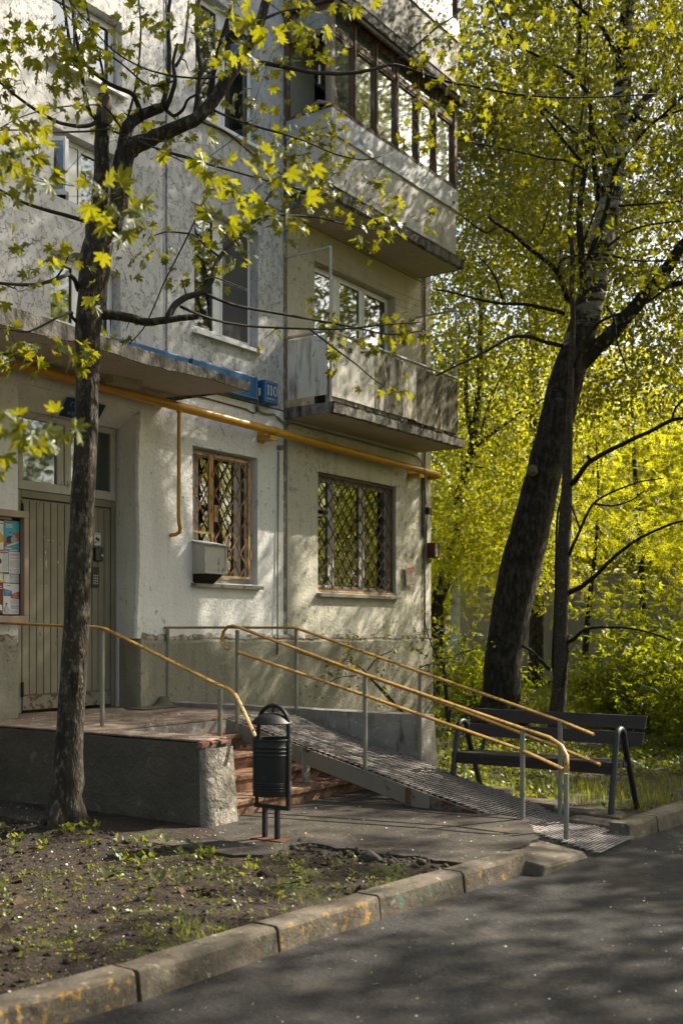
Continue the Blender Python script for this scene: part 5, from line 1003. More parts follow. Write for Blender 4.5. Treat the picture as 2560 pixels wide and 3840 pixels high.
def grille(label, s0, s1, z0, z1, o, cell, ch, barmat, framemat, leafs, hinges=False):
    root = thing('window_grille', label, 'grille', ((s0 + s1) / 2, o, z0))
    t = .03
    for (a, b, c, d) in leafs:
        m = MB(); m.box(a, b, o - .02, o + .012, d - t, d); m.box(a, b, o - .02, o + .012, c, c + t); m.box(a, a + t, o - .02, o + .012, c + t, d - t); m.box(b - t, b, o - .02, o + .012, c + t, d - t)
        build('grille_frame', m, framemat, root)
        x0, x1, y0, y1 = a + t, b - t, c + t, d - t
        nb = max(2, round((x1 - x0) / (cell / 2))); w = (x1 - x0) / nb; nn = max(2, round((y1 - y0) / ch)) ; hh = (y1 - y0) / nn
        for k in range(nb + 1):
            pts = []; steps = nn * 8
            for i in range(steps + 1):
                ph = (i / 8) % 1.0; tri = abs(ph * 2 - 1) * 2 - 1            # -1..1 zigzag
                tri = max(-1, min(1, tri * 1.22))
                x = x0 + k * w + (w * .48) * tri * (1 if k % 2 else -1)
                pts.append((min(max(x, x0 + .002), x1 - .002), o, y0 + hh * i / 8))
            # drop the straight middles
            keep = [pts[0]] + [p for i, p in enumerate(pts[1:-1], 1) if (i % 8) in (0, 1, 3, 4, 5, 7)] + [pts[-1]]
            m = MB(); m.tube(keep, .0105, 6); build('bar', m, barmat, root)
    if hinges:
        for z in hinges:
            m = MB(); m.tube([(s1 + .008, o + .012, z), (s1 + .008, o + .012, z + .13)], .014, 8); build('hinge', m, framemat, root)
    return root
g1 = grille('rusty orange diamond grille with a hinged leaf on the small window by the gas pipe', 10.14, 11.29, 2.36, 3.90, -.06, .205, .275, 'rustbar', 'rustframe',
       [(10.14, 10.525, 2.90, 3.90), (10.535, 11.29, 2.36, 3.90)], (2.62, 3.5))
m = MB(); m.box(10.575, 10.64, -.055, -.03, 3.06, 3.27); build('lock_plate', m, 'rustframe', g1, bevel=.004)
g2 = grille('brown rusted diamond grille over the wide window nearest the corner', 12.75, 14.80, 2.27, 3.935, -.05, .232, .285, 'brownbar', 'brownbar', [(12.75, 14.80, 2.27, 3.93)])
m = MB(); m.box(12.76, 14.79, -.045, -.02, 2.245, 2.268); build('bottom_strip', m, 'rustframe', g2)

bx = thing('wall_cabinet', 'old white tin cabinet with a sloping lid below the small grilled window', 'cabinet', (10.32, .05, 2.36))
m = MB(); m.hexa([(10.125, -.10, 2.40), (10.525, -.10, 2.40), (10.525, .20, 2.385), (10.125, .20, 2.385)], [(10.125, -.10, 2.80), (10.525, -.10, 2.80), (10.525, .20, 2.735), (10.125, .20, 2.735)]); build('body', m, 'old_white', bx, bevel=.004)
m = MB(); m.hexa([(10.105, -.12, 2.806), (10.545, -.12, 2.806), (10.545, .235, 2.732), (10.105, .235, 2.732)], [(10.105, -.12, 2.818), (10.545, -.12, 2.818), (10.545, .235, 2.742), (10.105, .235, 2.742)]); build('lid', m, 'tin', bx)
m = MB(); m.box(10.12, 10.15, .198, .212, 2.39, 2.73); m.box(10.50, 10.53, .198, .212, 2.39, 2.73); m.box(10.15, 10.50, .198, .209, 2.39, 2.425); m.box(10.115, 10.124, -.09, .20, 2.385, 2.42); build('edge_strip', m, 'old_white', bx)
m = MB(); m.box(10.16, 10.485, .199, .207, 2.435, 2.72); build('front_plate', m, 'old_white', bx)
m = MB(); m.hexa([(10.15, -.08, 2.29), (10.48, -.08, 2.29), (10.48, .03, 2.27), (10.15, .03, 2.27)], [(10.14, -.08, 2.40), (10.50, -.08, 2.40), (10.50, .17, 2.384), (10.14, .17, 2.384)]); build('foot', m, 'dark', bx)

# signs -----------------------------------------------------------------
def lightbox(name, label, s0, s1, z0, z1, o0, o1):
    root = thing(name, label, 'sign', ((s0 + s1) / 2, o1, (z0 + z1) / 2))
    m = MB(); m.box(s0, s1, o0, o1, z0, z1); build('case', m, 'sign_blue', root, bevel=.018)
    if s1 < 10: return root
    e = .022; w = .0045; m = MB(); f0, f1 = o1 - .001, o1 + .0025
    m.box(s0 + e, s1 - e, f0, f1, z1 - e - w, z1 - e); m.box(s0 + e, s1 - e, f0, f1, z0 + e, z0 + e + w); m.box(s0 + e, s0 + e + w, f0, f1, z0 + e + w, z1 - e - w); m.box(s1 - e - w, s1 - e, f0, f1, z0 + e + w, z1 - e - w)
    build('border_line', m, 'sign_line', root)
    return root
lightbox('street_sign', 'long blue street sign half hidden behind the canopy beside the number plate', 10.02, 11.28, 4.685, 5.00, .02, .10)
lightbox('street_sign', 'blue sign whose top edge shows above the canopy near its middle', 8.75, 9.96, 4.675, 4.985, .02, .10)
hn = lightbox('house_number_sign', 'square blue house number sign reading 110', 11.345, 11.645, 4.675, 4.975, .02, .15)
def digit_one(x):
    r = .0016; m = MB(); o0, o1 = .1505, .154; h0, h1 = 4.785, 4.915
    m.box(x - .009, x + .009, o0, o1, h0 + .008, h1); m.box(x - .020, x + .020, o0, o1 - .0003, h0, h0 + .008)
    m.hexa([(x - .028, o0, h1 - .026), (x - .009, o0, h1 - .012), (x - .009, o1, h1 - .012), (x - .028, o1, h1 - .026)], [(x - .028, o0, h1 - .018), (x - .009, o0, h1 - .0), (x - .009, o1, h1 - .0), (x - .028, o1, h1 - .018)])
    return build('numeral', m, 'sign_ink', hn)
digit_one(11.425); digit_one(11.487)
m = MB(); n = 28; V = []
for i in range(n):
    a = 2 * math.pi * i / n
    for (ra, rb, oo) in ((.041, .067, .154), (.024, .056, .154), (.041, .067, .1505), (.024, .056, .1505)): V.append(P(11.572 + ra * math.cos(a), oo, 4.85 + rb * math.sin(a)))
m.add(V, [q for i in range(n) for q in ((i * 4, ((i + 1) % n) * 4, ((i + 1) % n) * 4 + 1, i * 4 + 1), (i * 4 + 2, ((i + 1) % n) * 4 + 2, ((i + 1) % n) * 4, i * 4))]); build('numeral', m, 'sign_ink', hn)
XR, ZU = (1, 0, 0), (0, 0, 1)
lettering('lettering', 'КОРПУС 1', .040, (11.495, .1525, 4.722), XR, ZU, 'sign_ink', hn, .003)

es = thing('entrance_sign', 'dark blue plate above the door starting with Под', 'sign', (8.42, -.13, 4.15))
e0 = Vector(P(8.13, .0, 4.262)); e1 = Vector(P(8.71, .0, 4.262)); e2 = Vector(P(8.27, -.30, 4.068)); 
nrm = (e1 - e0).cross(e2 - e0).normalized(); nrm = nrm if nrm.y < 0 else -nrm
a0, a1, a2, a3 = (8.15, -.012, 4.222), (8.70, -.012, 4.222), (8.82, -.285, 4.078), (8.27, -.285, 4.078)
def off(p, d): return (p[0], p[1] - nrm.y * d, p[2] + nrm.z * d)
m = MB(); m.hexa([off(p, .012) for p in (a3, a2, a1, a0)], [off(p, .022) for p in (a3, a2, a1, a0)]); build('plate', m, 'sign_dark', es)
upv = Vector(P(*a0)) - Vector(P(*a3)); 
def onplate(u, v): 
    p = Vector(a3) + (Vector(a2) - Vector(a3)) * u + (Vector(a0) - Vector(a3)) * v
    return off(tuple(p), .0235)
lettering('lettering', 'Под', .115, onplate(.33, .60), XR, upv, 'sign_dim', es, .002, 'CENTER')
lettering('lettering', 'кв.1', .105, onplate(.33, .17), XR, upv, 'sign_dim', es, .002, 'CENTER')

hy = thing('hydrant_sign', 'small white plate with red letters ПГ by the corner', 'sign', (15.2, .035, 2.55))
tl, tr_, br_, bl = (15.05, .035, 2.715), (15.325, .035, 2.735), (15.35, .035, 2.415), (15.075, .035, 2.392)
m = MB(); m.hexa([bl, br_, tr_, tl], [(p[0], .045, p[2]) for p in (bl, br_, tr_, tl)]); build('plate', m, 'plate_white', hy)
rx = Vector((.275, 0, .02)); uz = Vector((-.025, 0, .32))
def hp(u, v, d=.0455): return (15.075 + .275 * u - .025 * v, d, 2.392 + .021 * u + .322 * v)
m = MB()
def strip(u0, v0, u1, v1, d=.0458): m.quad(hp(u0, v0, d), hp(u1, v0, d), hp(u1, v1, d), hp(u0, v1, d))
strip(.04, .03, .96, .055); strip(.04, .945, .96, .97); strip(.04, .055, .065, .945); strip(.935, .055, .96, .945)
build('border_line', m, 'red_ink', hy)
m = MB(); strip(.15, .58, .27, .90); strip(.38, .58, .50, .90); strip(.27, .80, .38, .90); strip(.57, .58, .69, .90); strip(.69, .80, .87, .90); strip(.77, .72, .87, .80); build('lettering', m, 'red_ink', hy)
m = MB(); strip(.12, .525, .88, .535); strip(.505, .15, .515, .525); strip(.47, .50, .55, .585, .046); build('arrow_mark', m, 'black_ink', hy)

wl = thing('hydrant_lamp', 'small brown lamp box with a white face on the corner of the house', 'lamp', (15.78, .08, 3.0))
m = MB(); m.box(15.775, 15.80, .0, .16, 2.875, 3.12); m.box(15.80, 15.925, .135, .16, 2.875, 2.895); m.box(15.80, 15.925, .135, .16, 3.10, 3.12); m.box(15.905, 15.925, .135, .16, 2.895, 3.10); m.box(15.80, 15.925, .0, .135, 2.875, 2.89); m.box(15.80, 15.925, .0, .135, 3.105, 3.12); build('case', m, 'rustcase', wl)
m = MB(); m.box(15.80, 15.905, .14, .147, 2.895, 3.10); build('face', m, 'paper', wl)
m = MB(); m.box(15.815, 15.835, .1475, .149, 3.03, 3.085); m.box(15.835, 15.845, .1475, .149, 3.075, 3.085); m.box(15.845, 15.86, .1475, .149, 3.03, 3.085); m.box(15.87, 15.882, .1475, .149, 3.03, 3.085); m.box(15.882, 15.897, .1475, .149, 3.073, 3.085); build('lettering', m, 'red_ink', wl)

# cables ----------------------------------------------------------------
c1 = thing('cable', 'grey conduit curving from the number sign along the wall to the balcony', 'cable', (11.42, .03, 4.55))
m = MB(); m.tube([(11.315, .06, 4.80), (11.32, .06, 4.70), (11.32, .05, 4.63), (11.37, .03, 4.58), (11.46, .025, 4.565), (11.56, .025, 4.562), (11.70, .025, 4.585), (11.78, .025, 4.56), (11.88, .025, 4.515), (11.96, .025, 4.50), (12.1, .03, 4.53), (12.6, .03, 4.52), (13.6, .03, 4.515), (14.5, .03, 4.505), (15.2, .03, 4.50), (15.44, .03, 4.485), (15.56, .03, 4.42), (15.60, .03, 4.34)], .014, 8); build('conduit', m, 'cable', c1, smooth=True)
m = MB(); m.box(11.295, 11.325, .04, .10, 4.76, 4.86); build('junction_box', m, 'old_white', c1)
c2 = thing('cable', 'rusty thin cable under the long blue street sign', 'cable', (10.7, .02, 4.56))
m = MB(); m.tube([(9.75, .015, 4.575), (10.16, .015, 4.567), (10.35, .015, 4.573), (10.8, .015, 4.567), (11.14, .015, 4.562), (11.22, .018, 4.54), (11.30, .02, 4.536), (11.345, .02, 4.57), (11.335, .02, 4.64)], .009, 6); build('conduit', m, 'rust', c2, smooth=True)
c3 = thing('cable', 'dark cable bundle running down the corner joint to the lamp box', 'cable', (15.65, .02, 3.6))
m = MB(); m.tube([(15.60, .03, 4.34), (15.605, .025, 4.2), (15.60, .02, 3.9), (15.61, .02, 3.5), (15.625, .02, 3.2)], .013, 6); m.tube([(15.61, .03, 4.30), (15.64, .03, 4.1), (15.69, .03, 3.85), (15.72, .03, 3.74)], .009, 6); build('wire', m, 'cable_dark', c3, smooth=True)
m = MB(); m.tube([(15.745, .03, 3.60), (15.735, .03, 3.45), (15.72, .03, 3.2), (15.72, .03, 3.0), (15.745, .03, 2.85), (15.80, .03, 2.79), (15.84, .03, 2.80), (15.85, .04, 2.86)], .014, 8); build('conduit', m, 'cable', c3, smooth=True)
m = MB(); m.box(15.70, 15.80, .02, .09, 3.58, 3.70); build('junction_box', m, 'black_plastic', c3, bevel=.01)
c4 = thing('cable', 'thin grey vertical conduit beside the panel joint right of the small grilled window', 'cable', (11.78, .02, 2.8))
m = MB(); m.tube([(11.815, .02, 4.10), (11.80, .02, 3.2), (11.79, .02, 2.6), (11.775, .03, 2.0), (11.765, .04, 1.36)], .010, 8); build('conduit', m, 'cable', c4, smooth=True)
m = MB(); m.tube([(11.83, .0, 4.16), (11.83, .07, 4.15)], .035, 12); build('junction_box', m, 'cable', c4, smooth='angle')

# lamp under the canopy ---------------------------------------------------
cl = thing('canopy_lamp', 'long yellowed lamp fixed under the door canopy', 'lamp', (8.5, .45, 4.4))
def mix2(a, b, t): return a + (b - a) * t
m = MB(); m.hexa([(8.37, .34, 4.345), (8.74, .38, 4.345), (8.74, .50, 4.345), (8.37, .46, 4.345)], [(8.35, .31, 4.44), (8.76, .36, 4.44), (8.76, .53, 4.44), (8.35, .48, 4.44)]); build('case', m, 'lamp_case', cl, bevel=.008)
m = MB(); m.box(7.95, 8.34, .37, .41, 4.415, 4.44); build('cable_duct', m, 'lamp_case', cl)

# intercom and camera sticker on the right door leaf -----------------------
OD2 = -.384
ic = thing('intercom', 'grey door intercom with a keypad on the right door leaf', 'intercom', (8.885, OD2, 2.3))
m = MB(); m.box(8.83, 8.945, OD2, OD2 + .02, 2.19, 2.425); build('case', m, 'cable_dark', ic, bevel=.004)
for i in range(4):
    for j in range(3):
        m = MB(); x = 8.86 + j * .027; z = 2.325 - i * .03; m.box(x - .008, x + .008, OD2 + .0205, OD2 + .025, z - .009, z + .009); build('key', m, 'tin', ic)
m = MB(); m.box(8.85, 8.925, OD2 + .0205, OD2 + .022, 2.365, 2.395); build('display', m, 'black_plastic', ic)
dc = thing('door_camera', 'black camera housing above the intercom keypad', 'camera', (8.92, OD2, 2.57))
m = MB(); m.box(8.865, 8.98, OD2, OD2 + .05, 2.49, 2.655); build('housing', m, 'black_plastic', dc, bevel=.012)
m = MB(); m.tube([(8.955, OD2 + .05, 2.56), (8.955, OD2 + .062, 2.56)], .016, 12); build('lens', m, 'tin', dc)
sk = thing('warning_sticker', 'white camera warning sticker above the door camera', 'sticker', (8.93, OD2, 2.74))
m = MB(); m.box(8.875, 8.99, OD2, OD2 + .003, 2.668, 2.83); build('backing', m, 'black_ink', sk)
m = MB(); m.box(8.882, 8.983, OD2 + .0031, OD2 + .0045, 2.675, 2.823); build('face', m, 'paper', sk)
lettering('lettering', 'ВЕДЕТСЯ', .022, (8.932, OD2 + .0048, 2.80), XR, ZU, 'black_ink', sk, .001)
m = MB(); m.hexa([(8.90, OD2 + .005, 2.745), (8.95, OD2 + .005, 2.715), (8.955, OD2 + .006, 2.72), (8.90, OD2 + .006, 2.75)], [(8.91, OD2 + .005, 2.775), (8.968, OD2 + .005, 2.748), (8.968, OD2 + .006, 2.75), (8.91, OD2 + .006, 2.777)]); m.box(8.895, 8.925, OD2 + .005, OD2 + .006, 2.705, 2.715); m.box(8.89, 8.90, OD2 + .005, OD2 + .006, 2.70, 2.72); build('camera_mark', m, 'black_ink', sk)

# notice board -------------------------------------------------------------
nb = thing('notice_board', 'brown framed notice board full of leaflets left of the door', 'notice board', (7.0, .12, 2.37))
OB = .06
m = MB(); m.box(6.35, 7.50, .025, OB, 1.79, 2.90); build('back', m, 'dark', nb)
m = MB(); t = .062
for (a, b, c, d) in ((6.30, 7.53, 2.845, 2.915), (6.30, 7.53, 1.775, 1.845), (6.30, 6.30 + t, 1.845, 2.845), (7.53 - t, 7.53, 1.845, 2.845)): m.box(a, b, .02, .125, c, d)
build('frame', m, 'board_wood', nb, bevel=.006)
def sheet_of(name, label, s0, s1, z0, z1, mat='paper', o=OB + .002):
    root = thing(name, label, 'leaflet', ((s0 + s1) / 2, o, (z0 + z1) / 2), 'leaflets on the notice board')
    m = MB(); m.box(s0, s1, o, o + .002, z0, z1); f = build('paper', m, mat, root); return root, o + .0022
def blk(root, nm, a, b, c, d, o, mat, skew=0, sk2=0):
    m = MB(); m.hexa([(a, o, c), (b, o, c + skew), (b, o + .0006, c + skew), (a, o + .0006, c)], [(a, o, d), (b, o, d + sk2), (b, o + .0006, d + sk2), (a, o + .0006, d)]); build(nm, m, mat, root)
def smallprint(root, a, b, c, d, o, rows, mat='grey_ink', seed=1):
    m = MB(); r = random.Random(seed); h = (d - c) / rows
    for i in range(rows):
        z = d - h * (i + .5); x = a
        while x < b - .006:
            w = min(r.uniform(.012, .035), b - x); m.box(x, x + w, o, o + .0004, z - h * .22, z + h * .22); x += w + .006
    if m.V: build('print_lines', m, mat, root)
q, o = sheet_of('leaflet', 'cyan leaflet with two figures on a red band', 7.265, 7.455, 2.50, 2.81, 'cyan_ink')
blk(q, 'banner', 7.266, 7.454, 2.54, 2.60, o, 'red_ink', .08, .11); blk(q, 'strip', 7.30, 7.44, 2.545, 2.56, o + .001, 'paper', .045, .045)
def person_print(root, x, z, k, coat, o):
    m = MB(); pts = [(-.5, 0), (.5, 0), (.52, .55), (.30, .78), (.12, .85), (-.12, .85), (-.30, .78), (-.52, .55)]
    m.add([P(x + a * k, o, z + b * k) for a, b in pts], [tuple(range(8))]); build('figure', m, coat, root)
    m = MB(); m.add([P(x + .17 * k * math.cos(t), o + .0002, z + 1.05 * k + .23 * k * math.sin(t)) for t in np.linspace(0, 6.28, 12, endpoint=False)], [tuple(range(12))]); build('face', m, 'skin_ink', root)
    m = MB(); m.add([P(x + .185 * k * math.cos(t), o + .0004, z + 1.12 * k + .20 * k * math.sin(t)) for t in np.linspace(.2, 2.94, 9)], [tuple(range(9))]); build('hair', m, 'black_ink', root)
person_print(q, 7.335, 2.585, .085, 'black_ink', o + .002); person_print(q, 7.385, 2.59, .075, 'grey_ink', o + .0025)
blk(q, 'caption', 7.285, 7.35, 2.785, 2.797, o, 'red_ink'); smallprint(q, 7.285, 7.37, 2.735, 2.78, o, 3, 'paper', 4)
blk(q, 'strip', 7.275, 7.355, 2.525, 2.534, o, 'paper'); blk(q, 'strip', 7.36, 7.44, 2.525, 2.534, o, 'red_ink'); smallprint(q, 7.33, 7.43, 2.503, 2.52, o, 1, 'paper', 5)
q, o = sheet_of('leaflet', 'white handwritten leaflet headed СНИМЕМ', 7.325, 7.46, 2.275, 2.497)
lettering('lettering', 'СНИМЕМ', .036, (7.392, o + .0008, 2.455), XR, ZU, 'red_ink', q, .0008, 'CENTER', .75); lettering('lettering', 'БЕЗ АГЕНТОВ', .022, (7.392, o + .0008, 2.425), XR, ZU, 'red_ink', q, .0008, 'CENTER', .75); smallprint(q, 7.335, 7.45, 2.335, 2.415, o, 7, 'grey_ink', 6); smallprint(q, 7.335, 7.45, 2.283, 2.325, o, 3, 'grey_ink', 7)
q, o = sheet_of('leaflet', 'white leaflet with a red heading and dense columns of print', 7.14, 7.318, 2.285, 2.50)
blk(q, 'heading', 7.15, 7.31, 2.475, 2.493, o, 'red_ink'); smallprint(q, 7.245, 7.312, 2.30, 2.465, o, 14, 'grey_ink', 8); person_print(q, 7.20, 2.37, .065, 'black_ink', o)
q, o = sheet_of('leaflet', 'election leaflet with blue and red bands at the bottom of the board', 7.255, 7.45, 1.862, 2.172)
blk(q, 'band', 7.257, 7.36, 2.045, 2.12, o, 'blue_ink', .0, -.022); blk(q, 'band', 7.345, 7.449, 2.025, 2.065, o + .0007, 'red_ink', -.012, .03)
for i, w in enumerate(('ЕДИНАЯ', 'РОССИЯ', 'СЕЙЧАС')): lettering('lettering', w, .017, (7.305, o + .0018, 2.087 - i * .016), XR, ZU, 'paper', q, .0006, 'CENTER', .85)
for i, w in enumerate(('ВЕЛИКАЯ', 'СТРАНА', 'НАВСЕГДА')): lettering('lettering', w, .015, (7.398, o + .0024, 2.062 - i * .015), XR, ZU, 'paper', q, .0006, 'CENTER', .85)
person_print(q, 7.29, 1.865, .085, 'tin', o); smallprint(q, 7.345, 7.44, 1.965, 2.01, o, 5, 'grey_ink', 9)
lettering('lettering', 'ДМИТРИЙ', .020, (7.395, o + .001, 1.935), XR, ZU, 'blue_ink', q, .0006, 'CENTER', .9); lettering('lettering', 'НАЗАРОВ', .020, (7.395, o + .001, 1.915), XR, ZU, 'blue_ink', q, .0006, 'CENTER', .9); smallprint(q, 7.345, 7.44, 1.87, 1.90, o, 2, 'grey_ink', 10)
lettering('lettering', 'С Днем', .022, (7.305, o + .001, 2.145), XR, (.15, 0, 1), 'red_ink', q, .0006, 'CENTER', .9)
q, o = sheet_of('leaflet', 'blank silvery plastic sleeve between the white leaflets', 7.26, 7.45, 2.18, 2.27, 'tin')
q, o = sheet_of('leaflet', 'yellow and white leaflet left of the cyan one', 7.05, 7.258, 2.51, 2.80); blk(q, 'picture', 7.20, 7.255, 2.57, 2.70, o, 'yellow_ink', .02, -.05); smallprint(q, 7.18, 7.25, 2.765, 2.785, o, 1, 'black_ink', 2)
q, o = sheet_of('leaflet', 'dark red leaflet at the bottom left of the board', 7.05, 7.25, 1.87, 2.172, 'brown_ink'); blk(q, 'picture', 7.10, 7.24, 1.90, 2.0, o, 'paper', 0, -.05); smallprint(q, 7.12, 7.24, 2.11, 2.15, o, 2, 'paper', 12)
q, o = sheet_of('leaflet', 'narrow yellow leaflet left of the silvery sleeve', 7.05, 7.255, 2.18, 2.28, 'yellow_ink'); blk(q, 'panel', 7.08, 7.245, 2.20, 2.265, o, 'paper')
q, o = sheet_of('leaflet', 'torn pinkish leaflet along the top edge of the board', 7.05, 7.36, 2.818, 2.842, 'skin_ink')

# ---------------------------------------------------------------- trees
def leaf_template(kind):
    """flat leaf in local axes: x across, y along (stalk at origin), z = normal"""
    if kind == 'maple':      # five pointed lobes with teeth
        pol = [(0, 1.0), (8, .80), (14, .84), (20, .58), (27, .50), (35, .74), (43, .93), (50, .74), (57, .72), (64, .47), (72, .44), (84, .64), (97, .62), (110, .36), (138, .26)]
        pts = [(r * math.sin(R(a)), r * math.cos(R(a))) for a, r in pol]; stalk = True
        ring = pts + [(0, -.06)] + [(-x, y) for x, y in pts[:0:-1]]
        V = [(0, .02, 0)] + [(x, y, .20 * abs(x) ** 1.4 - .20 * y * y + .05 * math.sin(5 * x + 3 * y)) for x, y in ring]
        n = len(ring); F = [(0, 1 + i, 1 + (i + 1) % n) for i in range(n)]
        b = len(V); V += [(-.018, -.02, 0), (.018, -.02, 0), (0, -.75, .10)]; F.append((b, b + 1, b + 2))
    elif kind == 'maple_small':
        pol = [(0, 1.0), (18, .60), (27, .50), (44, .92), (66, .45), (90, .64), (125, .30)]
        pts = [(r * math.sin(R(a)), r * math.cos(R(a))) for a, r in pol]
        ring = pts + [(0, -.04)] + [(-x, y) for x, y in pts[:0:-1]]
        V = [(0, .02, 0)] + [(x, y, .20 * abs(x) ** 1.4 - .20 * y * y + .05 * math.sin(5 * x + 3 * y)) for x, y in ring]
        n = len(ring); F = [(0, 1 + i, 1 + (i + 1) % n) for i in range(n)]
        b = len(V); V += [(-.018, -.02, 0), (.018, -.02, 0), (0, -.75, .10)]; F.append((b, b + 1, b + 2))
    elif kind == 'oval':
        V = [(0, 0, 0), (.36, .38, .07), (0, 1, -.06), (-.36, .38, .07)]; F = [(0, 1, 2), (0, 2, 3)]
    elif kind == 'spray':    # feathered leaf of small leaflets
        V = []; F = []
        for k in range(4):
            for sg in (1, -1):
                b = len(V); y = .10 + .20 * k; L = .30 - .02 * k; c = -.10 * y * y
                V += [(0, y, c), (sg * L * .5, y + .03, c + .01), (sg * L, y + .15, c - .03), (sg * L * .42, y + .14, c)]
                F += [(b, b + 1, b + 2), (b, b + 2, b + 3)]
        b = len(V); V += [(0, .82, -.06), (.07, .94, -.08), (0, 1.12, -.12), (-.07, .94, -.08)]; F += [(b, b + 1, b + 2), (b, b + 2, b + 3)]
    elif kind == 'trio':     # three leaflets on one short shoot
        V = []; F = []
        for a in (-62, 4, 58):
            b = len(V); c, s_ = math.cos(R(a)), math.sin(R(a))
            for x, y, z in ((0, .06, 0), (.19, .45, .05), (0, 1, -.10), (-.19, .45, .05)): V.append((x * c + y * s_, -x * s_ + y * c, z))
            F += [(b, b + 1, b + 2), (b, b + 2, b + 3)]
    return np.array(V, float), np.array(F, int)
def frames(pos, out, rg, droop=.5, tilt=.7, upw=.7):
    """leaf frames: axis y points outward and down, normal leans upward"""
    n = len(pos)
    y = out + rg.normal(0, .45, (n, 3)); y[:, 2] -= droop; y /= np.linalg.norm(y, axis=1)[:, None] + 1e-9
    nz = rg.normal(0, tilt, (n, 3)); nz[:, 2] += upw
    x = np.cross(y, nz); x /= np.linalg.norm(x, axis=1)[:, None] + 1e-9
    z = np.cross(x, y); return x, y, z
def leaf_cloud(name, kind, pos, out, size, mat, parent, rg, droop=.5, tilt=.7, upw=.7):
    T, F = leaf_template(kind); pos = np.asarray(pos); n = len(pos)
    x, y, z = frames(pos, np.asarray(out), rg, droop, tilt, upw)
    sz = size * rg.uniform(.65, 1.2, n)
    V = pos[:, None, :] + sz[:, None, None] * (T[None, :, :1] * x[:, None, :] + T[None, :, 1:2] * y[:, None, :] + T[None, :, 2:] * z[:, None, :])
    FF = (F[None] + (np.arange(n) * len(T))[:, None, None]).reshape(-1, 3)
    o = from_np(name, V.reshape(-1, 3), FF, mat, parent); o['kind'] = 'stuff'; return o
def leaf_objects(kind, pos, out, size, mat, parent, rg, droop=.5, tilt=.7, upw=.7):
    """each leaf an object of its own; three shared meshes"""
    T, F = leaf_template(kind); protos = []
    for b in (0., .5, -.4):
        V = T.copy(); V[:, 2] += b * V[:, 1] ** 2 * .5 + b * .3 * V[:, 0] ** 2
        me = bpy.data.meshes.new('leaf'); me.from_pydata(V.tolist(), [], F.tolist()); me.materials.append(MAT[mat]); protos.append(me)
    x, y, z = frames(np.asarray(pos), np.asarray(out), rg, droop, tilt, upw)
    from mathutils import Matrix
    for i in range(len(pos)):
        o = bpy.data.objects.new('leaf', protos[i % 3]); sc_ = size * rg.uniform(.75, 1.2); o.parent = parent
        mt_ = Matrix([(x[i][k] * sc_, y[i][k] * sc_, z[i][k] * sc_, 0) for k in range(3)] + [(0, 0, 0, 1)])
        mt_.translation = Vector(pos[i]) - ORG[parent.name]; o.matrix_local = mt_
        COL.objects.link(o)
def W3(q): return np.array([(p[0], -p[1], p[2]) for p in q], float)
def smooth_path(q, k=3):
    """densify a limb course"""
    q = np.array(q, float); t = np.arange(len(q)); tt = np.linspace(0, len(q) - 1, (len(q) - 1) * k + 1)
    out = np.stack([np.interp(tt, t, q[:, i]) for i in range(4)], 1)
    for _ in range(1): out[1:-1, :3] = .25 * out[:-2, :3] + .5 * out[1:-1, :3] + .25 * out[2:, :3]
    return out
def limb_mesh(mb, q, n=8, wob=.0, rg=None):
    p = smooth_path(q)
    if wob: p[1:, :3] += rg.normal(0, wob, (len(p) - 1, 3)) * p[1:, 3:4]
    mb.tube([tuple(a[:3]) for a in p], [float(a[3]) for a in p], n); return p
def colonise(nodes, rads, targets, rg, sag=.12, r_tip=.0035, shrink=.62, maxlen=9.):
    """reach every target from the nearest branch; returns twigs (points, radii)"""
    cap = len(nodes) + len(targets) * 4
    N = np.empty((cap, 3)); N[:len(nodes)] = nodes; RR = np.empty(cap); RR[:len(nodes)] = rads; m = len(nodes)
    d0 = np.array([np.min(np.sum((N[:m] - t) ** 2, 1)) for t in targets]); tw = []
    for i in np.argsort(d0):
        t = targets[i]; d = np.sum((N[:m] - t) ** 2, 1); j = int(np.argmin(d)); L = math.sqrt(d[j])
        if L < .05 or L > maxlen: continue
        a = N[j]; mid1 = a + (t - a) * .35 + rg.normal(0, .09 * L, 3); mid2 = a + (t - a) * .72 + rg.normal(0, .07 * L, 3); mid1[2] += sag * L; mid2[2] += sag * .6 * L
        r0 = min(RR[j] * shrink, .006 + .012 * L); pts = np.array([a, mid1, mid2, t]); rr = [r0, r0 * .8, max(r0 * .55, r_tip), r_tip]
        tw.append((pts, rr)); N[m:m + 3] = pts[1:]; RR[m:m + 3] = rr[1:]; m += 3
    return tw
def twig_mesh(name, tw, mat, parent, n=4, kind=None):
    V = []; F = []
    ang = np.linspace(0, 2 * np.pi, n, endpoint=False)
    for pts, rr in tw:
        b = len(V); k = len(pts)
        for i in range(k):
            t = pts[min(i + 1, k - 1)] - pts[max(i - 1, 0)]; t = t / (np.linalg.norm(t) + 1e-9)
            u = np.cross(t, (.3, .2, .93)); u /= np.linalg.norm(u) + 1e-9; w = np.cross(t, u)
            for a in ang: V.append(pts[i] + (u * math.cos(a) + w * math.sin(a)) * rr[i])
        for i in range(k - 1):
            for j in range(n):
                jj = (j + 1) % n; F.append((b + i * n + j, b + i * n + jj, b + (i + 1) * n + jj, b + (i + 1) * n + j))
    o = from_np(name, np.array(V), np.array(F), mat, parent, True)
    if kind: o['kind'] = kind
    return o
def blob(rg, n, c, r, keep=None):
    """n points in an ellipsoid about c=(s,o,z)"""
    out = []
    while len(out) < n:
        v = rg.normal(0, 1, 3); v /= np.linalg.norm(v); p = np.array(c) + v * rg.uniform(0, 1) ** .45 * np.array(r)
        if keep is None or keep(*p): out.append((p[0], -p[1], p[2]))
    return np.array(out)
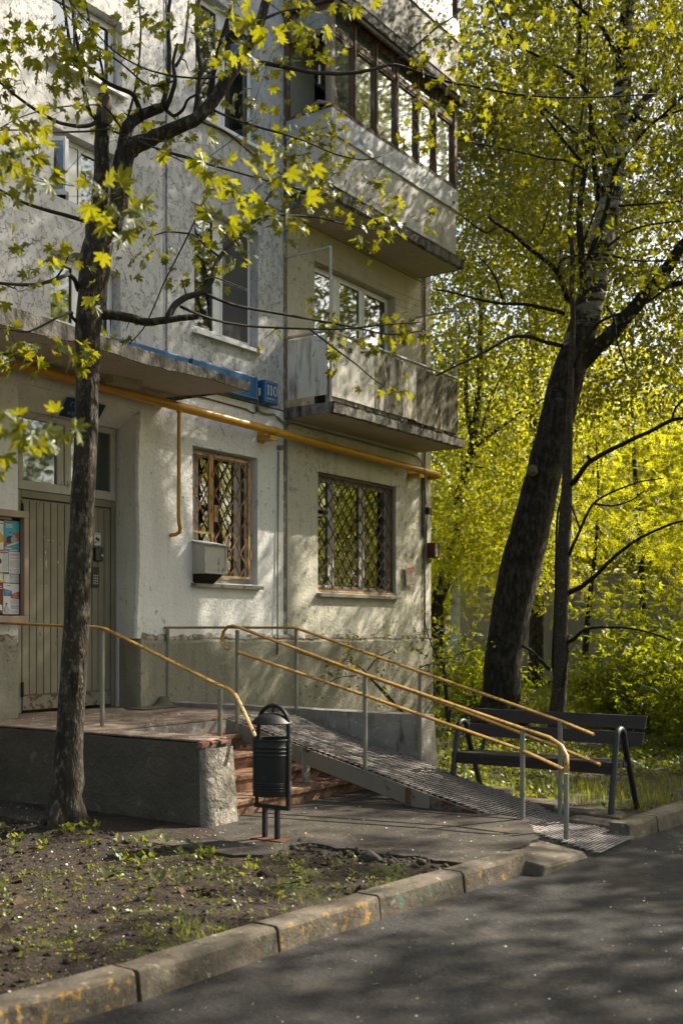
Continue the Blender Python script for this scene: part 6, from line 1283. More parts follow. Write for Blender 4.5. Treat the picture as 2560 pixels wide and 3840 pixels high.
def leaf_sites(tg, rg, per, rad, flat=.6, hang=0.):
    n = len(tg) * per; c = np.repeat(tg, per, 0); d = rg.normal(0, rad, (n, 3)); d[:, 2] *= flat; d[:, 2] -= np.abs(rg.normal(0, hang, n)) if hang else 0
    o = d / (np.linalg.norm(d, axis=1)[:, None] + 1e-9); return c + d, o

# sunbeams come down along SUN; where a beam would reach the low wall or a gap over the road the crown is thin
def gaps(tg, rg, wall_keep=.4, road=True):
    s, o, z = tg[:, 0], -tg[:, 1], tg[:, 2]; ax, az = SUN.x / -SUN.y, SUN.z / -SUN.y
    ws, wz = s - ax * o, z - az * o
    keep = np.ones(len(tg), bool); u = rg.uniform(0, 1, len(tg))
    keep &= ~((o > .2) & (ws > 9.4) & (ws < 14.5) & (wz > 1.2) & (wz < 4.6) & (u > wall_keep))
    keep &= ~((o > .2) & (ws > 8) & (ws < 16) & (wz > 4.6) & (wz < 11) & (u > .97))
    t = (s - 19.) / 2.1; oo = o - t; zz = z - t * 1.9
    keep &= ~((s > 21) & (oo > -3.5) & (oo < 7.5) & (zz > 1.2) & (zz < 6.6) & (rg.uniform(0, 1, len(tg)) > .15))
    gs, go = s - ax / az * z, o - z / az
    keep &= ~((gs > 9.8) & (gs < 14.5) & (go > .6) & (go < 5.9) & (np.sin(gs * 2.3 + go) + np.sin(go * 2.9 - gs) > -.4) & (rg.uniform(0, 1, len(tg)) > .2))
    if road:
        gs, go = s - ax / az * z, o - z / az
        n = np.sin(gs * 1.1 + go * 2.6 + 1.0) + np.sin(gs * 2.3 - go * 1.7 + 2.) * .8 + np.sin(gs * .7 + go * 4.6) * .6
        keep &= ~((o > 3.0) & (n < .05))
    return tg[keep]
# ---- the maple in front of the door --------------------------------------
rg = np.random.default_rng(21)
MP = thing('maple_tree', 'slender maple with dark trunk standing before the door, pruned stubs and fresh leaves', 'tree', (TRUNK[0][0], TRUNK[0][1], .1))
mb = MB(); nodes = []; nr = []
p = limb_mesh(mb, TRUNK, 18, .05, rg); trk = p
for k in range(5):   # root flare
    a = 2 * math.pi * k / 5 + .4; c = TRUNK[1]
    mb.tube([(c[0] + .05 * math.cos(a), c[1] + .05 * math.sin(a), .38), (c[0] + .13 * math.cos(a), c[1] + .13 * math.sin(a), .19), (c[0] + .26 * math.cos(a), c[1] + .26 * math.sin(a), .075)], [.075, .06, .015], 8)
tk = build('trunk', mb, 'bark_maple', MP, smooth=True)
mb = MB(); p = limb_mesh(mb, STEM_CUT, 12, .05, rg); st_ = build('cut_stem', mb, 'bark_maple', MP, smooth=True)
c = STEM_CUT[-1]; mb = MB(); mb.tube([(c[0] - .004, c[1] - .004, c[2] - .24), (c[0], c[1], c[2] - .02), (c[0], c[1], c[2] + .004)], [c[3] * 1.04, c[3] * 1.06, c[3] * .8], 12); build('bare_stub', mb, 'cutwood', st_, smooth='angle')
mb = MB(); mb.tube([(TRUNK[4][0] - .01, TRUNK[4][1] + .055, 1.35), (TRUNK[4][0] + .0, TRUNK[4][1] + .06, 1.55), (TRUNK[4][0] + .005, TRUNK[4][1] + .055, 1.78)], [.02, .055, .015], 10); build('bark_scar', mb, 'cutwood', tk, smooth=True)
for i, q in enumerate(LIMBS):
    mb = MB(); p = limb_mesh(mb, q, 10 if q[0][3] > .02 else 7, .06 if i else .05, rg)
    build('branch', mb, 'bark_maple' if q[0][3] > .035 else 'bark_branch', MP, smooth=True)
    nodes += [(a[0], -a[1], a[2]) for a in p[2:]]; nr += [a[3] for a in p[2:]]
tg = []; cen = []; big = []
for (s, o, z, r_, n) in CLUSTERS:
    k = max(2, n // 4)
    t3 = np.array([(s, -o, z)]) + rg.normal(0, r_ * .50, (k, 3)) * (1, 1.4, .85)
    for q in t3: tg.append(q); cen.append((n / k, math.hypot(s, o - 9.229)))
tg = np.array(tg); tw = colonise(np.array(nodes), np.array(nr), tg, rg, .05, .0018, .6, 6.)
twig_mesh('twigs', tw, 'bark_branch', MP, 5, 'stuff')
pos = []; out = []; dist = []
for q, (n, d) in zip(tg, cen):
    k = int(n * 1.1 + rg.uniform(.3, 1.3))
    dd = rg.normal(0, .058, (k, 3)); dd[:, 2] *= .7; dd[:, 2] -= .015
    for v in dd: pos.append(q + v * .9 + v / (np.linalg.norm(v) + 1e-6) * .035); out.append(v / (np.linalg.norm(v) + 1e-6)); dist.append(d + rg.uniform(0, .4))
pos = np.array(pos); out = np.array(out); od = np.argsort(dist)
a_, b_ = od[:300], od[300:]
leaf_objects('maple', pos[a_], out[a_], .076, 'leaf_maple', MP, rg, .55, .55, .65)
# unseen crown above the picture, placed to shade the leaves and upper wall
hi = np.concatenate([blob(rg, 150, (9.9, 4.9, 9.6), (2.2, 1.7, 1.2), lambda s, o, z: z > 8.3 + .45 * max(0, s - 10)), blob(rg, 70, (7.6, 3.6, 8.6), (1.5, 1.4, .9), lambda s, o, z: z > 7.4)])
tw = colonise(np.array(nodes), np.array(nr), hi, rg, .05, .003, .6, 6.); twig_mesh('twigs', tw, 'bark_branch', MP, 4, 'stuff')
p2, o2 = leaf_sites(hi, rg, 13, .16, .6); leaf_cloud('foliage', 'maple_small', p2, o2, .085, 'leaf_maple', MP, rg, .5, .6, .8)
leaf_cloud('foliage', 'maple', pos[b_], out[b_], .066, 'leaf_maple', MP, rg, .55, .6, .65)

# ---- the old birch at the corner -------------------------------------------
rg = np.random.default_rng(5)
BI = thing('birch_tree', 'big leaning birch with a dark foot and banded pale bark at the house corner', 'tree', (BIRCH_TRUNK[0][0], BIRCH_TRUNK[0][1], .1))
mb = MB(); p = limb_mesh(mb, BIRCH_TRUNK, 22, .03, rg)
for k in range(6):
    a = 2 * math.pi * k / 6 + .2; c = BIRCH_TRUNK[1]
    mb.tube([(c[0] + .16 * math.cos(a), c[1] + .16 * math.sin(a), .75), (c[0] + .30 * math.cos(a), c[1] + .30 * math.sin(a), .28), (c[0] + .62 * math.cos(a), c[1] + .62 * math.sin(a), .05)], [.10, .11, .03], 9)
bt = build('trunk', mb, 'bark_birch', BI, smooth=True)
nodes = [(a[0], -a[1], a[2]) for a in p if a[2] > 4.2]; nr = [a[3] for a in p if a[2] > 4.2]
mb = MB(); c = BIRCH_TRUNK[5]; mb.tube([(c[0] - .28, c[1] + .13, 4.02), (c[0] - .34, c[1] + .16, 4.06)], [.085, .07], 14); build('knot', mb, 'cutwood', bt, smooth='angle')
for q in BIRCH_LIMBS:
    mb = MB(); p = limb_mesh(mb, q, 9, .08, rg); build('branch', mb, 'bark_dark', BI, smooth=True)
    nodes += [(a[0], -a[1], a[2]) for a in p[2:]]; nr += [a[3] for a in p[2:]]
free = lambda s, o, z: (o > 1.35 or s > 16.6) and s > 13.2
tg = np.concatenate([blob(rg, 430, (16.3, 4.0, 9.6), (3.4, 3.3, 4.6), free), blob(rg, 60, (16.8, 2.4, 6.2), (1.6, 1.6, 1.8), free), blob(rg, 260, (18.6, 1.2, 8.6), (2.6, 4.0, 3.6), free), blob(rg, 170, (15.2, 3.0, 11.9), (2.3, 1.5, 1.6), free)])  # last blob: unseen top of the crown, added to shade the upper wall
tg = gaps(tg, rg, .14, False)
tw = colonise(np.array(nodes), np.array(nr), tg, rg, .10, .003, .6)
twig_mesh('twigs', tw, 'bark_dark', BI, 4, 'stuff')
pos, out = leaf_sites(tg, rg, 90, .22, .8, .14)
leaf_cloud('foliage', 'oval', pos, out, .072, 'leaf_birch', BI, rg, .7, .8, .4)

# ---- slim maple beside it ----------------------------------------------------
rg = np.random.default_rng(8)
SM = thing('young_maple', 'thin straight dark tree rising beside the birch behind the bench', 'tree', (SLIM_TRUNK[0][0], SLIM_TRUNK[0][1], .1))
SLIM_TRUNK = [(a, b, c, r_ * (1. if c < 3.5 else .8 if c < 4.6 else .55)) for a, b, c, r_ in SLIM_TRUNK]
mb = MB(); p = limb_mesh(mb, SLIM_TRUNK, 14, .05, rg); build('trunk', mb, 'bark_slim', SM, smooth=True)
nodes = [(a[0], -a[1], a[2]) for a in p if a[2] > 3]; nr = [a[3] for a in p if a[2] > 3]
for q in SLIM_LIMBS:
    mb = MB(); p = limb_mesh(mb, q, 8, .08, rg); build('branch', mb, 'bark_dark', SM, smooth=True)
    nodes += [(a[0], -a[1], a[2]) for a in p[2:]]; nr += [a[3] for a in p[2:]]
tg = np.concatenate([blob(rg, 150, (14.0, 4.6, 8.6), (2.6, 2.4, 2.9), lambda s, o, z: o > 1.6 and s > 11.5), blob(rg, 60, (14.4, 5.2, 5.6), (1.6, 1.6, 1.6), lambda s, o, z: s > 12.4 and o > 3.4)])
tw = colonise(np.array(nodes), np.array(nr), tg, rg, .06, .0025, .6)
twig_mesh('twigs', tw, 'bark_dark', SM, 4, 'stuff')
pos, out = leaf_sites(tg, rg, 9, .14, .5)
od = np.argsort(np.hypot(pos[:, 0], pos[:, 1] + 9.229)); a_, b_ = od[:300], od[300:]
leaf_objects('maple_small', pos[a_], out[a_], .095, 'leaf_maple', SM, rg, .5, .55, .8)
leaf_cloud('foliage', 'maple_small', pos[b_], out[b_], .095, 'leaf_maple', SM, rg, .5, .55, .8)

# ---- the tree behind the house corner -------------------------------------------
def crown_tree(name, label, at, height, targets, per, rad, kind, size, leafmat_, trunk_r, seed, bark='bark_dark', lean=(0, 0), trunkpts=None, limbs=(), flat=.5, hang=0., droop=.5, tilt=.6, upw=.9, cat='tree', fork=.35, group=None, twn=3):
    rg = np.random.default_rng(seed); T = thing(name, label, cat, at, group); s, o, z = at
    if trunkpts is None:
        n = 8; trunkpts = []
        for i in range(n + 1):
            t = i / n; trunkpts.append((s + lean[0] * t + .12 * math.sin(t * 5 + seed), o + lean[1] * t + .12 * math.cos(t * 4 + seed), z + height * t, trunk_r * (1.12 - t * .95)))
    mb = MB(); p = limb_mesh(mb, trunkpts, 9, .04, rg); build('trunk', mb, bark, T, smooth=True)
    nodes = [(a[0], -a[1], a[2]) for a in p if a[2] > z + height * fork]; nr = [a[3] for a in p if a[2] > z + height * fork]
    for q in limbs:
        mb = MB(); p = limb_mesh(mb, q, 7, .06, rg); build('branch', mb, bark, T, smooth=True)
        nodes += [(a[0], -a[1], a[2]) for a in p[2:]]; nr += [a[3] for a in p[2:]]
    tg = gaps(np.concatenate([blob(rg, *b) for b in targets]), rg, .14, name == 'lime_tree')
    tw = colonise(np.array(nodes), np.array(nr), tg, rg, .12, .003, .6)
    twig_mesh('twigs', tw, bark, T, twn, 'stuff')
    pos, out = leaf_sites(tg, rg, per, rad, flat, hang)
    leaf_cloud('foliage', kind, pos, out, size, leafmat_, T, rg, droop, tilt, upw); return T
c = BACK_TRUNK
crown_tree('willow_tree', 'forked tree with yellowish drooping twigs just behind the house corner', (c[0][0], c[0][1], .1), 9, [(300, (20.5, -1.2, 7.4), (2.6, 3.2, 3.6), lambda s, o, z: s > 17.2 or o > 1.4), (90, (19.5, -.6, 4.0), (1.6, 1.8, 1.5), lambda s, o, z: s > 17)], 50, .36, 'oval', .085, 'leaf_far', .15, 31,
           trunkpts=[(c[0][0] - .15, c[0][1] - .1, .05, .19)] + list(c) + [(c[-1][0] + .1, c[-1][1] + .1, c[-1][2] + 1.6, .07), (c[-1][0] + .1, c[-1][1] + .1, c[-1][2] + 3.2, .03)], limbs=BACK_LIMBS, hang=.3, fork=.3)

# ---- light green rowans behind the bench -----------------------------------------
far_free = lambda s, o, z: s > 17.2 or o > 2.2
crown_tree('rowan_tree', 'low spreading rowan with feathered bright leaves right behind the thin tree', (19.8, 1.2, .1), 5.2, [(230, (19.6, 2.2, 3.6), (2.6, 2.9, 1.7), far_free), (110, (19.0, 4.6, 3.0), (1.7, 1.6, 1.3), far_free)], 13, .24, 'spray', .21, 'leaf_rowan', .07, 41, flat=.35, upw=1.1)
crown_tree('rowan_tree', 'bright rowan at the right edge of the picture behind the bench', (18.4, 6.0, .1), 5.6, [(240, (18.2, 5.8, 4.2), (2.2, 2.2, 1.9), None), (60, (17.2, 6.4, 2.6), (1.3, 1.2, .9), None)], 13, .24, 'spray', .20, 'leaf_rowan', .06, 42, flat=.35, upw=1.1)
crown_tree('rowan_tree', 'bright rowan in the gap between the house corner and the birch', (20.6, -2.6, .1), 4.6, [(210, (20.4, -1.8, 3.4), (1.9, 2.2, 1.6), lambda s, o, z: s > 17.6)], 13, .24, 'spray', .20, 'leaf_rowan', .06, 43, flat=.35, upw=1.1)
crown_tree('rowan_tree', 'taller rowan between the birch and the thin tree with light shining through', (23.5, .8, .1), 8.4, [(330, (23.2, 1.2, 6.0), (3.0, 3.4, 2.7), None)], 14, .32, 'spray', .24, 'leaf_rowan', .09, 44, flat=.4, upw=1.0)
crown_tree('rowan_tree', 'taller rowan further right with light shining through its crown', (24.0, 6.4, .1), 9.0, [(330, (23.6, 5.8, 6.0), (3.0, 3.2, 3.0), None)], 14, .32, 'spray', .24, 'leaf_rowan', .09, 45, flat=.4, upw=1.0)
# ---- tall birches at the back of the yard, their tops fill the sky right of the house
for i, (s, o, h, lab) in enumerate([(24.5, -2.2, 19, 'tall birch behind the house corner reaching above the frame'), (26.5, 2.6, 20, 'tall birch behind the leaning birch reaching above the frame'), (23.0, 5.2, 18, 'tall birch at the right edge behind the thin tree')]):
    crown_tree('tall_birch', lab, (s, o, .1), h, [(430, (s, o, h * .58), (3.5, 3.8, h * .42), lambda s, o, z: s > 18)] + ([(150, (20.6, -1.0, 12.3), (2.2, 2.2, 2.8), None)] if i == 0 else []), 68, .30, 'oval', .13, 'leaf_birch', .17, 50 + i, 'bark_birch', group='tall birches at the back', flat=.75, hang=.2, droop=.7, tilt=.8, upw=.4)
# ---- trees in the distance ---------------------------------------------------------
FARS = [(30, -6.5, 11, 'broad tree glimpsed in the distance beside the house corner'), (33, .0, 10, 'broad tree in the distance left of the birch trunk'), (34, 5.5, 12, 'broad tree in the distance right of the birch trunk'), (35, 12, 11, 'broad tree in the distance at the right edge'), (44, -9, 15, 'tall far tree nearest the house corner'), (46, -1, 16, 'tall far tree behind the grey container'), (48, 8, 15, 'tall far tree right of the container'), (47, 17, 16, 'tall far tree furthest to the right'), (60, 2, 17, 'farthest tree at the end of the yard')]
for i, (s, o, h, lab) in enumerate(FARS):
    crown_tree('tree', lab, (s, o, .1), h * .8, [(230, (s, o, h * .56), (h * .34, h * .38, h * .40), None)], 34, .62, 'trio', .24 + .005 * (s - 30), 'leaf_far', .16, 60 + i, group='trees in the distance', flat=.7)
r = np.random.default_rng(97); n = 9000
pos = np.stack([r.normal(41, 1.6, n), r.uniform(-24, 26, n), np.abs(r.normal(0, 1, n)) * 3.0 + .1], 1)
tag(leaf_cloud('far_thicket', 'trio', pos, r.normal(0, 1, (n, 3)), .42, 'leaf_far', None, r, .3, .7, .6), 'far thicket closing the yard behind the container', 'thicket')
# ---- roadside trees dapple road and wall; those behind the viewer added to dim skylight --------
SHADE = [(15.6, 12.4, 12., 'roadside lime tree opposite the bench'), (20.5, 10.6, 13., 'roadside lime tree further along the road'), (12.2, 14.6, 12., 'roadside lime tree opposite the kerb end'), (25, 13.5, 14., 'roadside lime tree far along the road'), (9.5, 17.6, 13., 'roadside lime tree opposite the soil bed'), (5.0, 18.5, 12., 'roadside lime tree opposite the bare soil'), (19, 17.5, 14., 'roadside lime tree set back behind the others'), (1, 19.5, 13., 'roadside lime tree near the end of the soil bed'), (-5.5, 2.0, 11., 'unseen lime tree added on the lawn left of the viewer to dim skylight'), (-4.5, 8.2, 12., 'unseen lime tree added by the kerb behind the viewer to dim skylight'), (-6, 14.5, 13., 'unseen lime tree added across the road behind the viewer to dim skylight'), (-10, -1, 12., 'unseen lime tree added near the far end of the house to dim skylight'), (-12, 6, 13., 'unseen lime tree added further back behind the viewer to dim skylight')]
for i, (s, o, h, lab) in enumerate(SHADE):
    crown_tree('lime_tree', lab, (s, o, .05), h * .85, [(210, (s, o, h * .62), (h * .27, h * .27, h * .34), None)], 44, .34, 'trio', .19, 'leaf_far', .17, 80 + i, group='trees across the road', flat=.7)

# ---- shrubs -------------------------------------------------------------------------
def shrub(name, label, at, h, r, nstem, per, kind, size, mat_, seed, rad=.16, dens=14, cat='bush', stem_r=.011, low=.15):
    rg = np.random.default_rng(seed); T = thing(name, label, cat, at); s, o, z = at; nodes = []; nr = []
    for k in range(nstem):
        a = rg.uniform(0, 6.28); d = r * rg.uniform(.25, 1); hh = h * rg.uniform(.7, 1.05); q = []
        for i in range(6):
            t = i / 5; q.append((s + .12 * math.cos(a) + d * math.cos(a) * t ** 1.5 + rg.normal(0, .02), o + .12 * math.sin(a) + d * math.sin(a) * t ** 1.5 + rg.normal(0, .02), z - .03 + hh * t, stem_r * (1.1 - .85 * t)))
        mb = MB(); p = limb_mesh(mb, q, 5); build('stem', mb, 'bark_branch', T, smooth=True)
        nodes += [(a_[0], -a_[1], a_[2]) for a_ in p if a_[2] > z + h * low]; nr += [a_[3] for a_ in p if a_[2] > z + h * low]
    nodes = np.array(nodes); tg = nodes[rg.integers(0, len(nodes), dens * nstem)] + rg.normal(0, r * .22, (dens * nstem, 3)); tg[:, 2] = np.maximum(tg[:, 2], z + .06)
    tw = colonise(nodes, np.array(nr), tg, rg, .05, .0018, .6); 
    if tw: twig_mesh('twigs', tw, 'bark_branch', T, 3, 'stuff')
    pos, out = leaf_sites(tg, rg, per, rad, .6); pos[:, 2] = np.maximum(pos[:, 2], z + .03)
    leaf_cloud('foliage', kind, pos, out, size, mat_, T, rg, .35, .6, .9); return T
shrub('bush', 'dense dark green bush behind the right half of the bench', (15.2, 4.9, .09), 1.7, 1.5, 16, 15, 'trio', .085, 'leaf_bush', 101, .17, 17)
shrub('bush', 'green bush with many thin bare stems at the right edge behind the bench', (14.0, 6.1, .09), 2.3, .9, 14, 9, 'trio', .075, 'leaf_bush', 102, .15, 8, low=.4)
shrub('bush', 'bush between the birch foot and the thin trunk', (16.6, 3.0, .09), 1.3, 1.1, 11, 14, 'trio', .085, 'leaf_bush', 103, .17, 15)
shrub('bush', 'rounded bush in the shade right of the thin trunk', (17.3, 4.2, .09), 2.1, 1.6, 14, 14, 'trio', .10, 'leaf_bush', 104, .2, 16)
shrub('bush', 'low green bush beside the house corner behind the birch', (17.4, .2, .05), 1.5, 1.0, 10, 14, 'trio', .09, 'leaf_bush', 105, .17, 14)
shrub('bush', 'bush far right behind the thin bare stems', (17.0, 7.4, .09), 2.4, 1.5, 14, 14, 'trio', .10, 'leaf_bush', 106, .2, 15)
shrub('bush', 'leafy bush in front of the grey container', (21.5, 3.0, .1), 1.9, 2.0, 14, 14, 'trio', .12, 'leaf_bush', 107, .22, 16)
shrub('bush', 'leafy bush by the pale shed', (21.5, 6.9, .1), 2.2, 1.8, 14, 14, 'trio', .12, 'leaf_bush', 108, .22, 16)
# young cherry by the house corner and the bare-twigged one against the plinth
def twigtree(name, label, parts, at, seed, nleaf, flower=True):
    rg = np.random.default_rng(seed); T = thing(name, label, 'sapling', at); nodes = []
    for i, q in enumerate(parts):
        mb = MB(); p = limb_mesh(mb, q, 6); build('trunk' if i == 0 else 'branch', mb, 'bark_dark', T, smooth=True); nodes += [(a[0], -a[1], a[2], a[3]) for a in p[3 if i == 0 else 1:]]
    nodes = np.array(nodes); nn = nodes[nodes[:, 2] > .75] if (nodes[:, 2] > .75).sum() > 8 else nodes
    tg = nn[rg.integers(0, len(nn), 40), :3] + rg.normal(0, .13, (40, 3)); tw = colonise(nodes[:, :3], nodes[:, 3], tg, rg, .02, .0013, .6, 2.)
    twig_mesh('twigs', tw, 'bark_dark', T, 4, 'stuff'); pos, out = leaf_sites(tg, rg, nleaf, .05, .8)
    leaf_cloud('foliage', 'oval', pos, out, .055, 'leaf_maple', T, rg, .2, .6, .7)
    if flower:
        pos, out = leaf_sites(tg[:9], rg, 6, .03, .8); leaf_cloud('blossom', 'oval', pos, out, .022, 'petal', T, rg, 0, .8, .4)
twigtree('cherry_sapling', 'thin cherry sapling with a forked stem at the house corner beside the ramp wall', CHERRY[:5], (CHERRY[0][0][0], CHERRY[0][0][1], .1), 3, 5)
twigtree('cherry_sapling', 'bent bare-stemmed sapling growing against the plinth behind the ramp rails', CHERRY[5:], (CHERRY[5][0][0], CHERRY[5][0][1], .5), 4, 5)

# ---------------------------------------------------------------- sheds in the distance
sd = thing('container', 'large grey beige storage container far behind the trees', 'container', (27.5, -3.5, .1))
a0, a1 = (26.45, -5.2), (29.0, -1.6); dv = Vector((a1[0] - a0[0], a1[1] - a0[1])).normalized(); nv = Vector((dv.y, -dv.x)); nv = nv if nv.x < 0 else -nv
def cpt(u, w, z): return (a0[0] + dv.x * u - nv.x * w, a0[1] + dv.y * u - nv.y * w, z)
Lc = 6.0
m = MB(); m.hexa([cpt(0, 0, .30), cpt(Lc, 0, .30), cpt(Lc, 2.4, .30), cpt(0, 2.4, .30)], [cpt(0, 0, 3.2), cpt(Lc, 0, 3.2), cpt(Lc, 2.4, 3.2), cpt(0, 2.4, 3.2)]); build('body', m, 'shed_grey', sd)
for k in range(9):
    m = MB(); u = .35 + k * .66; m.hexa([cpt(u, -.03, .36), cpt(u + .05, -.03, .36), cpt(u + .05, -.001, .36), cpt(u, -.001, .36)], [cpt(u, -.03, 3.14), cpt(u + .05, -.03, 3.14), cpt(u + .05, -.001, 3.14), cpt(u, -.001, 3.14)]); build('rib', m, 'shed_grey', sd)
for u in (.3, 2.8, 5.5):
    m = MB(); m.hexa([cpt(u, .2, .0), cpt(u + .3, .2, .0), cpt(u + .3, 2.2, .0), cpt(u, 2.2, .0)], [cpt(u, .2, .298), cpt(u + .3, .2, .298), cpt(u + .3, 2.2, .298), cpt(u, 2.2, .298)]); build('block', m, 'dark', sd)
ws = thing('shed', 'whitewashed shed with a sloping roof at the right edge among the bushes', 'shed', (25.5, 4.5, .1))
m = MB(); m.hexa([(24.6, 4.0, .0), (28.0, 4.0, .0), (28.0, 7.5, .0), (24.6, 7.5, .0)], [(24.6, 4.0, 2.6), (28.0, 4.0, 2.6), (28.0, 7.5, 2.6), (24.6, 7.5, 2.6)]); build('wall', m, 'shed_white', ws)
m = MB(); m.hexa([(24.3, 3.8, 2.61), (28.2, 3.8, 2.75), (28.2, 7.7, 2.75), (24.3, 7.7, 2.61)], [(24.3, 3.8, 2.72), (28.2, 3.8, 2.86), (28.2, 7.7, 2.86), (24.3, 7.7, 2.72)]); build('roof', m, 'shed_white', ws)
m = MB(); m.box(24.57, 24.598, 4.4, 5.2, .05, 2.1); build('door', m, 'dark', ws)
fn = thing('slat_gate', 'pale slatted gate glimpsed between the house corner and the container', 'gate', (28.2, -6.9, .1))
for k in range(9):
    m = MB(); u = k * .20; m.box(28.0 + u * .55, 28.06 + u * .55, -7.9 + u * .9, -7.78 + u * .9, .05, 1.35); build('slat', m, 'shed_white', fn)
m = MB(); m.bar((28.05, -7.9, 1.2), (29.05, -6.3, 1.2), .03, .06); m.bar((28.05, -7.9, .25), (29.05, -6.3, .25), .03, .06); build('rail', m, 'shed_white', fn)

# ---------------------------------------------------------------- growth and litter on the ground
def blades(name, pts, h, w, mat, seed, lean=.5, per=4):
    """pts (n,3): tufts of curved grass blades"""
    r = np.random.default_rng(seed); n = len(pts) * per; c = np.repeat(pts, per, 0) + r.normal(0, .018, (n, 3)) * (1, 1, 0)
    a = r.uniform(0, 6.28, n); hh = h * r.uniform(.5, 1.25, n); L = lean * r.uniform(.2, 1.2, n) * hh
    d = np.stack([np.cos(a), np.sin(a), 0 * a], 1); sd_ = np.stack([-np.sin(a), np.cos(a), 0 * a], 1) * (w * r.uniform(.6, 1.3, n))[:, None]
    up = np.array([0, 0, 1.])
    m1 = c + d * (L * .3)[:, None] + up * (hh * .6)[:, None]; tp = c + d * L[:, None] + up * hh[:, None]
    V = np.stack([c - sd_, c + sd_, m1 + sd_ * .8, m1 - sd_ * .8, tp], 1).reshape(-1, 3); b = (np.arange(n) * 5)[:, None]
    F = np.concatenate([b + [0, 1, 2], b + [0, 2, 3], b + [3, 2, 4]], 1).reshape(-1, 3)
    o = from_np(name, V, F, mat); return tag(o, kind='stuff')
def scatter(n, s0, s1, o0, o1, zf, seed, keep=None):
    r = np.random.default_rng(seed); S = r.uniform(s0, s1, n); O = r.uniform(o0, o1, n)
    if keep is not None: k = keep(S, O, r); S, O = S[k], O[k]
    return np.stack([S, -O, zf(S, O)], 1)
def patchy(th, seed, f=1.1):
    def k(S, O, r):
        v = wav(S, O, 1., seed, (f, f * 2.3)) ; return v + r.normal(0, .25, len(S)) > th
    return k
def bed(S, O, r): return (O < kerb_o(S) - .22) & (S < np.where(O < 4.25, 5.98, 6.6))
def both(*fs): return lambda S, O, r: np.logical_and.reduce([f(S, O, r) for f in fs])
lawn_keep = lambda S, O, r: (O < kerb_o(S) - .2) & ((S > 16.1) | (O > .15)) & ~((S < 9.95) & (O < 3.6))
G = blades('lawn_grass', scatter(3000, 9.9, 17, .2, 6.0, lawn_z, 1, both(lawn_keep, patchy(.2, 3, 1.6))), .10, .0045, 'leaf_weed', 1)
tag(G, 'tufts of grass under and behind the bench', 'grass')
G = blades('lawn_grass', scatter(5000, 17, 30, -8, 7.0, lawn_z, 2), .28, .008, 'leaf_weed', 2); tag(G, 'rough grass further back under the trees', 'grass')
G = blades('bed_grass', np.concatenate([scatter(1000, 1.8, 6.4, .5, 5.6, soil_z, 3, both(bed, patchy(.35, 9, 1.2))), scatter(40, 4.3, 4.6, 5.0, 5.3, soil_z, 5)]), .06, .0026, 'leaf_weed', 3, .9, 3); tag(G, 'sparse grass sprouting from the bare soil', 'grass')
rg = np.random.default_rng(77)
def weeds(name, label, pts, size, per, mat, seed, up=1.0):
    r = np.random.default_rng(seed); n = len(pts) * per; c = np.repeat(pts, per, 0); d = r.normal(0, .55 * size, (n, 3)); d[:, 2] = np.abs(d[:, 2]) * .8 + size * .25
    out = d / (np.linalg.norm(d, axis=1)[:, None] + 1e-9); out[:, 2] = .35
    o = leaf_cloud(name, 'oval', c + d * .8, out, size, mat, None, r, -.25, .35, up); return tag(o, label, 'plants')
weeds('weeds', 'broad leaved weeds covering the ground under the bench', scatter(2300, 9.75, 16.5, .2, 6.0, lawn_z, 11, both(lawn_keep, patchy(-.55, 6, 1.3))), .065, 6, 'leaf_weed', 12)
weeds('weeds', 'weeds further back in the shade of the trees', scatter(2300, 16.2, 26, -6, 7.0, lawn_z, 13), .11, 6, 'leaf_weed', 13)
weeds('weeds', 'small round leaved weeds dotted over the bare soil', scatter(1500, 1.9, 6.5, .4, 5.6, soil_z, 14, both(bed, patchy(-.1, 8, 1.4))), .026, 5, 'leaf_weed', 14)
weeds('weeds', 'taller weeds along the pavement edge and round the maple foot', np.concatenate([scatter(34, 5.2, 6.1, 1.9, 3.9, soil_z, 15), scatter(14, 5.0, 6.3, 3.6, 4.6, soil_z, 16, bed), scatter(10, 4.2, 4.7, 3.1, 3.6, soil_z, 17)]), .055, 6, 'leaf_weed', 15)
def flakes(name, label, cat, pts, size, mat, seed, tilt=.35):
    r = np.random.default_rng(seed); n = len(pts); T = np.array([(-.5, -.4, 0), (.4, -.5, .1), (.6, .35, 0), (-.3, .5, .12)]); a = r.uniform(0, 6.28, n); s_ = size * r.lognormal(0, .4, n)
    x = np.stack([np.cos(a), np.sin(a), r.normal(0, tilt, n)], 1); y = np.stack([-np.sin(a), np.cos(a), r.normal(0, tilt, n)], 1); asp = r.uniform(.4, 1., n)
    V = pts[:, None] + np.array([0, 0, .004]) + s_[:, None, None] * (T[None, :, :1] * x[:, None] + asp[:, None, None] * T[None, :, 1:2] * y[:, None] + T[None, :, 2:] * np.array([0, 0, 1.]))
    b = (np.arange(n) * 4)[:, None]; F = np.concatenate([b + [0, 1, 2], b + [0, 2, 3]], 1).reshape(-1, 3)
    return tag(from_np(name, V.reshape(-1, 3), F, mat), label, cat, None, 'stuff')
flat = lambda S, O: 0 * S + .114
onpad = lambda S, O, r: (S > np.where(O < 4.25, 6.1, 6.75)) & ~((S > 6.62) & (O < 3.36)) & (S < 8.5)
flakes('petals', 'fallen white petals strewn over the soil', 'petals', scatter(2300, 1.6, 6.6, .2, 5.7, soil_z, 21, bed), .0085, 'petal', 21)
flakes('petals', 'fallen white petals on the pavement before the steps', 'petals', np.concatenate([scatter(420, 6.05, 8.5, .2, 5.6, flat, 22, onpad), scatter(240, 6.1, 6.7, .4, 3.6, flat, 23)]), .009, 'petal', 22)
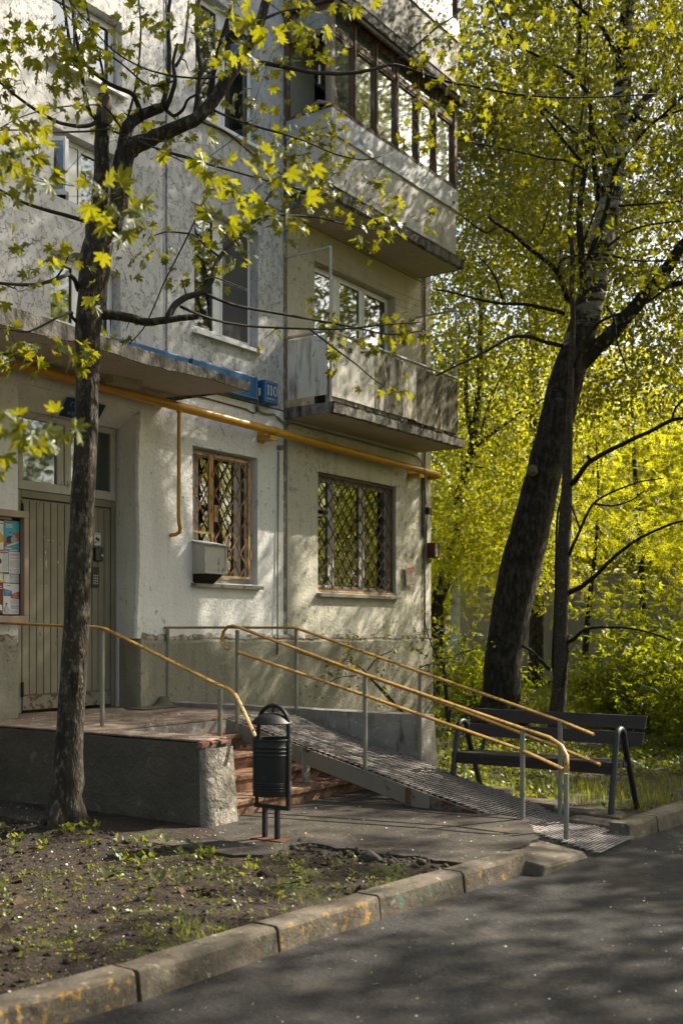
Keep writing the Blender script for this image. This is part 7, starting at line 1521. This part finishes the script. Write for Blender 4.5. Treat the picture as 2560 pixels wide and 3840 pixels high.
flakes('petals', 'fallen white petals on the porch floor and steps', 'petals', np.concatenate([scatter(170, 7.2, 9.5, .05, 1.7, lambda S, O: 0 * S + ZP + .004, 24), scatter(110, 6.82, 7.08, .1, 3.1, lambda S, O: 0 * S + ZP + .010, 25)] + [scatter(40, 7.2, 9.0, o - .28, o - .02, lambda S, O, z=.24 + .14 * i: 0 * S + z + .006, 26 + i) for i, o in enumerate(fr_o)]), .008, 'petal', 23)
flakes('litter', 'dry leaf litter and crumbs on the soil', 'litter', scatter(9000, 1.6, 6.9, .0, 5.75, soil_z, 31, bed), .012, 'litter', 31, .6)
flakes('litter', 'brown crumbs under the bench', 'litter', scatter(2600, 9.8, 14, .5, 6.0, lawn_z, 32, lawn_keep), .014, 'litter', 32, .6)
flakes('grit', 'small yellow flowers fallen on the road', 'grit', scatter(330, 2.5, 13, 5.5, 11, lambda S, O: 0 * S + .002, 33, lambda S, O, r: O > kerb_o(S) + .03), .007, 'yellow_bit', 33)
flakes('grit', 'pale grit on the road', 'grit', scatter(1500, 2.5, 14, 5.5, 11.5, lambda S, O: 0 * S + .002, 34, lambda S, O, r: (O > kerb_o(S) + .03) & ~((S > 6.9) & (S < 8.8) & (O < 6.2))), .0065, 'petal', 34)
flakes('grit', 'brown crumbs on the road', 'grit', scatter(1700, 2.5, 14, 5.5, 11.5, lambda S, O: 0 * S + .002, 35, lambda S, O, r: (O > kerb_o(S) + .02) & ~((S > 6.9) & (S < 8.8) & (O < 6.2))), .008, 'litter', 35)
flakes('grit', 'yellow and brown crumbs on the pavement before the steps', 'grit', scatter(320, 6.2, 8.5, 3.2, 5.6, flat, 36, onpad), .006, 'yellow_bit', 36)
flakes('litter', 'larger dead leaves lying on the soil', 'litter', scatter(420, 1.8, 6.6, .2, 5.6, soil_z, 41, bed), .034, 'litter', 41, .5)
weeds('weeds', 'yellow green moss patches on the soil', scatter(2600, 1.7, 6.3, .6, 5.4, soil_z, 42, both(bed, patchy(.9, 2, 1.5))), .010, 5, 'leaf_rowan', 42)
def clods(name, label, pts, size, mat, seed):
    r = np.random.default_rng(seed); n = len(pts); T = np.array([(1, 0, 0), (.3, .9, .1), (-.8, .6, 0), (-.9, -.5, .1), (.2, -1, 0), (.1, .1, .8), (0, 0, -.6)], float)
    F = np.array([(0, 1, 5), (1, 2, 5), (2, 3, 5), (3, 4, 5), (4, 0, 5), (1, 0, 6), (2, 1, 6), (3, 2, 6), (4, 3, 6), (0, 4, 6)])
    s_ = size * r.lognormal(0, .5, n); V = pts[:, None] + s_[:, None, None] * (T[None] + r.normal(0, .25, (n, 7, 3)))
    FF = (F[None] + (np.arange(n) * 7)[:, None, None]).reshape(-1, 3)
    return tag(from_np(name, V.reshape(-1, 3), FF, mat), label, 'earth', None, 'stuff')
clods('clods', 'clods of earth on the soil bed', scatter(3800, 1.7, 6.8, .2, 5.7, soil_z, 43, bed), .010, 'soil', 43)
clods('clods', 'crumbled tarmac along the broken pavement edge', np.concatenate([scatter(160, 6.45, 6.75, 4.2, 5.5, soil_z, 44), scatter(90, 5.9, 6.15, .5, 4.3, soil_z, 45)]), .016, 'tarmac', 44)
m = MB(); r = random.Random(4); b_ = []
for k in range(26):
    s, o = r.uniform(2.2, 6.2), r.uniform(1.5, 5.2); a = r.uniform(0, 6.28); L = r.uniform(.08, .35); z = float(soil_z(np.array(s), np.array(o))) + .008
    if o > kerb_o(s) - .3 or s > 5.9: continue
    m.tube([(s, o, z), (s + L * .5 * math.cos(a) + .01, o + L * .5 * math.sin(a), z + .012), (s + L * math.cos(a), o + L * math.sin(a), z + .004)], [.0035, .003, .002], 5)
tag(build('fallen_twigs', m, 'litter'), 'thin fallen twigs lying on the soil', 'twigs', None, 'stuff')
